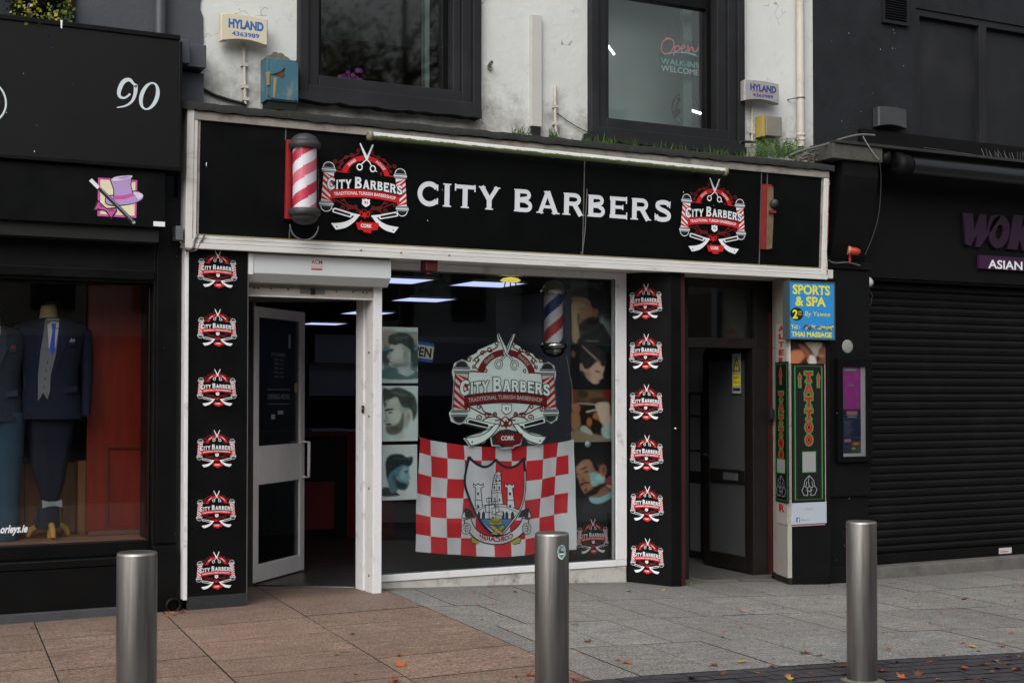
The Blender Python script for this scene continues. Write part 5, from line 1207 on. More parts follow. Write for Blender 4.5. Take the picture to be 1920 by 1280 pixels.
# ragged paint edge over the white wall
e = random.Random(4); pts = [(XWL-.004, 3.3)]
zz = 3.3
while zz < 6.2: pts.append((XWL-.004+.028+e.uniform(-.02, .02), zz)); zz += .06
pts += [(XWL-.004, 6.2)]
m.fprism(FWL, pts, .0015, .012, SLATE); m.build('upper_wall', lb)
m = MB(); m.box(XL0, XWL, 10.02, 14, 6.3, 6.4, SLATE); m.build('roof', lb)
FU = FY(9.985)
wl_ = FU.hit(140, 20)[0]; zwb = FU.hit(60, 60)[1]
m = MB(); m.fbox(FU, wl_-1.3, wl_, zwb-.3, 6.0, -.02, .03, BLKM); wv_ = m.build('window', lb)
m = MB(); m.fbox(FU, wl_-1.2, wl_-.12, zwb-.2, 5.9, .031, .036, M('dark pane', C('#101214'), .08)); m.build('pane', wv_)
# shopfront: pilaster, fascia backing, window, riser
FP_ = FY(9.86)
pl0, pl1 = FP_.hit(287, 800)[0], XLB
m = MB(); m.box(pl0, pl1, 9.86, 10.3, -.05, 3.0, BLK); m.box(pl0+.02, pl1-.0, 9.845, 9.8595, FP_.hit(300, 1018)[1], 2.95, BLK); m.box(pl0-.0, pl1, 9.82, 9.8595, -.05, FP_.hit(300, 1022)[1]-.004, BLK); m.build('pilaster', lb, bevel=.004)
m = MB(); m.box(pl1+.002, pl1+.05, 9.88, 10.2, -.05, 3.5, DARK); m.build('gap_board', lb)
FT = FY(9.98); gz0t, gz1t = FT.hit(150, 1017)[1], FT.hit(150, 533)[1]
gxl, gxr = -4.2, FT.hit(277, 800)[0]
m = MB(); m.box(XL0, pl0-.002, 9.70, 10.2, FT.hit(150, 455)[1], 3.0, DARK); m.box(XL0, pl0-.002, 9.86, 10.2, gz1t+.02, FT.hit(150, 455)[1]-.002, BLKM); m.build('fascia_backing', lb)
m = MB(); zf = FT.hit(150, 500)[1]; m.box(XL0, pl0-.003, 9.83, 9.858, zf-.09, zf-.02, BLK); m.build('moulding', lb, bevel=.008)
m = MB(); m.ring(FT, (gxl-.2, pl0-.002, gz0t-.10, gz1t+.10), (gxl, gxr, gz0t, gz1t), -.05, .03, BLK); sw2 = m.build('shop_window', lb, bevel=.006)
m = MB(); m.fbox(FT, gxl, gxr, gz0t, gz1t, -.02, -.012, GLST); m.build('pane', sw2)
m = MB(); m.fbox(FT, gxl-.2, pl0-.003, gz0t-.16, gz0t-.102, -.05, .12, BLK); m.build('sill', sw2, bevel=.008)
m = MB(); m.box(XL0, pl0-.003, 9.87, 10.1, .04, gz0t-.164, BLK); m.build('stall_riser', lb)
m = MB(); m.box(XL0, pl0-.004, 9.82, 10.1, -.06, .055, M('grey kerb paint', C('#3c3e42'), .7, var=.2, vs=6)); m.build('base_strip', lb, bevel=.004)
A = Art(); 
def italic(t, px, py, h, wpx_l, wpx_r, dest):
    a, hh = FT.hit(wpx_l, py, -.011); b, _ = FT.hit(wpx_r, py, -.011); A.text(t, (a+b)/2-.01, hh, h, WHT, width=(b-a)*.88, slant=.22, bold=.03)
italic('orleys.ie', 0, 999, .055, -1, 57, None); A.build('lettering', sw2, fr=FT, d0=-.0115)
m = MB(); FDP = FY(9.9); s_, h_ = FDP.hit(319, 1131); c_ = FDP.P(s_, h_, .12)
m.lathe([(.055, 0), (.055, .10), (.042, .10), (.04, .02)], c_+Vector((0, .1, 0)), BLKM, 20, axis=(0, -1, 0)); tag(m.build('drain_outlet'), 'black drain pipe outlet at the foot of the tailor pilaster', 'drain')
# inside the window
WOOD = M('mahogany panel', C('#86240a'), .4, var=.25, vs=3, stretch=(6, 6, .6))
WOOD2 = M('brown oak boards', C('#8a5e38'), .5, var=.25, vs=3, stretch=(5, 5, .5))
m = MB(); m.box(gxl-.2, gxr+.2, 10.03, 11.1, gz0t-.08, gz0t-.005, M('window floor', C('#a87f6c'), .5, var=.2, vs=4)); m.build('display_floor', lb)
m = MB(); m.quad((gxl-.2, 11.1, .2), (gxr+.2, 11.1, .2), (gxr+.2, 11.1, 2.9), (gxl-.2, 11.1, 2.9), M('display black', C('#0c0c0d'), .8)); m.quad((gxl-.2, 10.05, gz1t+.12), (gxr+.2, 10.05, gz1t+.12), (gxr+.2, 11.1, gz1t+.12), (gxl-.2, 11.1, gz1t+.12), DARK); m.build('display_back', lb, fix=False)
FK = FY(10.75); zk = FK.hit(100, 868)[1]
m = MB(); x = gxl-.2
while x < FK.hit(160, 900)[0]: m.box(x, min(x+.27, FK.hit(160, 900)[0]), 10.75, 10.79, gz0t-.004, zk, WOOD2); x += .274
m.box(FK.hit(140, 900)[0], FK.hit(160, 900)[0]+.02, 10.6, 10.75, gz0t-.004, zk+.02, WOOD2); tag(m.build('wooden_screen', bevel=.003), 'low brown boarded screen behind the suit mannequins', 'screen')
FM1 = FY(10.55); xm0, xm1 = FM1.hit(163, 800)[0], FM1.hit(284, 800)[0]
wp = thing('wood_panel', 'tall mahogany red wood panel standing in the tailor window', 'panel', ((xm0+xm1)/2, 10.55, gz0t))
zp1 = FM1.hit(165, 600)[1]+.02; 
m = MB(); m.box(xm0, xm1+.15, 10.55, 10.59, gz0t+.03, zp1+.35, WOOD); m.build('board', wp)
m = MB(); m.box(xm0+.14, xm1-.04, 10.53, 10.549, zk+.11, zk+.13, M('mahogany bead', C('#6b2a1a'), .35)); m.box(xm0+.14, xm0+.16, 10.53, 10.549, gz0t+.05, zk+.11, M('mahogany bead', C('#6b2a1a'), .35)); m.build('moulding', wp, bevel=.003)
m = MB(); m.box(xm0, xm1+.15, 10.45, 10.6, gz0t-.003, gz0t+.03, M('pink brown skirting', C('#7d5a4c'), .5)); m.build('skirting', wp, bevel=.004)
# mannequins: lofted bodies in suits
def ellr(c, a, b, n=20, p=2.4): return [Vector((c[0]+a*math.copysign(abs(math.cos(t))**(2/p), math.cos(t)), c[1]+b*math.copysign(abs(math.sin(t))**(2/p), math.sin(t)), c[2])) for t in [2*math.pi*k/n for k in range(n)]]
def mannequin(label, pxc, py_sh, py_hem, jack, trou, tie, vest, hank, y, bundle, group):
    F = FY(y); xc_ = F.hit(pxc, 700)[0]; zs = F.hit(pxc, py_sh)[1]; zh = F.hit(pxc, py_hem)[1]; z0_ = F.hit(pxc, 1005)[1]
    t = thing('mannequin', label, 'mannequin', (xc_, y, gz0t), group)
    L = zs-zh; zf = lambda f: zs-L*f; hw = L*.34
    m = MB(); m.loft([ellr((xc_, y, zf(f)), hw*w, hw*d) for f, w, d in ((-.045, .30, .28), (-.01, .62, .42), (.03, .92, .5), (.1, 1.0, .58), (.3, .90, .62), (.5, .80, .58), (.62, .78, .56), (.8, .88, .6), (1.0, .94, .64))], jack); jo = m.build('jacket', t)
    fy = lambda f: y-hw*float(np.interp(f, [-.05, 0, .1, .3, .5, .8, 1], [.30, .45, .585, .63, .59, .61, .65]))
    ff = lambda u, f, d: Vector((xc_+u*hw, fy(f)-d+.16*hw*abs(u)**2.2*1.2, zf(f)))
    A = Art()
    fn = lambda u, v, d: ff(u, v, d)
    def PL_(pts, mt):
        P2 = dens([(a*100, b*100) for a, b in pts], True, 8); A.poly([(a/100, b/100) for a, b in P2], mt)
    SHT = M('shirt white', C('#cfcdc3'), .8)
    PL_([(-.25, -.02), (.16, -.02), (.04, .34), (-.10, .55), (-.12, .72), (-.2, .80), (-.31, .73), (-.46, .82), (-.46, .55), (-.40, .3)], vest)
    PL_([(-.2, -.03), (.17, -.03), (.02, .27), (-.10, .33), (-.17, .27)], SHT)
    PL_([(-.08, .02), (.06, .02), (.02, .1), (.0, .30), (-.09, .35), (-.15, .28), (-.06, .1)], tie)
    for k in range(4): A.ell(-.2-.03*k, .42+.085*k, .018, .009, DARK, 10)
    lap = M('lapel '+jack.name, mul(tuple(jack.node_tree.nodes['Principled BSDF'].inputs['Base Color'].default_value)[:3], 1.35), .85)
    PL_([(.17, -.03), (.34, .02), (.30, .18), (.36, .2), (.08, .46), (-.05, .62), (.06, .34)], lap)
    PL_([(-.25, -.03), (-.42, .02), (-.50, .2), (-.50, .46), (-.41, .25)], lap)
    PL_([(.38, .215), (.62, .2), (.60, .24), (.40, .255)], lap); PL_([(.42, .21), (.5, .165), (.54, .19), (.58, .17), (.6, .205)], hank)
    PL_([(.3, .68), (.66, .66), (.66, .72), (.3, .74)], lap)
    A.build('suit_front', jo, fn=fn, d0=.006, eps=.0004)
    m = MB()
    for s_ in (-1, 1):
        m = MB(); m.loft([ellr((xc_+s_*hw*o, y+dy, zf(f)), hw*w, hw*w*1.1, 14, 2) for f, o, w, dy in ((.03, .86, .17, 0), (.1, 1.0, .2, 0), (.35, 1.06, .19, .01), (.55, 1.06, .165, -.01), (.8, 1.02, .15, -.04), (.97, .98, .14, -.06))], jack); m.build('sleeve', t)
    m = MB(); m.loft([ellr((xc_-.02, y, zs+dz), w, w, 16, 2) for dz, w in ((-.02, .075), (.04, .066), (.10, .058), (.125, .055), (.13, .03))], M('bust cream', C('#b8aa78'), .8)); m.build('neck', t)
    m = MB(); m.lathe([(.05, 0), (.06, .02), (.02, .05), (.005, .07)], (xc_, y, zs+.131), M('finial black', C('#161616'), .4), 16); m.build('finial', t)
    zt_ = zf(.9)
    if bundle:
        zb_1 = F.hit(pxc, 940)[1]
        m = MB()
        def folds(ring, c, f):
            return [c+(p-c)*(1+.10*f*math.sin(7*k/36*6.283+f*2)+.05*f*math.sin(13*k/36*6.283)-(.14*max(0, math.cos(4*(k/36*6.283+1.57)))*(1-f) if math.sin(k/36*6.283) < 0 else 0)) for k, p in enumerate(ring)]
        prof_ = [(0, .17, 0), (.15, .165, .0), (.35, .15, .0), (.5, .135, -.005), (.6, .125, -.01), (.75, .105, -.005), (.85, .085, 0), (1, .055, .0)]
        m.loft([folds(ellr((xc_+o, y, zt_+(zb_1-zt_)*f), w, w*.7, 36, 2.2), Vector((xc_+o, y, zt_+(zb_1-zt_)*f)), f) for f, w, o in prof_], trou); m.loft([ellr((xc_+o, y, z_), w, w*.7, 20, 2.2) for z_, w, o in ((zb_1-.005, .055, 0), (zb_1-.05, .075, -.01), (zb_1-.17, .09, -.02), (zb_1-.19, .08, -.02))], trou); m.build('trousers', t)
        A2 = Art(); A2.poly([(-.07, .03), (0, .01), (.07, .03), (.072, -.026), (0, -.01), (-.068, -.03)], M('silver bow', C('#9aa0a8'), .6)); A2.rect(-.018, -.016, .018, .018, GREYP)
        A2.build('bow_tie', t, fr=Fr((xc_, y-.09, zb_1-.01)), d0=0)
        ST_ = M('yellow wood', C('#c39a4a'), .5, var=.2, vs=6)
        m = MB(); zb2 = gz0t
        m.lathe([(.022, 0), (.022, zb_1-.2-zb2)], (xc_, y, zb2), ST_, 14); m.build('stem', t)
        for k in range(3):
            a_ = R(-90+120*k); d_ = Vector((math.cos(a_), math.sin(a_), 0)); m = MB()
            m.tube([Vector((xc_, y, zb2+.10))+d_*.02, Vector((xc_, y, zb2+.095))+d_*.08, Vector((xc_, y, zb2+.06))+d_*.14, Vector((xc_, y, zb2+.012))+d_*.165], [.022, .024, .022, .018], ST_, 10); m.build('foot', t)
    else:
        for s_ in (-1, 1):
            m = MB(); m.loft([ellr((xc_+s_*.10, y, zt_+(gz0t-zt_)*f), w, w, 18, 2.2) for f, w in ((0, .125), (.3, .11), (.6, .09), (1, .08))], trou); m.build('trouser_leg', t)
mannequin('mannequin in navy suit with grey waistcoat and bright blue tie', 96, 604, 785, M('navy wool', C('#131b33'), .9, var=.2, vs=30), M('navy trouser', C('#10172c'), .9, var=.15, vs=8), M('blue silk', C('#2a50d0'), .5), M('grey waistcoat', C('#767982'), .9), M('pale silk', C('#9aa0ad'), .6), 10.42, True, 'suit mannequins in the tailor window')
mannequin('mannequin in grey suit cut off by the left picture edge', -12, 618, 790, M('grey wool', C('#2d3542'), .9, var=.2, vs=30), M('steel blue trouser', C('#2f4a5e'), .9, var=.15, vs=8), M('plum silk', C('#5c1f38'), .5), M('grey waistcoat', C('#767982'), .9), M('red silk', C('#a01c2a'), .6), 10.42, False, 'suit mannequins in the tailor window')
# signs above
FA = FY(9.62)
sx1_ = FA.hit(336, 190)[0]; z1_ = FA.hit(10, 31)[1]; z0_ = FA.hit(10, 294)[1]
s9 = thing('number_sign', 'large black board with white numerals 90 above the tailor window', 'shop sign', (0, 9.7, z0_))
m = MB(); m.fbox(FA, XL0, sx1_, z0_, z1_, -.24, 0, M('black sign board', C('#0c0d0e'), .5, var=.2, vs=2.5, spec=.25)); m.build('board', s9, bevel=.005)
m = MB(); m.fbox(FA, XL0, sx1_+.004, z1_-.022, z1_+.012, -.25, .012, BLK); m.fbox(FA, XL0, sx1_+.004, z0_-.01, z0_+.02, -.25, .010, BLK); m.fbox(FA, sx1_-.004, sx1_+.02, z0_-.01, z1_-.03, -.25, .006, BLK); m.build('trim', s9, bevel=.004)
A = Art(); SW_ = M('silver numeral', C('#c8d2d8'), .4)
def n90(px, py): return FA.hit(px, py, .004)
nine = [(n90(x, y)) for x, y in spline([(250, 157), (243, 150), (232, 153), (224, 168), (224, 180), (233, 184), (244, 176), (253, 160), (254, 172), (249, 188), (237, 198), (219, 202)], 5)]
A.stroke(nine[:31], .025, SW_, taper=lambda t: .55+.6*math.sin(math.pi*min(1, t*1.15+.05))); A.stroke(nine[34:], .03, SW_, taper=lambda t: 1.1-.9*t)
zo = [n90(280+18.5*math.cos(t)+6*math.sin(t), 180.5-26*math.sin(t)-4*math.cos(t)*-.3) for t in [2*math.pi*k/36 for k in range(36)]]
zi = [n90(280+11*math.cos(t)+6*math.sin(t), 180.5-23*math.sin(t)) for t in [2*math.pi*k/36 for k in range(36)]]
A.poly(zo, SW_, [zi]); A.build('numerals', s9, fr=FA, d0=.004)
A = Art(); c_ = FA.hit(-35, 190); A.ringst(c_[0], c_[1], .155, .012, SW_, n=40); A.ell(c_[0], c_[1], .12, .12, M('badge red', C('#3a1c22'), .5), 30); A.build('round_badge', s9, fr=FA, d0=.004)
A = Art(); s_, h_ = FA.hit(115, 47); A.poly([(s_-.008, h_+.03), (s_+.006, h_+.03), (s_+.004, h_-.03), (s_-.006, h_-.025)], WHT); A.poly([(s_+1.0, z0_+.06), (s_+1.004, z0_+.03), (s_+1.008, z0_+.07)], WHT); A.build('dropping', s9, fr=FA, d0=.0125)
FB3 = FY(9.66); z1b = z0_-.012; z0b = FB3.hit(20, 412)[1]; sxb = FB3.hit(310, 360)[0]
hb = thing('hat_sign', 'black panel with pink top hat, cane and bow tie emblem', 'shop sign', (0, 9.75, z0b))
m = MB(); m.fbox(FB3, XL0, sxb, z0b, z1b, -.28, 0, SIGNB); m.build('board', hb, bevel=.004)
m = MB(); a = FB3.rect(288, 415, 309, 424, .01); m.fbox(FB3, a[0], a[1], a[2], a[3], .001, .015, WHT); m.build('end_clip', hb)
A = Art(); h9 = lambda pts: [FB3.hit(x/4, 320+y/4, .002) for x, y in pts]
HP, HL, HC, HPK = M('hat pink', C('#c24f9a'), .5), M('hat lilac', C('#b193c9'), .5), M('hat cream', C('#e0d5b4'), .6, var=.12, vs=14), M('hat dark', C('#1b1420'), .5)
A.poly(h9([(736, 52), (1030, 72), (1022, 355), (730, 340)]), HP); A.poly(h9([(752, 66), (1016, 88), (1008, 338), (752, 325)]), HC)
A.poly(h9(spline([(785, 225), (800, 190), (850, 180), (1010, 150), (1060, 165), (1080, 190), (1060, 225), (980, 255), (860, 268), (800, 255)], 5, True)), HPK); A.poly(h9(spline([(792, 225), (806, 198), (850, 188), (1010, 158), (1056, 170), (1072, 190), (1054, 220), (980, 248), (860, 258), (806, 248)], 5, True)), HL)
A.poly(h9(spline([(1000, 160), (1056, 170), (1072, 190), (1040, 215), (1020, 190)], 4, True)), M('hat pale', C('#d9cbe4'), .5))
A.poly(h9([(822, 70), (870, 40), (985, 30), (992, 60), (985, 110), (1004, 190), (930, 215), (850, 215), (848, 140)]), HPK); A.poly(h9([(832, 74), (872, 48), (980, 40), (984, 62), (978, 110), (996, 185), (930, 206), (858, 206), (856, 138)]), HL); A.poly(h9([(855, 190), (930, 185), (998, 168), (1006, 190), (935, 214), (855, 216)]), HP); A.poly(h9(spline([(835, 68), (870, 46), (980, 36), (985, 52), (900, 74), (850, 78)], 4, True)), M('hat pale', C('#d9cbe4'), .5)); A.poly(h9(spline([(880, 58), (940, 44), (975, 46), (930, 62)], 4, True)), HL)
A.stroke(h9([(675, 65), (1005, 390)]), .028, HPK); A.stroke(h9([(678, 68), (740, 130)]), .026, WHT); A.stroke(h9([(742, 118), (992, 372)]), .006, GREYP); A.ell(*h9([(1003, 388)])[0], .012, .012, GREYP, 10)
A.poly(h9([(702, 295), (735, 225), (780, 270), (800, 285), (868, 280), (875, 300), (835, 358), (795, 305), (775, 295)]), HP); A.stroke(h9([(702, 295), (735, 225), (780, 270), (800, 285), (868, 280), (875, 300), (835, 358), (795, 305), (775, 295)]), .009, HPK, True); A.stroke(h9([(725, 285), (765, 295)]), .006, HPK); A.stroke(h9([(745, 250), (765, 275)]), .006, HPK); A.stroke(h9([(815, 300), (850, 298)]), .006, HPK)
A.build('emblem', hb, fr=FB3, d0=.002)
# things on the slate wall
FDN = FY(9.9); xd = FDN.hit(302, 30)[0]; zd_ = FDN.hit(302, 62)[1]
dp = thing('drainpipe', 'slate grey drainpipe running up the tailor building wall', 'drainpipe', (xd, 9.9, zd_-.3))
m = MB(); m.lathe([(.042, 0), (.042, 2.6)], (xd, 9.93, zd_-.3), SLATEP, 18); m.build('pipe', dp)
m = MB(); m.lathe([(.05, 0), (.052, .01), (.052, .06), (.05, .07)], (xd, 9.93, zd_+1.2), SLATEP, 18); m.build('collar', dp)
r_ = FY(9.80).rect(342, 80, 387, 123)
m = MB(); m.box(r_[0], r_[1], 9.80, 9.99, r_[2], r_[3], SLATEP); m.box(r_[0]-.03, r_[0]+.03, 9.7, 9.8, r_[2]-.005, r_[3]-.0, SLATEP); tag(m.build('gutter_box', bevel=.004), 'slate grey box end sticking out beside the black number board', 'gutter box')
m = MB(); zq = FY(9.9).hit(343, 185)[1]; m.box(r_[0], XWL+.02, 9.9, 9.99, zt-.3, r_[2]-.02, SLATE); m.build('corner_pier', lb)
m = MB(); r2 = FY(9.75).rect(328, 424, 341, 450); m.box(r2[0], r2[1], 9.72, 9.84, r2[2], r2[3], GALV); m.tube([(r2[0]+.03, 9.74, r2[2]), (r2[0]+.08, 9.73, r2[2]-.08), (r2[1]+.1, 9.73, r2[2]-.07), (r2[1]+.16, 9.72, r2[2]+.05)], .007, CABG, 6); tag(m.build('junction_box'), 'small grey junction box with cable beside the fascia corner', 'junction box')
# flower basket
fb = thing('flower_basket', 'hanging flower basket with yellow green leaves at top left', 'flower basket', tuple(FY(9.75).P(*FY(9.75).hit(80, 38), 0)))
rf = random.Random(9); lf = MB(); LV = [M('leaf lime', C('#7c8a2e'), .6), M('leaf green', C('#4b6120'), .6), M('leaf gold', C('#a9962c'), .6), M('petal violet', C('#4b3f8c'), .6)]
c_ = FY(9.75).P(*FY(9.75).hit(80, 2), 0)
def leafq(mb, p, sz, mt, rg):
    d = Vector((rg.gauss(0, 1), rg.gauss(0, 1), rg.gauss(0, 1))).normalized(); u = d.orthogonal().normalized(); w = d.cross(u)
    mb.add([p, p+u*sz*.5+w*sz*.35, p+u*sz, p+u*sz*.5-w*sz*.35], [(0, 1, 2, 3)], mt)
for k in range(900):
    a = rf.uniform(0, 6.28); r = math.sqrt(rf.random()); z_ = rf.gauss(0, .09)
    leafq(lf, c_+Vector((.2*r*math.cos(a), .16*r*math.sin(a), z_-.03*r)), rf.uniform(.02, .04), LV[0] if rf.random() < .5 else LV[rf.choice([1, 1, 2, 2, 3])], rf)
lf.build('foliage', fb, fix=False)
m = MB(); m.lathe([(.06, -.08), (.13, -.02), (.16, .06)], c_+Vector((0, 0, -.02)), BLKM, 18); m.build('basket', fb)
# ------------------------------------------------------------------ noodle bar on the right
rb = thing('terraced_building', 'charcoal building with a closed roller shutter and boarded upper windows', 'building', (11, 10.2, -.2))
XR1 = 17.0; XS0 = FY(10.1).hit(1627, 800)[0]
FRW = FY(9.985)
wx0 = FRW.hit(1718, 100)[0]; wz0 = FRW.hit(1725, 262)[1]; wz1 = FRW.hit(1718, 15)[1]
m = MB(); m.box(XWR+.002, wx0, 9.985, 10.4, 2.9, 6.3, CHAR); m.box(wx0, XR1, 9.985, 10.4, wz1, 6.3, CHAR); m.box(wx0, XR1, 9.985, 10.4, 2.9, wz0, CHAR); m.build('upper_wall', rb)
m = MB(); m.box(XWR, XR1, 10.02, 14, 6.3, 6.4, CHAR); m.build('roof', rb)
FBD = FY(10.03); wxs = [wx0, FBD.hit(1838, 150)[0], FBD.hit(1955, 150)[0], FBD.hit(2080, 150)[0], FBD.hit(2300, 150)[0]]
for a, b in zip(wxs[:-1], wxs[1:]):
    m = MB(); m.ring(FBD, (a+.002, b-.002, wz0+.002, wz1-.002), (a+.06, b-.04, wz0+.03, wz1-.07), -.05, .03, CHARB); w_ = m.build('window', rb, bevel=.004)
    m = MB(); m.fbox(FBD, a+.06, b-.04, wz0+.03, wz1-.07, -.04, -.03, M('boarded pane', C('#1d1e20'), .45, var=.15, vs=1.5, col2=C('#29292c'), c2s=1.2, spec=.3)); m.build('boarded_pane', w_)
# pilaster and corbel
FPL = FY(9.86); ax0, ax1 = xq1+.004, FPL.hit(1628, 800)[0]
m = MB(); m.box(ax0, ax1, 9.86, 10.3, -.35, 3.0, BLKM); zc = FPL.hit(1560, 498)[1]
m.box(ax0-.02, ax1+.02, 9.81, 9.859, zc-.03, zc+.03, BLKM); m.box(ax0+.03, ax1-.0, 9.83, 9.859, FPL.hit(1580, 930)[1], zc-.035, BLKM); m.box(ax0-.004, ax1, 9.825, 9.859, -.35, FPL.hit(1580, 1060)[1], BLKM); m.build('pilaster', rb, bevel=.006)
m = MB(); FCB = FY(9.7); ztop = FCB.hit(1565, 288)[1]; FSC = Fr((ax0+.06, 0, 0), (0, 1, 0), (0, 0, 1))
m.fprism(FSC, [(9.86, zc+.05), (9.86, ztop), (9.66, ztop), (9.66, ztop-.2), (9.80, zc+.2)], 0, ax1-ax0-.1, BLKM); m.build('corbel', rb, bevel=.006)
m = MB(); r_ = FY(9.62).rect(1562, 268, 1655, 296); m.box(r_[0], r_[1], 9.62, 9.98, r_[2], r_[3], M('weathered timber', C('#45443f'), .85, var=.3, vs=9, bump=.3, bs=30)); m.box(r_[0]+.02, XR1, 9.60, 9.98, r_[3]+.002, r_[3]+.03, M('dark ledge', C('#232422'), .8, var=.3, vs=8)); m.build('ledge', rb, bevel=.006)
# awning cassette
FAW = FY(9.66); c0 = FAW.hit(1672, 303); z_a = c0[1]-.035
aw = thing('awning', 'rolled black shop awning under the ledge above the shutter', 'awning', (c0[0]+2, 9.6, z_a))
AWM = M('awning black', C('#17191d'), .3, spec=.5)
m = MB(); m.lathe([(.085, 0), (.085, 7.0)], (c0[0]+.18, 9.62, z_a+.0), AWM, 30, axis=(1, 0, 0)); m.build('roll', aw)
m = MB(); m.lathe([(.02, 0), (.095, .005), (.1, .04), (.1, .12), (.085, .14), (.02, .15)], (c0[0]+.02, 9.62, z_a), BLKM, 24, axis=(1, 0, 0)); m.box(c0[0]+.02, c0[0]+.12, 9.62, 9.9, z_a-.05, z_a+.12, BLKM); m.build('end_bracket', aw)
m = MB(); m.lathe([(.02, 0), (.06, .004), (.06, .09), (.02, .095)], (c0[0]-.1, 9.70, z_a+.06), BLKM, 18, axis=(.5, -.8, 0)); m.build('motor', aw)
# fascia with plum lettering
FF = FY(9.94); zf1, zf0 = FF.hit(1640, 312)[1], FF.hit(1640, 520)[1]
nf = thing('fascia_sign', 'shaded black fascia with plum lettering WOK and ASIAN tag', 'shop sign', (11, 9.95, zf0))
m = MB(); m.fbox(FF, ax1+.004, XR1, zf0, zf1+.35, -.1, 0, M('black fascia sheet', C('#08080a'), .6, var=.15, vs=2, spec=.2)); m.build('panel', nf)
FFL = FY(9.90); 
def glyph(pts, holes=()): return [FFL.hit(x, y) for x, y in pts]
m = MB()
W_ = [(1806, 399), (1824, 400), (1827, 432), (1838, 401), (1850, 402), (1849, 436), (1858, 404), (1878, 403), (1838, 463), (1830, 463), (1832, 440), (1820, 461), (1811, 458)]
DP2 = M('plum lettering', C('#220824'), .5)  # plum darkened to carry the shade under the awning
m.fprism(FFL, glyph(W_), -.03, 0, DP2)
O_o = [(1874+19*math.cos(t)+3*math.sin(t), 435-31*math.sin(t)) for t in [2*math.pi*k/22 for k in range(22)]]; O_i = [(1874+7*math.cos(t)+2*math.sin(t), 435-14*math.sin(t)) for t in [2*math.pi*k/22 for k in range(22)]]
for k in range(22): m.fprism(FFL, glyph([O_o[k], O_o[(k+1) % 22], O_i[(k+1) % 22], O_i[k]]), -.03, 0, DP2)
K_ = [(1901, 403), (1919, 404), (1915, 430), (1936, 405), (1958, 407), (1926, 438), (1940, 470), (1918, 470), (1911, 448), (1908, 468), (1890, 467)]
m.fprism(FFL, glyph(K_), -.03, 0, DP2); m.build('lettering', nf)
r_ = FFL.rect(1836, 478, 2010, 503); m = MB(); m.fbox(FFL, r_[0], r_[1], r_[2], r_[3], -.03, -.001, M('plum tag', C('#340c36'), .5)); m.build('tag', nf)
A = Art(); a, h = FFL.hit(1853, 502); b, _ = FFL.hit(1917, 502); A.text('ASIAN', (a+b)/2, h-.002, .088, WHT, width=b-a, bold=.02); A.build('tag_lettering', nf, fr=FFL, d0=.001); A = Art(); A.text('NOODLES', b+.1, h-.01, .088, WHT, width=.42, bold=.02, align='l'); A.build('tag_lettering', nf, fr=FFL, d0=.001)
# shutter
FSH = FY(10.1); zs1, zs0 = zf0, FSH.hit(1640, 1058)[1]
sh_ = thing('roller_shutter', 'closed black slatted roller shutter of the noodle bar', 'roller shutter', (11, 10.1, zs0))
SHM = M('shutter black', C('#050506'), .45, var=.35, vs=2, rvar=.12, spec=.25, col2=C('#0f0f10'), c2s=1.5)
m = MB(); pitch = .078; zbot = zs0+.10; zc = zbot; prof = []
while zc < zs1+.02:
    for f, d in ((0, -.016), (.10, -.004), (.3, .004), (.5, .007), (.7, .004), (.90, -.004), (.97, -.016)): prof.append((zc+f*pitch, d))
    zc += pitch
v = [FSH.P(ax1-.05, z_, d) for z_, d in prof]+[FSH.P(XR1, z_, d) for z_, d in prof]; n = len(prof)
m.add(v, [(i, n+i, n+i+1, i+1) for i in range(n-1)], SHM, False); m.build('slats', sh_, fix=False)
m = MB(); m.fbox(FSH, ax1-.05, XR1, zs0, zbot, -.02, .012, SHM); m.build('bottom_rail', sh_, bevel=.004)
m = MB(); m.fbox(FSH, ax1-.02, ax1+.05, zs0-.05, zs1, -.02, .04, SHM); m.build('guide_rail', sh_, bevel=.003)
r_ = FSH.rect(1873, 1027, 1897, 1038, .013); A = Art(); A.rect(r_[0], r_[2], r_[1], r_[3], M('sticker white', C('#b9b4b4'), .5)); A.rect(r_[0]+.02, r_[2]+.015, r_[1]-.05, r_[2]+.025, M('sticker red', C('#b23a40'), .5)); A.rect(r_[0]+.02, r_[2]+.03, r_[1]-.09, r_[2]+.036, GREYP); A.build('maker_sticker', sh_, fr=FSH, d0=.0125)
m = MB(); m.box(ax1, XR1, 9.93, 10.3, -.4, zs0-.004, M('worn step', C('#5b5956'), .8, var=.25, vs=7)); m.build('door_step', rb, bevel=.01)
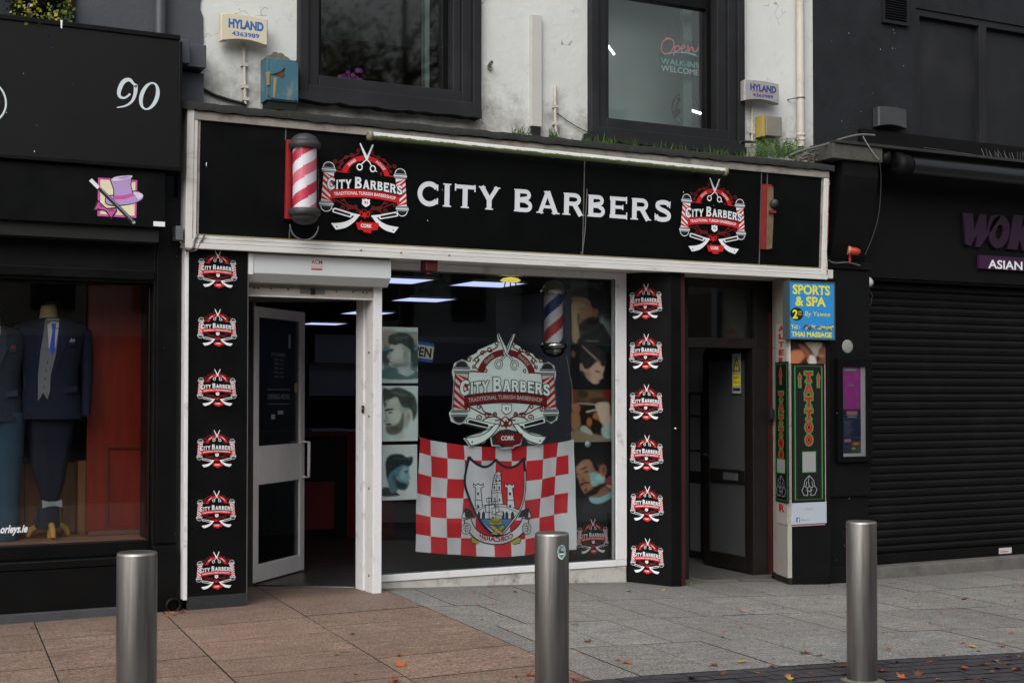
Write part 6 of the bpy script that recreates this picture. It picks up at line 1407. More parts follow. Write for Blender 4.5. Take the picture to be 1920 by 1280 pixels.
# vent grille and grey alarm
r_ = FY(9.96).rect(1655, -25, 1703, 42)
vg = thing('vent_grille', 'black louvred vent grille high on the charcoal wall', 'vent', (r_[0], 9.96, r_[2]))
fv = FY(9.96); m = MB(); m.ring(fv, r_, (r_[0]+.02, r_[1]-.02, r_[2]+.025, r_[3]-.02), -.03, .012, CHARB); m.build('frame', vg)
m = MB(); zc = r_[2]+.03
while zc < r_[3]-.03: m.fprism(Fr((r_[0]+.02, 0, 0), (0, 1, 0), (0, 0, 1)), [(9.955, zc), (9.955, zc+.004), (9.98, zc+.016), (9.98, zc+.012)], 0, r_[1]-r_[0]-.04, CHARB); zc += .024
m.build('louvres', vg)
def alarm(name, label, px0_, py0_, px1_, py1_, y, mt, txtm, num, sag=.12, extra=None, worn=False):
    f = FY(y); r = f.rect(px0_, py0_, px1_, py1_); w, h = r[1]-r[0], r[3]-r[2]; cx_ = (r[0]+r[1])/2
    t = thing(name, label, 'alarm box', (cx_, y, r[2]))
    m = MB(); n = 14
    low = [(r[0]+w*k/n, r[2]+h*sag*math.sin(math.pi*k/n)) for k in range(n+1)]
    top = [(r[1]-w*k/n, r[3]-h*.06*(abs(k/n-.5)*2)**3) for k in range(n+1)]
    ol = low+top
    rings = []
    for d, s_ in ((-.09, .96), (-.03, 1.0), (-.012, .99), (0, .94)):
        rings.append([f.P(cx_+(a-cx_)*s_, (r[2]+r[3])/2+(b-(r[2]+r[3])/2)*s_, d) for a, b in ol])
    m.loft(rings, mt, smooth=False); m.build('casing', t, bevel=.003)
    if txtm:
        A = Art(); A.text('HYLAND', cx_+w*.03, r[2]+h*.50, h*.30, txtm, width=w*.74, bold=.055); A.text(num, cx_+w*.02, r[2]+h*.23, h*.15, txtm, width=w*.58, bold=.03)
        if worn: A.rect(cx_-w*.3, r[2]+h*.43, cx_+w*.35, r[2]+h*.45, M('sticker red', C('#b23a40')))
        A.build('lettering', t, fr=f, d0=.0006)
    return t, r
alarm('alarm_box', 'dark grey alarm box with bird droppings on the charcoal wall', 1648, 197, 1701, 236, 9.88, M('grey alarm', C('#3b3e40'), .5, var=.2, vs=9, col2=C('#9a9d9b'), c2lo=.68, c2hi=.74, c2s=16), None, '')
# bird spikes along the ledge
bsx = thing('bird_spikes', 'row of thin steel bird spikes along the ledge over the shutter', 'bird spikes', tuple(FY(9.8).P(*FY(9.8).hit(1860, 268), 0)))
m = MB(); rp = random.Random(2); FBS = FY(9.75)
for px in range(1728, 2000, 5):
    s_, h_ = FBS.hit(px, 272); h_ = r_[2]*0+FY(9.62).rect(1562, 268, 1655, 296)[3]+.03
    tall = .10 if px > 1845 else .07
    if px < 1845 and px % 5: continue
    m.tube([FBS.P(s_, h_, 0), FBS.P(s_-.05+rp.uniform(-.02, .02), h_+tall*rp.uniform(.8, 1.1), rp.uniform(-.03, .05))], .0018, M('spike steel', C('#9a9a98'), .4, metal=.5), 4)
m.build('spikes', bsx)
m = MB(); s0_, _ = FBS.hit(1725, 270); h_ = FY(9.62).rect(1562, 268, 1655, 296)[3]+.032; m.fbox(FBS, s0_, s0_+6, h_, h_+.006, -.02, .02, GALV); m.tube([FBS.P(s0_+.05, h_+.05, 0), FBS.P(s0_+.95, h_+.02, .02)], .002, GALV, 4); m.build('strip', bsx)
# lamp, camera, plate on the pilaster
FPI = FY(9.81)
s_, h_ = FPI.hit(1602, 472, .06); lp2 = thing('warning_lamp', 'red domed warning lamp on the black pilaster', 'lamp', tuple(FPI.P(s_, h_)))
m = MB(); m.lathe([(.038, 0), (.038, .045), (.034, .07), (.025, .09), (.01, .097)], FPI.P(s_-.035, h_+.01, .04), M('faded red plastic', C('#a03226'), .35, var=.15, vs=8), 18, axis=(.8, -.5, -.15)); m.build('dome', lp2)
m = MB(); m.lathe([(.042, -.02), (.042, 0)], FPI.P(s_-.035, h_+.01, .04), M('orange base', C('#b8765a'), .5), 18, axis=(.8, -.5, -.15)); m.tube([FPI.P(s_-.03, h_-.02, .03), FPI.P(s_-.02, h_-.09, .02)], .012, M('faded red plastic', C('#b04a38')), 8); m.build('base', lp2)
FSD = Fr((ax1, 9.86, 0), (0, 1, 0), (0, 0, 1))
s_, h_ = FY(9.9).hit(1621, 527); cc = FY(9.9).P(s_, h_); cm_ = thing('security_camera', 'white dome security camera on the edge of the black pilaster', 'camera', tuple(cc))
m = MB(); m.lathe([(.05, 0), (.055, .02), (.05, .05), (.03, .08), (.006, .09)], cc, M('white plastic dome', C('#b9bcbd'), .4), 18, axis=(1, -.2, -.3)); m.build('dome', cm_)
m = MB(); m.tube([cc+Vector((.02, 0, -.03)), cc+Vector((.07, -.03, -.14)), cc+Vector((.05, -.03, -.22)), cc+Vector((.0, 0, -.28))], .006, RUBBER, 6); m.build('cable', cm_)
s_, h_ = FPI.hit(1594, 649, .02); pt2 = thing('round_plate', 'round pale metal plate screwed to the black pilaster', 'plate', tuple(FPI.P(s_, h_, .02)))
m = MB(); m.lathe([(.063, 0), (.062, .008), (.058, .01), (.001, .0101)], FPI.P(s_, h_, -.02), M('pale plate', C('#8b8b87'), .5, var=.12, vs=14), 30, axis=(0, -1, 0)); m.build('disc', pt2)
for k in range(4): m = MB(); a_ = R(45+90*k); m.lathe([(.004, 0), (.003, .003)], FPI.P(s_+.05*math.cos(a_), h_+.05*math.sin(a_), -.009), DARK, 8, axis=(0, -1, 0)); m.build('screw', pt2)
# menu case
r_ = FY(9.77).rect(1572, 672, 1636, 866); fm = FY(9.77); mc = thing('menu_case', 'black glazed menu case with purple and navy menu sheets', 'menu case', (r_[0], 9.77, r_[2]))
i_ = FY(9.77).rect(1581, 687, 1627, 856)
m = MB(); m.ring(fm, r_, i_, -.07, .0, BLK); m.fbox(fm, *r_, -.075, -.0705, BLK); m.build('frame', mc, bevel=.003)
m = MB(); m.fbox(fm, *i_, -.07, -.03, M('menu board', C('#dcdadc'), .6)); m.build('back_board', mc)
A = Art(); w_ = i_[1]-i_[0]; h_ = i_[3]-i_[2]; X_ = lambda u: i_[0]+w_*u; Y_ = lambda v: i_[3]-h_*v
rm = random.Random(8)
A.rect(X_(0), Y_(.475), X_(.8), Y_(0), M('menu purple', C('#bf3cac'), .45)); A.rect(X_(.02), Y_(.965), X_(.8), Y_(.475), M('menu navy', C('#232f55'), .5))
A.rect(X_(.12), Y_(.05), X_(.66), Y_(.015), GREYP); A.text('MENU', X_(.39), Y_(.045), .018, WHT, width=w_*.4)
mt_ = M('menu faint text', C('#a67da2'), .5); mt3 = M('menu grey text', C('#7b8596'), .5)
for k in range(34):
    v = .075+k*.0116
    if .15 < v < .24: continue
    A.rect(X_(.04), Y_(v+.004), X_(.04+rm.uniform(.15, .34)), Y_(v), mt_); A.rect(X_(.58), Y_(v+.004), X_(.58+rm.uniform(.06, .14)), Y_(v), GOLD if k % 5 == 0 else mt_)
A.stroke([(X_(.17), Y_(.16)), (X_(.6), Y_(.16)), (X_(.6), Y_(.235)), (X_(.17), Y_(.235))], .002, mt_, True); A.rect(X_(.22), Y_(.215), X_(.5), Y_(.205), GOLD); A.rect(X_(.22), Y_(.19), X_(.45), Y_(.18), mt_)
A.rect(X_(.2), Y_(.54), X_(.64), Y_(.495), M('menu pink', C('#b5818a'), .5)); A.rect(X_(.24), Y_(.565), X_(.6), Y_(.55), GREYP)
A.stroke([(X_(.05), Y_(.575)), (X_(.78), Y_(.575)), (X_(.78), Y_(.79)), (X_(.05), Y_(.79))], .003, SKYB, True)
for k in range(14): A.rect(X_(.09), Y_(.60+k*.0128+.004), X_(.09+rm.uniform(.2, .42)), Y_(.60+k*.0128), mt3)
A.rect(X_(.1), Y_(.84), X_(.36), Y_(.805), M('menu pink', C('#b5818a'), .5)); A.stroke([(X_(.06), Y_(.84)), (X_(.38), Y_(.84)), (X_(.38), Y_(.89)), (X_(.06), Y_(.89))], .002, SKYB, True); A.rect(X_(.4), Y_(.885), X_(.76), Y_(.835), M('menu orange', C('#a8492a'), .5)); A.rect(X_(.4), Y_(.955), X_(.76), Y_(.895), M('menu teal', C('#2c5560'), .5)); A.rect(X_(.4), Y_(.92), X_(.55), Y_(.9), GOLD); A.rect(X_(.5), Y_(.87), X_(.66), Y_(.85), GOLD)
A.build('menu_sheets', mc, fr=fm, d0=-.028)
m = MB(); m.fbox(fm, *i_, -.012, -.008, GLS); m.build('pane', mc)
s_, h_ = fm.hit(1629, 769); m = MB(); m.lathe([(.008, 0), (.007, .005)], fm.P(s_+.01, h_, .0005), CHROME, 12, axis=(0, -1, 0)); m.build('lock', mc)

# ---- signs on the stone pillar
FS1 = FY(9.70)
r_ = FS1.rect(1480, 527, 1564, 634)
bs1 = thing('massage_sign', 'blue sign reading SPORTS & SPA and THAI MASSAGE in yellow', 'sign', tuple(FS1.P((r_[0]+r_[1])/2, r_[2])))
m = MB(); m.fbox(FS1, *r_, -.08, 0, BLUE); m.build('panel', bs1)
m = MB(); m.ring(FS1, (r_[0]-.008, r_[1]+.008, r_[2]-.008, r_[3]+.008), (r_[0]+.002, r_[1]-.002, r_[2]+.003, r_[3]-.003), -.085, .006, M('sign edge', C('#3f4a4c'), .5)); m.build('edge_frame', bs1)
A = Art(); w_, h_ = r_[1]-r_[0], r_[3]-r_[2]; X_ = lambda u: r_[0]+w_*u; Y_ = lambda v: r_[3]-h_*v
YT = M('sign yellow', C('#d9d33a'), .5)
A.text('SPORTS', X_(.49), Y_(.215), h_*.165, YT, width=w_*.83, bold=.035); A.text('& SPA', X_(.47), Y_(.42), h_*.165, YT, width=w_*.68, bold=.035)
A.ell(X_(.16), Y_(.57), w_*.142, h_*.115, INK, 26); A.text('2', X_(.125), Y_(.645), h_*.15, YT, width=w_*.115, bold=.04); A.text('nd', X_(.225), Y_(.55), h_*.05, YT, width=w_*.07); A.text('floor', X_(.235), Y_(.59), h_*.035, YT, width=w_*.09)
A.text('By Yawee', X_(.62), Y_(.60), h_*.09, YT, width=w_*.56, slant=.18)
A.text('Tel :', X_(.13), Y_(.835), h_*.075, YT, width=w_*.19, bold=.02); A.text('THAI MASSAGE', X_(.49), Y_(.965), h_*.085, YT, width=w_*.9, bold=.035)
rm = random.Random(4); sc_ = [M('scratch dark', C('#4d4a47'), .7), M('scratch pale', C('#b6b2ac'), .7)]
for k in range(46): u = rm.uniform(.27, .93); v = rm.gauss(.80, .018); A.stroke([(X_(u), Y_(v)), (X_(u+rm.uniform(.02, .1)), Y_(v+rm.uniform(-.015, .015)))], h_*rm.uniform(.012, .035), sc_[rm.random() < .35])
A.text('0 1016', X_(.8), Y_(.835), h_*.07, YT, width=w_*.27)
A.build('lettering', bs1, fr=FS1, d0=.0012)
# nail bar photo
FS2 = FY(9.765); r_ = FS2.rect(1482, 640, 1547, 681)
np_ = thing('nail_poster', 'photo poster of hands having nails painted above the tattoo board', 'poster', tuple(FS2.P((r_[0]+r_[1])/2, r_[2])))
m = MB(); m.fbox(FS2, *r_, -.012, -.001, WHT); m.build('card', np_)
p = Paint(0, 0, 250, 160, 44, C('#2a1a14'), 9)
p.fill([(0, 80), (60, 60), (110, 90), (60, 160), (0, 160)], '#a86b48', 10); p.fill([(60, 20), (110, 40), (150, 90), (170, 140), (140, 145), (100, 100)], '#7a4a33', 8); p.fill([(110, 0), (220, 0), (215, 60), (180, 110), (150, 60)], '#8f8b88', 10); p.blob(175, 25, 20, 30, '#a8935e', .8); p.fill([(140, 100), (175, 110), (185, 160), (130, 160)], '#b8b4b0', 8); p.fill([(200, 60), (250, 40), (250, 160), (190, 160), (215, 120)], '#6e4330', 8); p.blob(222, 100, 22, 14, '#97644a', .8); p.blob(130, 135, 14, 8, '#c08a6a', .8)
p.build('photo_print', np_, FS2, 0, r_)
# tattoo boards
TG, TR = M('tattoo green', C('#357f3e'), .5), M('tattoo red', C('#a01e22'), .5)
TB = M('tattoo black', C('#0e1110'), .45)
def tattoo(label, fr, r, d, narrow, side):
    t = thing('tattoo_sign', label, 'sign', tuple(fr.P((r[0]+r[1])/2, r[2], d)), 'tattoo signs on the pillar')
    m = MB(); m.fbox(fr, *r, d-.012, d, TB); m.build('board', t)
    A = Art(); w, h = r[1]-r[0], r[3]-r[2]; X = lambda u: r[0]+w*u; Y = lambda v: r[3]-h*v
    i = .08 if not narrow else .05; g = .010 if not narrow else .012
    A.stroke([(X(i), Y(.015)), (X(1-i), Y(.015)), (X(1-i), Y(.985)), (X(i), Y(.985))], g, TG, True)
    lw = w*(.25 if not narrow else .40); lh = h*.075 if not narrow else h*.062; y0 = .055 if not narrow else .215; st = .092 if not narrow else .0835
    cx = X(.5)
    for k, ch in enumerate('TATTOO'):
        yb = Y(y0+st*k)-lh
        for rnd, mt in ((0, TG), (1, TB if False else TR)):
            gr = (.022 if not narrow else .026) if rnd == 0 else .0
            if ch == 'T': S_ = [([(cx-lw/2, yb+lh*.86), (cx+lw/2, yb+lh*.86)], lh*.28), ([(cx, yb), (cx, yb+lh)], lw*.36), ([(cx-lw*.36, yb+lh*.06), (cx+lw*.36, yb+lh*.06)], lh*.14)]
            elif ch == 'A': S_ = [([(cx-lw*.42, yb), (cx-lw*.04, yb+lh)], lw*.26), ([(cx+lw*.42, yb), (cx+lw*.04, yb+lh)], lw*.26), ([(cx-lw*.2, yb+lh*.3), (cx+lw*.2, yb+lh*.3)], lh*.16)]
            else: S_ = [([(cx+lw*.33*math.cos(q), yb+lh*.5+lh*.38*math.sin(q)) for q in [2*math.pi*n/18 for n in range(18)]], lw*.3)]
            for pts, wd in S_:
                if len(pts) == 2 and rnd == 0:
                    (ax, ay), (bx, by) = pts; L = math.hypot(bx-ax, by-ay); e = gr*.5; pts = [(ax-(bx-ax)/L*e, ay-(by-ay)/L*e), (bx+(bx-ax)/L*e, by+(by-ay)/L*e)]
                A.stroke(pts, wd+gr, mt, closed=len(pts) > 2)
            if ch == 'O' and rnd == 1: A.ell(cx, yb+lh*.5, lw*.13, lh*.2, TB, 12)
    def arrow(u, v0, v1, ww):
        for g_, mt in ((.012, TG), (0, TR)):
            A.poly([(X(u)-ww*.35-g_, Y(v1)-g_), (X(u)+ww*.35+g_, Y(v1)-g_), (X(u)+ww*.35+g_, Y(v0)-ww*1.6), (X(u)+ww+g_, Y(v0)-ww*1.6-g_), (X(u), Y(v0)+g_*1.5), (X(u)-ww-g_, Y(v0)-ww*1.6-g_), (X(u)-ww*.35-g_, Y(v0)-ww*1.6)], mt)
    if narrow: arrow(.5, .035, .155, .05)
    else: arrow(.22, .07, .165, .024); arrow(.80, .07, .165, .024)
    q0, q1 = (.635, .79) if not narrow else (.69, .795)
    qa, qb = (.28, .72) if not narrow else (.17, .83)
    A.rect(X(qa), Y(q1), X(qb), Y(q0), TG); A.rect(X(qa)+.008, Y(q1)+.008, X(qb)-.008, Y(q0)-.008, M('blank card', C('#8b8d8d'), .6))
    LN = M('tattoo line grey', C('#8b9293'), .5)
    v0 = .81; H = .15
    for pts in ([(.5, 0), (.36, .25), (.34, .5), (.45, .62), (.5, .5), (.55, .62), (.66, .5), (.64, .25), (.5, 0)], [(.34, .5), (.27, .7), (.33, .95), (.45, .98), (.45, .62)], [(.66, .5), (.74, .7), (.67, .95), (.55, .98), (.55, .62)], [(.5, .06), (.47, .3), (.5, .5)], [(.40, .7), (.5, .78), (.6, .7)], [(.42, .3), (.40, .5)], [(.58, .3), (.6, .5)]):
        k = 1.0 if not narrow else 1.6
        A.stroke([(X(.5+(a-.5)*k), Y(v0+b*H)) for a, b in pts], .007, LN)
    A.build('lettering', t, fr=fr, d0=d+.0006)
r_ = FS2.rect(1486, 682, 1546, 941)
tattoo('wide black TATTOO board on the front of the pillar', FS2, r_, .0, False, 0)
s0_, h1_ = FQ.hit(1454, 679, .03); s1_, _ = FQ.hit(1478, 800, .03); _, h0_ = FQ.hit(1454, 938, .03)
tattoo('narrow black TATTOO strip with one red arrow on the stone side of the pillar', FQ, (s0_, s1_, h0_, h1_), .036, True, 0)
r_ = FS2.rect(1485, 943, 1550, 983); wb = thing('white_notice', 'white notice sheet with small blue square under the wide tattoo board', 'notice', tuple(FS2.P((r_[0]+r_[1])/2, r_[2])))
m = MB(); m.fbox(FS2, r_[0], r_[1], r_[2], r_[3], -.012, -.001, M('notice white2', C('#a9b2bd'), .5)); m.build('sheet', wb)
m = MB(); rt_ = FS2.rect(1485, 660, 1550, 990); m.fbox(FS2, r_[1]-.006, r_[1]+.004, r_[2]-.01, FS2.hit(1547, 650)[1], -.03, -.013, M('pink edge', C('#b98d92'), .5)); m.fbox(FS2, r_[0]-.012, r_[0]-.004, r_[2]-.01, FS2.hit(1485, 645)[1], -.03, -.013, GREYP); m.fbox(FS2, r_[0]-.002, r_[1]-.008, r_[2]-.02, r_[2]-.001, -.03, -.013, M('pink edge', C('#b98d92'), .5)); m.build('edge_strip', wb)
A = Art(); w_ = r_[1]-r_[0]; h_ = r_[3]-r_[2]; A.text('REFILLS', r_[0]+w_*.5, r_[2]+h_*.66, h_*.09, GREYP, width=w_*.24); A.rect(r_[0]+w_*.12, r_[2]+h_*.10, r_[0]+w_*.22, r_[2]+h_*.32, ROYAL); A.text('f', r_[0]+w_*.18, r_[2]+h_*.10, h_*.18, WHT, bold=.04); A.text('nailsbytown', r_[0]+w_*.25, r_[2]+h_*.17, h_*.09, GREYP, width=w_*.24, align='l'); A.build('lettering', wb, fr=FS2, d0=.0004)
# upright ALTERATIONS strip behind the narrow board
s0_, h1_ = FQ.hit(1455, 608, .025); s1_, _ = FQ.hit(1476, 800, .025); _, h0_ = FQ.hit(1455, 978, .025)
al = thing('alterations_sign', 'upright white strip reading ALTERATIONS in red on the stone pillar', 'sign', tuple(FQ.P((s0_+s1_)/2, h0_, .025)))
m = MB(); m.fbox(FQ, s0_, s1_, h0_, h1_, .0225, .026, M('strip white', C('#a8a29d'), .55, var=.08, vs=5)); m.build('strip', al)
A = Art(); L_ = 'ALTERATIONS & REPAIR'; st = (h1_-h0_)/len(L_)
step = (h1_-FQ.hit(1455, 678, .025)[1])/4.75
k = 0; zc_ = h1_-step*.15
for ch in 'ALTERA': A.text(ch, (s0_+s1_)/2, zc_-step*.78, step*.68, M('sign red', C('#a81c22'), .5), width=(s1_-s0_)*.48, bold=.05); zc_ -= step
A.text('R', (s0_+s1_)/2, FQ.hit(1462, 957, .025)[1], step*.9, M('sign red', C('#a81c22'), .5), width=(s1_-s0_)*.55, bold=.05)
A.build('lettering', al, fr=FQ, d0=.0266)
m = MB(); s_, h_ = FQ.hit(1450, 776, .02); m.fbox(FQ, s_-.03, s_+.03, h_-.05, h_+.05, .02, .06, DARK); tag(m.build('entry_box', bevel=.004), 'small black box on the stone pillar edge', 'box')

# flecks of white paint and droppings on the dark walls
rk = random.Random(77)
def flecks(name, parent, fr, x0, y0, x1, y1, n, d):
    A = Art()
    for k in range(n):
        s_, h_ = fr.hit(rk.uniform(x0, x1), rk.uniform(y0, y1), d); r = rk.choice([.0018, .0022, .003, .005])
        A.poly([(s_+r*rk.uniform(.5, 1)*math.cos(t), h_+r*rk.uniform(.6, 1.8)*math.sin(t)) for t in [2*math.pi*q/6 for q in range(6)]], GREYP if k % 3 else WHT)
    o = A.build(name, parent, fr=fr, d0=d, eps=.00002); tag(o, kind='stuff')
flecks('paint_flecks', rb, FRW, 1535, 20, 1715, 240, 18, .0006)
flecks('paint_flecks', rb, FPI, 1562, 520, 1625, 1050, 7, .0505)
flecks('paint_flecks', s9, FA, 10, 60, 330, 290, 6, .0008)
flecks('paint_flecks', sg, FS, 380, 240, 1535, 420, 10, -.0168)
flecks('paint_flecks', lb, FY(9.845), 290, 450, 335, 1000, 4, .0006)
# ------------------------------------------------------------------ things fixed to the white wall
CREAM = M('cream plastic', C('#c9c2ac'), .4, var=.06, vs=5, col2=C('#a79d86'), c2lo=.6, c2hi=.8, c2s=6)
WORN = M('weathered plastic', C('#979595'), .5, var=.12, vs=6, col2=C('#7d7a78'), c2lo=.5, c2hi=.75, c2s=9)
BT, BT2 = M('alarm blue', C('#2f5f9e'), .5), M('alarm indigo', C('#323f78'), .5)
alarm('alarm_box', 'cream HYLAND alarm box with blue lettering above the blue metal box', 414, 22, 503, 76, 9.86, CREAM, BT, '4363989')
alarm('alarm_box', 'weathered grey HYLAND alarm box right of the second upper window', 1396, 147, 1462, 188, 9.86, WORN, BT2, '4363989', worn=True)
def conduit(label, pts, r=.011, clips=(), mt=WPIPE, y=9.98, cat='conduit', name='conduit'):
    f = FY(y); P = [f.P(*f.hit(*p)) for p in pts]; m = MB(); m.tube(P, r, mt, 10)
    for c in clips: q = f.P(*f.hit(*c)); m.box(q.x-r*1.9, q.x+r*1.9, y-r*1.25, y+.02, q.z-.012, q.z+.012, mt)
    return tag(m.build(name), label, cat)
conduit('thin white conduit running down from the cream alarm box', [(457, 80), (458, 120), (459, 160), (460, 196)], .013, [(458, 122), (459, 163), (460, 186)])
conduit('thin white conduit with bent foot between the two upper windows', [(1041, 162), (1041, 220), (1042, 240), (1046, 256)], .012, [(1041, 200), (1041, 232)])
conduit('thin white conduit running down from the weathered alarm box', [(1410, 200), (1410, 240), (1410, 270)], .011, [(1410, 248)])
conduit('loose dark wire drooping beside the bent conduit', [(1041, 210), (1062, 226), (1085, 240), (1110, 252)], .004, mt=RUBBER, cat='wire', name='wire')
conduit('black cable curving down from the grey box end to the fascia', [(346, 120), (352, 145), (372, 162), (400, 178), (430, 188), (462, 196)], .012, mt=RUBBER, cat='cable', name='cable')
m = MB(); f = FY(9.955); r_ = f.rect(997, 27, 1016, 236); m.box(r_[0], r_[1], 9.955, 10, r_[2], r_[3], M('white trunking', C('#b8b6b1'), .5, var=.05, vs=3)); m.box(r_[0]+.008, r_[1]-.008, 9.96, 10, r_[2]-.08, r_[2]-.003, DARK)
tag(m.build('cable_trunking', bevel=.003), 'white vertical cable trunking between the two upper windows', 'trunking')
m = MB(); f = FY(9.9); p = f.P(*f.hit(922, 117)); q2 = FWL.P(*FWL.hit(917, 126)); m.tube([q2+Vector((0, .02, 0)), p], .016, GALV, 12); m.lathe([(.026, 0), (.026, .02)], q2, WPIPE, 12, axis=(0, -1, 0)); m.lathe([(.009, 0), (.008, .003)], p, DARK, 10, axis=(p-q2)); tag(m.build('overflow_pipe'), 'short grey overflow pipe stub on the white wall', 'pipe')
# blue metal box, rusted through
BLM = M('faded blue metal', C('#376272'), .5, var=.16, vs=6, col2=C('#7f7f70'), c2lo=.56, c2hi=.74, c2s=9, stretch=(1, 1, .45))
f = FY(9.82); r_ = f.rect(500, 107, 560, 187); jb_ = thing('metal_cabinet', 'faded blue metal box with rusty hole and streaks on the fascia ledge', 'metal box', (r_[0], 9.82, r_[2]))
m = MB(); m.box(r_[0], r_[1], 9.825, 9.985, r_[2], r_[3]-.0, BLM); m.build('cabinet', jb_, bevel=.006)
m = MB(); m.box(r_[0]+.03, r_[1]-.004, 9.815, 9.8245, r_[2]+.01, r_[3]-.03, BLM); m.build('door', jb_, bevel=.004)
RU = M('rust brown', C('#5a3420'), .9, var=.3, vs=20); RS = M('rust streak', C('#8c7a52'), .8, var=.2, vs=9, stretch=(6, 1, .5))
A = Art(); b8 = lambda pts: [f.hit(360+x*220/1280, y*220/1280, .006) for x, y in pts]
A.poly(b8([(805, 790), (850, 780), (845, 930), (812, 930)]), RS); A.poly(b8([(890, 840), (925, 850), (905, 1060), (880, 1060)]), RS)
A.poly(b8([(850, 815), (930, 795), (975, 775), (1000, 745), (1022, 748), (1000, 790), (1015, 830), (985, 860), (935, 830), (890, 822)]), DARK); A.poly(b8([(925, 818), (995, 780), (1010, 830), (985, 858), (940, 835)]), RU)
for x_, y_ in ((1145, 665), (835, 1050), (1130, 1090)): A.ell(*b8([(x_, y_)])[0], .008, .008, RU, 10)
A.build('rust_hole', jb_, fr=f, d0=.0062)
m = MB(); rr = random.Random(2); tp = [(r_[0]+(r_[1]-r_[0])*.75*k/14, r_[3]+.005+.05*math.sin(math.pi*k/14)*rr.uniform(.5, 1.1)) for k in range(15)]; m.fprism(f, tp+[(r_[0]+(r_[1]-r_[0])*.75, r_[3]-.01), (r_[0], r_[3]-.01)], -.16, -.01, M('mortar', C('#5b5750'), .9)); m.build('mortar_cap', jb_)
m = MB(); m.box(r_[0]+.02, r_[1]-.01, 9.84, 9.985, r_[2]-.06, r_[2]-.002, DARK); m.build('stand', jb_)
# fluorescent batten above the lettering
sl0 = FS.P(*FS.hit(690, 254, .10), .10); sl1 = FS.P(*FS.hit(1362, 322, .10), .10); dv = (sl1-sl0).normalized(); LN_ = (sl1-sl0).length
tl = thing('strip_light', 'long white strip light with green algae underneath on the fascia', 'strip light', tuple((sl0+sl1)/2))
TUB = M('algae white tube', C('#c6c7c4'), .35, var=.06, vs=5)
n_ = TUB.node_tree.nodes; l_ = TUB.node_tree.links; b_ = n_['Principled BSDF']; old = b_.inputs['Base Color'].links[0].from_socket
g_ = n_.new('ShaderNodeNewGeometry'); sx = n_.new('ShaderNodeSeparateXYZ'); l_.new(g_.outputs['Normal'], sx.inputs[0])
nz_ = n_.new('ShaderNodeTexNoise'); nz_.inputs['Scale'].default_value = 22; nz_.inputs['Detail'].default_value = 8; nz_.inputs['Roughness'].default_value = .75; l_.new(g_.outputs['Position'], nz_.inputs['Vector'])
m1 = n_.new('ShaderNodeMath'); m1.operation = 'MULTIPLY_ADD'; m1.inputs[1].default_value = 1.5; l_.new(nz_.outputs['Fac'], m1.inputs[0]); l_.new(sx.outputs['Z'], m1.inputs[2])
lt_ = n_.new('ShaderNodeMath'); lt_.operation = 'LESS_THAN'; lt_.inputs[1].default_value = .72; l_.new(m1.outputs[0], lt_.inputs[0])
mx_ = n_.new('ShaderNodeMix'); mx_.data_type = 'RGBA'; l_.new(lt_.outputs[0], mx_.inputs[0]); l_.new(old, mx_.inputs[6]); mx_.inputs[7].default_value = (*C('#56613c'), 1); l_.new(mx_.outputs[2], b_.inputs['Base Color'])
m = MB(); m.lathe([(.030, .0), (.030, LN_)], sl0, TUB, 20, axis=dv); m.build('tube_cover', tl)
for e_ in (sl0, sl1-dv*.03): m = MB(); m.lathe([(.02, -.003), (.037, 0), (.037, .03), (.02, .033)], e_, M('mossy cap', C('#7d7a66'), .7, var=.3, vs=20), 16, axis=dv); m.build('end_cap', tl)
for k in (.08, .5, .92): m = MB(); c_ = sl0+dv*LN_*k; m.box(c_.x-.012, c_.x+.012, c_.y, c_.y+.14, c_.z-.01, c_.z+.02, TRIMG); m.build('bracket', tl)
# cream drainpipe on the right
f = FY(9.93); xd = f.hit(1501, 140)[0]; zb_ = f.hit(1501, 275)[1]
dp2 = thing('drainpipe', 'cream drainpipe with collars at the right end of the white wall', 'drainpipe', (xd, 9.93, zb_))
m = MB(); m.lathe([(.036, 0), (.036, 2.4)], (xd, 9.93, zb_), WPIPE, 20); m.build('pipe', dp2)
for py in (262, 253): m = MB(); m.lathe([(.04, -.012), (.044, -.006), (.044, .006), (.04, .012)], (xd, 9.93, f.hit(1501, py)[1]), WPIPE, 20); m.build('collar', dp2)
z_ = f.hit(1501, 184)[1]; m = MB(); m.lathe([(.0375, -.008), (.041, -.006), (.041, .006), (.0375, .008)], (xd, 9.93, z_), GALV, 18); m.tube([(xd-.04, 9.93, z_), (xd-.09, 9.97, z_-.012), (xd-.1, 10.0, z_-.012)], .006, GALV, 6); m.build('pipe_clip', dp2)
# old security light
f = FY(9.86); r_ = f.rect(1437, 216, 1467, 254); sl_ = thing('flood_light', 'old grey box light with yellowed edge above the fern', 'light', (r_[0], 9.86, r_[2]))
m = MB(); m.box(r_[0], r_[1], 9.862, 9.97, r_[2], r_[3], M('grey lens', C('#7b786f'), .3, var=.12, vs=6)); m.build('housing', sl_, bevel=.008); m = MB(); m.box(r_[0]-.028, r_[0]-.001, 9.88, 9.99, r_[2]-.005, r_[3]+.004, M('yellowed plastic', C('#a8924a'), .5)); m.build('side_plate', sl_, bevel=.003)
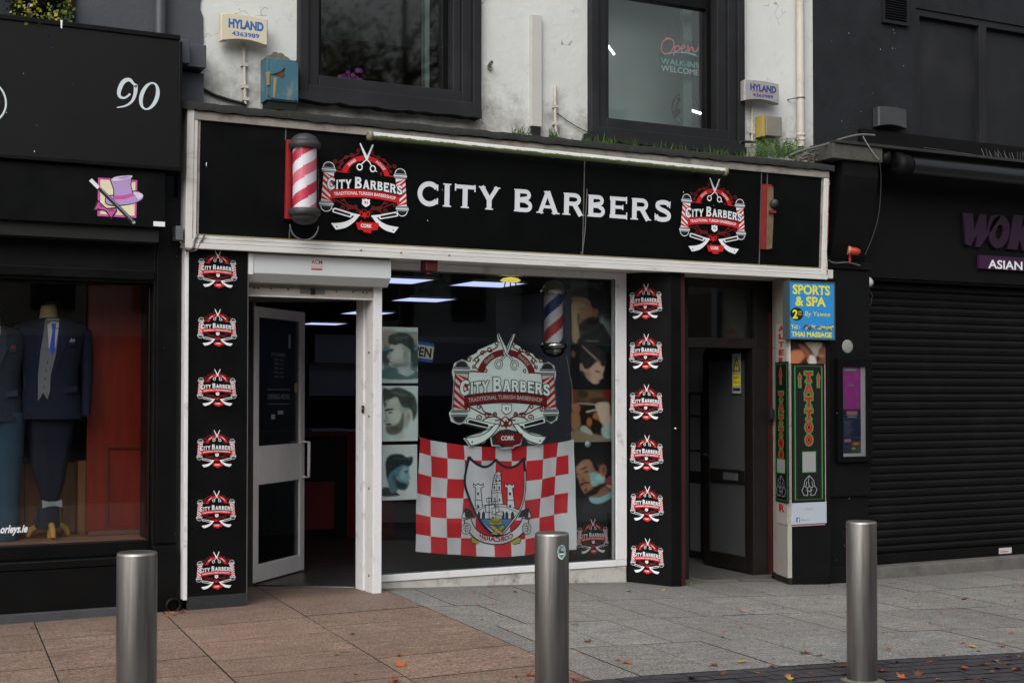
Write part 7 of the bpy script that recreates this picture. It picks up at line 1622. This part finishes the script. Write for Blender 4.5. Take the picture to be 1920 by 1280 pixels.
# cables along the ledge to the next shop
rc = random.Random(12); f = FY(9.82)
def cable(label, pts, r, mt, y=9.8, name='cable'): P = spline([tuple(FY(y+(p[2] if len(p) > 2 else 0)).P(*FY(y+(p[2] if len(p) > 2 else 0)).hit(p[0], p[1]))) for p in pts], 5); m = MB(); m.tube(P, r, mt, 6); return tag(m.build(name), label, 'cable')
cable('thick grey cable sweeping up from the fern to the timber ledge', [(1480, 292), (1505, 282), (1545, 272), (1580, 260), (1612, 253), (1640, 254)], .011, CABG, 9.7)
cable('pale cable hanging across the timber corbel', [(1618, 256), (1626, 270), (1638, 288), (1648, 300)], .006, M('white cable', C('#8a8c88'), .5), 9.6)
cable('dark cable dropping down the black pilaster corbel', [(1649, 300), (1652, 340), (1648, 400), (1636, 445), (1622, 478)], .005, RUBBER, 9.62)
cable('thin cable looping over the pilaster collar below the red lamp', [(1552, 487), (1565, 493), (1590, 492), (1612, 498)], .006, CABG, 9.78)
cable('grey cable looping under the left corner of the fascia', [(338, 462), (350, 468), (362, 464), (366, 448), (372, 440)], .008, CABG, 9.72)
cable('dark cable along the second window foot to the fern', [(1394, 285), (1388, 268), (1400, 266), (1425, 268), (1440, 272)], .012, RUBBER, 9.92)
tw = thing('wire_tangle', 'tangle of pale twigs and wires on the fascia end beside the fern', 'wire tangle', tuple(f.P(*f.hit(1520, 295))))
for k in range(26):
    x_ = rc.uniform(1470, 1545); y_ = 303-(x_-1470)*-.02+rc.uniform(-14, 4); L_ = rc.uniform(12, 40); s_ = rc.uniform(-.5, .1)
    m = MB(); yy = rc.uniform(9.72, 9.9); ff_ = FY(yy)
    m.tube(spline([tuple(ff_.P(*ff_.hit(x_+L_*t, y_+s_*L_*t+rc.uniform(-3, 3)))) for t in (0, .35, .7, 1)], 3), rc.uniform(.003, .006), M('twig pale', C('#7d776d'), .8) if k % 3 else RUBBER, 5); m.build('wire', tw)
# greenery on the ledge
LG = [M('fern green', C('#38561f'), .6), M('fern light', C('#5d7d30'), .6), M('fern dark', C('#234016'), .6)]
fe = thing('fern', 'bushy green fern growing on the fascia ledge below the old light', 'plant', tuple(f.P(*f.hit(1450, 290))))
m = MB(); rg = random.Random(21)
for k in range(80):
    bx_ = rg.uniform(1420, 1490); c_ = FY(rg.uniform(9.72, 9.92)); b0 = c_.P(*c_.hit(bx_, 292)); ang = rg.uniform(-1.1, 1.1)+(bx_-1457)/40; L_ = rg.uniform(.12, .27); mt = rg.choice(LG)
    pr_ = None
    for t in range(9):
        u = t/8; p = b0+Vector((math.sin(ang)*L_*u, rg.uniform(-.25, .1)*L_*u, math.cos(ang)*L_*u*(1-.35*u*u)))
        wd = .038*(1-u)+.005
        for s_ in (-1, 1):
            d_ = Vector((math.cos(ang)*s_, -.3, -math.sin(ang)*s_-.2)).normalized(); m.add([p, p+d_*wd*.5+Vector((0, 0, .006)), p+d_*wd, p+d_*wd*.5-Vector((0, 0, .006))], [(0, 1, 2, 3)], mt)
        if pr_ is not None: m.add([pr_+Vector((0, 0, .0015)), p+Vector((0, 0, .0015)), p-Vector((0, 0, .0015)), pr_-Vector((0, 0, .0015))], [(0, 1, 2, 3)], mt)
        pr_ = p
m.build('foliage', fe, fix=False)
m = MB(); rg = random.Random(31)
def blade(px, py, L_, mt, y):
    c_ = FY(y); b0 = c_.P(*c_.hit(px, py)); l_ = Vector((rg.uniform(-.5, .5), rg.uniform(-.5, .1), 1)).normalized()*L_; w_ = Vector((.0035, 0, 0)); bend = Vector((rg.uniform(-.4, .4), -.1, -.1))*L_
    m.add([b0-w_, b0+w_, b0+l_*.6+w_*.7, b0+l_*.6-w_*.7, b0+l_+bend*.5], [(0, 1, 2, 3), (3, 2, 4)], mt)
for k in range(620):
    px = rg.choice([rg.uniform(960, 1000), rg.uniform(1030, 1045), rg.gauss(1125, 28), rg.gauss(1125, 22), rg.gauss(1195, 14), rg.gauss(1255, 22), rg.gauss(1330, 22), rg.gauss(1360, 18), rg.uniform(560, 900), rg.uniform(1380, 1420)])
    top_y = 191+(px-347)*.1045
    if px < 900 and rg.random() < .75: continue
    blade(px, top_y-2+rg.uniform(-3, 3), rg.choice([.02, .03, .04, .07, .1])*rg.uniform(.7, 1.2) if px > 950 else rg.uniform(.008, .02), rg.choice(LG), rg.uniform(9.7, 9.9))
tag(m.build('ledge_grass', fix=False), 'green grass sprouting along the fascia ledge', 'grass', kind='stuff')
# in the upper windows
f = FY(10.28); vi = thing('orchid', 'purple flowers behind the glass of the first upper window', 'flowers', tuple(f.P(*f.hit(657, 152))))
m = MB(); rg = random.Random(41); PM = [M('petal magenta', C('#a03a9a'), .6), M('petal pink', C('#b55fb0'), .6)]
c_ = f.P(*f.hit(657, 141))
for k in range(15):
    p = c_+Vector((rg.gauss(0, .055), rg.uniform(-.03, .03), rg.gauss(0, .03)-.0))
    for j in range(5): a_ = j*1.257; d_ = Vector((math.cos(a_), -.25, math.sin(a_)))*.022; e_ = Vector((-math.sin(a_), 0, math.cos(a_)))*.010; m.add([p, p+d_*.6+e_, p+d_, p+d_*.6-e_], [(0, 1, 2, 3)], PM[k % 2])
m.build('petals', vi, fix=False)
m = MB(); m.tube([c_, c_+Vector((.02, 0, -.08)), c_+Vector((.01, 0, -.2))], .004, LG[2], 6); m.build('stem', vi)
f = FY(10.22); ne = thing('neon_sign', 'hanging neon sign reading Open WALK-INS WELCOME in the second upper window', 'neon sign', tuple(f.P(*f.hit(1273, 135))))
def nz2(x, y): return f.hit(960+x/4, y/4)
m = MB(); a = f.rect(1237, 68, 1311, 136); m.fbox(f, a[0], a[1], a[2], a[3], -.012, -.008, glass('sign acrylic', (.8, .88, .86), .5)); m.build('backing', ne)
def neon(lines, mt, r, name):
    m = MB()
    for ln in lines: m.tube([f.P(*nz2(*p), .0) for p in (spline(ln, 4) if len(ln) > 2 else ln)], r, mt, 6)
    m.build(name, ne)
NR, NC, NW = emit('neon red', (.75, .22, .25), .28), emit('neon cyan', (.35, .65, .62), .22), emit('neon white', (.7, .78, .78), .2)
neon([[(1185, 290), (1135, 310), (1118, 370), (1150, 405), (1200, 380), (1215, 320), (1185, 290), (1150, 290)], [(1225, 345), (1212, 420)], [(1220, 360), (1250, 345), (1255, 375), (1222, 388)], [(1265, 375), (1295, 355), (1285, 340), (1265, 365), (1285, 395), (1310, 385)], [(1320, 345), (1322, 392), (1340, 360), (1355, 358), (1360, 385), (1380, 390), (1395, 360)]], NR, .006, 'open_tube')
neon([[(1140, 410), (1230, 395), (1310, 398), (1390, 425)], [(1270, 398), (1330, 400), (1380, 412)]], NC, .004, 'underline_tube')
A = Art(); x0_, y0_ = nz2(1118, 468); x1_, _ = nz2(1398, 490); A.text('WALK-INS', (x0_+x1_)/2, y0_-.012, .055, NC, width=x1_-x0_); x0_, y0_ = nz2(1118, 520); A.text('WELCOME', (x0_+x1_)/2, y0_-.015, .055, NW, width=x1_-x0_)
vv = lambda u, v, d: f.P(u, v-.10*(u-x0_)*0, d)
A.build('lettering', ne, fn=vv, d0=.004)
m = MB(); t_ = f.P(*nz2(1262, 80)); m.tube([f.P(*nz2(1160, 285)), t_, f.P(*nz2(1340, 300))], .002, GALV, 5); m.build('chain', ne)
# second room: tubes, lamp head, fan
for lab, a, b, r, y in (('slanting lit tube lamp at the left edge of the second upper window', (1137, 82), (1152, 103), .011, 10.8), ('short lit tube lamp low in the second upper window', (1292, 206), (1314, 213), .013, 10.7)):
    ff_ = FY(y); m = MB(); m.tube([ff_.P(*ff_.hit(*a)), ff_.P(*ff_.hit(*b))], r, emit('tube glow', (.9, 1, 1), 3), 10); tag(m.build('tube_lamp'), lab, 'lamp')
ff_ = FY(10.75); fn_ = thing('fan', 'round fan head behind the glass low in the second upper window', 'fan', tuple(ff_.P(*ff_.hit(1285, 232))))
c_ = ff_.P(*ff_.hit(1288, 206)); m = MB()
for r_ in (.06, .11, .16): m.tube([c_+Vector((r_*math.cos(R(t)), .02, r_*math.sin(R(t)))) for t in range(0, 361, 15)], .004, GALV, 5)
for k in range(12): a_ = R(30*k); m.tube([c_, c_+Vector((.16*math.cos(a_), .02, .16*math.sin(a_)))], .0025, GALV, 4)
m.build('guard', fn_)
m = MB()
for k in range(4):
    a_ = R(90*k+20); d_ = Vector((math.cos(a_), 0, math.sin(a_))); e_ = Vector((-math.sin(a_), .3, math.cos(a_))); m.add([c_+d_*.03+Vector((0, .03, 0)), c_+d_*.13+e_*.05+Vector((0, .03, 0)), c_+d_*.14-e_*.03+Vector((0, .05, 0)), c_+d_*.05-e_*.03+Vector((0, .05, 0))], [(0, 1, 2, 3)], M('fan blade', C('#8f9796'), .4))
m.build('blades', fn_, fix=False); m = MB(); m.tube([c_+Vector((0, .05, 0)), c_+Vector((0, .07, -.5))], .015, GALV, 8); m.build('stem', fn_)
# weeds at the pillar foot, small red siren under the soffit
m = MB(); f = FY(9.74); r_ = f.rect(801, 487, 823, 508); m.box(r_[0], r_[1], 9.76, 9.88, ZS-.10, ZS-.002, M('dark maroon box', C('#4a1216'), .45)); m.lathe([(.03, 0), (.028, .02)], ((r_[0]+r_[1])/2, 9.82, ZS-.12), M('dark maroon box', C('#4a1216')), 14); tag(m.build('siren', bevel=.006), 'small maroon siren box under the fascia soffit', 'siren')
for lab, px, py, n_, h_ in (('small green weed growing at the foot of the stone pillar', 1522, 1080, 60, .05), ('tiny weed at the foot of the red brown jamb', 1287, 1092, 18, .03)):
    m = MB(); g0 = on_ground(px, py+4); rg = random.Random(n_)
    for k in range(n_): leafq(m, g0+Vector((rg.gauss(0, .05), rg.uniform(-.03, .03), rg.uniform(.0, h_))), rg.uniform(.015, .03), rg.choice(LG[:2]), rg)
    tag(m.build('weed', fix=False), lab, 'weed')
# ------------------------------------------------------------------ fallen leaves
LM = [M('leaf rust', C('#96431f'), .6, var=.25, vs=30), M('leaf orange', C('#ad602f'), .6, var=.25, vs=30), M('leaf brown', C('#663922'), .7, var=.3, vs=30), M('leaf yellow', C('#a98a2c'), .6, var=.25, vs=30)]
def leaf_mesh(seed, mt):
    rg = random.Random(seed); ol = []
    lob = [(0, 1.0), (36, .45), (62, .85), (95, .35), (120, .7), (150, .3), (180, .25), (210, .3), (240, .7), (265, .35), (298, .85), (324, .45)]
    for a, r in lob: ol.append((r*(1+rg.uniform(-.15, .15))*math.cos(R(a+rg.uniform(-6, 6))), r*(1+rg.uniform(-.15, .15))*.75*math.sin(R(a))))
    cu, cv = rg.uniform(.15, .45), rg.uniform(-.25, .35)
    zf_ = lambda x, y: cu*y*y+cv*x*x*.6+.12*math.sin(3*x+seed)
    vs = [Vector((0, 0, 0))]+[Vector((x*.5, y*.5, zf_(x*.5, y*.5)+.02)) for x, y in ol]+[Vector((x, y, zf_(x, y)+.02)) for x, y in ol]; n = len(ol)
    fs = [(0, 1+i, 1+(i+1) % n) for i in range(n)]+[(1+i, 1+n+i, 1+n+(i+1) % n, 1+(i+1) % n) for i in range(n)]
    lo = min(v.z for v in vs); vs = [v-Vector((0, 0, lo-.01)) for v in vs]
    k = len(vs); vs += [Vector((-.2, 0, .03)), Vector((-.75, .05, .03)), Vector((-.75, .09, .03)), Vector((-.2, .05, .04))]; fs.append((k, k+1, k+2, k+3))
    mb = MB(); mb.add(vs, fs, mt, True); me = mb.build('fallen_leaf', fix=False); d = me.data; bpy.data.objects.remove(me); return d
LMESH = [leaf_mesh(s, LM[s % 4]) for s in (0, 1, 2, 3, 4, 5, 6, 8, 9, 10)]
SPOTS = [(61, 1177, .7), (97, 1166, .5), (661, 1189, .9), (632, 1228, .8), (750, 1229, 1.1), (751, 1248, 1.6), (667, 1265, .5), (742, 1278, 1.3), (897, 1104, .7), (942, 1103, .9), (921, 1122, .6), (838, 1097, .7), (1180, 1109, .9), (1245, 1107, .8), (973, 1096, .5), (1390, 1147, 1.0), (1352, 1195, .9), (1388, 1178, .5), (1357, 1185, .5), (1102, 1203, 1.2), (1160, 1238, .8), (1174, 1243, 1.4), (1340, 1248, 1.1), (1392, 1242, 1.2), (994, 1266, 1.3), (968, 1268, .8), (1298, 1274, 1.4), (1075, 1276, 1.2), (1122, 1240, .6), (1510, 1225, 1.4), (1537, 1229, .9), (1448, 1249, .9), (1578, 1250, 1.2), (1562, 1239, .7), (1655, 1258, 1.3), (1690, 1270, 1.2), (1722, 1265, 1.2), (1807, 1255, 1.3), (1845, 1248, 1.2), (1872, 1254, 1.2), (1906, 1256, 1.5), (1865, 1240, 1.1), (1890, 1231, 1.1), (1822, 1213, 1.3), (1880, 1212, 1.1), (1808, 1124, 1.4), (1697, 1122, .7), (1665, 1218, .7), (1905, 1153, .6), (1904, 1127, .7), (1897, 1188, .8), (1805, 1206, 1.0), (1835, 1221, .6), (1480, 1273, 1.0), (1519, 1277, .8), (1380, 1083, .6), (1428, 1088, .6), (1390, 1089, .7), (1448, 1088, .7), (1722, 1137, .5), (1764, 1149, .5), (1466, 1140, .7), (1555, 1100, .5), (1735, 1060, .7), (1920, 1098, .9), (320, 1148, .8), (335, 1146, .9), (345, 1148, .7), (312, 1155, .6), (328, 1153, .6), (1744, 1242, .8), (1760, 1275, .9), (1620, 1276, .8), (1840, 1276, 1.1), (1770, 1228, .6), (1420, 1262, .8), (1358, 1263, .7), (1702, 1195, .5), (1640, 1107, .5), (1875, 1067, .5), (1890, 1068, .5), (1850, 1066, .5)]
rl = random.Random(17)
for k in range(16): SPOTS.append((rl.uniform(1450, 1915), rl.uniform(1225, 1278), rl.uniform(.35, .9)))
for k in range(14): SPOTS.append((rl.uniform(30, 1900), rl.uniform(1120, 1270), rl.uniform(.25, .45)))
for i, (px, py, s) in enumerate(SPOTS):
    p = on_ground(px, py)
    if p.y > 9.72 and p.x < 7.0: p.y = 9.7
    o = bpy.data.objects.new('fallen_leaf', LMESH[i % len(LMESH)] if (px, py) != (1480, 1273) else LMESH[3]); COL.objects.link(o)
    o.location = p+Vector((0, 0, .002)); o.scale = (s*.043+.005,)*3; o.rotation_euler = (rl.uniform(-.12, .12), rl.uniform(-.12, .12), rl.uniform(0, 6.28))
    if p.y < YB: lab, gr = 'dry autumn leaf lying on the dark brick paving', 'fallen leaves on the dark bricks'
    elif p.x < skew(3.99, p.y): lab, gr = 'dry autumn leaf lying on the pink granite slabs', 'fallen leaves on the pink slabs'
    else: lab, gr = 'dry autumn leaf lying on the grey granite slabs', 'fallen leaves on the grey slabs'
    tag(o, lab, 'leaf', gr)
# ------------------------------------------------------------------ the other side of the street (seen in the glass)
OPW = [M('opposite render', C('#a9abaa'), .85, var=.1, vs=.5), M('opposite brick', C('#6f5a4e'), .85, var=.15, vs=2), M('opposite cream', C('#b5ae9e'), .85, var=.1, vs=.6)]
ODK = M('opposite dark front', C('#17181a'), .5); OGL = M('opposite pane', C('#15181b'), .1)
for i, (xa, xb, h, lab) in enumerate(((-34, -14, 11, 'brick building across the street behind the camera'), (-13.9, 8, 12.5, 'cream building across the street behind the camera'), (8.1, 30, 13.5, 'grey rendered building across the street behind the camera'), (30.1, 60, 12, 'long brick building across the street behind the camera'))):
    t = thing('street_building', lab, 'building', ((xa+xb)/2, -28, 0)); mt = OPW[(2, 0, 0, 1)[i]] if i else OPW[1]
    if i == 1: mt = OPW[2]
    m = MB(); m.box(xa, xb, -33, -28, 3.6, h, mt); m.build('wall', t); m = MB(); m.box(xa, xb, -33, -28.05, -.5, 3.58, ODK); m.build('shopfront', t)
    x = xa+1.6
    while x < xb-1.5:
        for z0_ in (4.6, 7.8, 10.6):
            if z0_+1.9 < h: m = MB(); m.box(x-.12, x+1.32, -28, -27.9, z0_-.12, z0_+2.0, ODK); w_ = m.build('window', t); m = MB(); m.box(x, x+1.2, -27.895, -27.88, z0_, z0_+1.9, OGL); m.build('pane', w_)
        x += 3.1
BARK = M('bark', C('#3a332b'), .9, var=.3, vs=6); TL = [M('tree leaf', C('#4a5526'), .7), M('tree leaf gold', C('#7d6a2a'), .7), M('tree leaf dark', C('#2c3a1c'), .7)]
for i, (x, y, lab) in enumerate(((10.2, -4.5, 'street tree with thinning crown at the kerb behind the camera'), (-5.5, -5, 'street tree standing left behind the camera'))):
    t = thing('street_tree', lab, 'tree', (x, y, -.2)); m = MB(); m.tube([(x, y, -.2), (x+.1, y, 2), (x+.05, y+.1, 4), (x, y, 9.5)], [.2, .17, .14, .05], BARK, 10)
    rt = random.Random(50+i); tips = []
    for k in range(26):
        a_ = rt.uniform(0, 6.28); z_ = rt.uniform(3.6, 8.6); e_ = Vector((x+math.cos(a_)*rt.uniform(1, 2.4), y+math.sin(a_)*rt.uniform(1, 2.4), z_+rt.uniform(.6, 2.4))); m.tube([(x+.05, y, z_), ((x+e_.x)/2, (y+e_.y)/2, z_*.45+e_.z*.55), e_], [.06, .04, .012], BARK, 6); tips.append(e_)
    m.build('trunk', t); m = MB()
    for k in range(24000 if i == 0 else 5000):
        c_ = rt.choice(tips); leafq(m, c_+Vector((rt.gauss(0, .55), rt.gauss(0, .55), rt.gauss(0, .45))), rt.uniform(.07, .13), rt.choice(TL), rt)
    m.build('crown', t, fix=False)
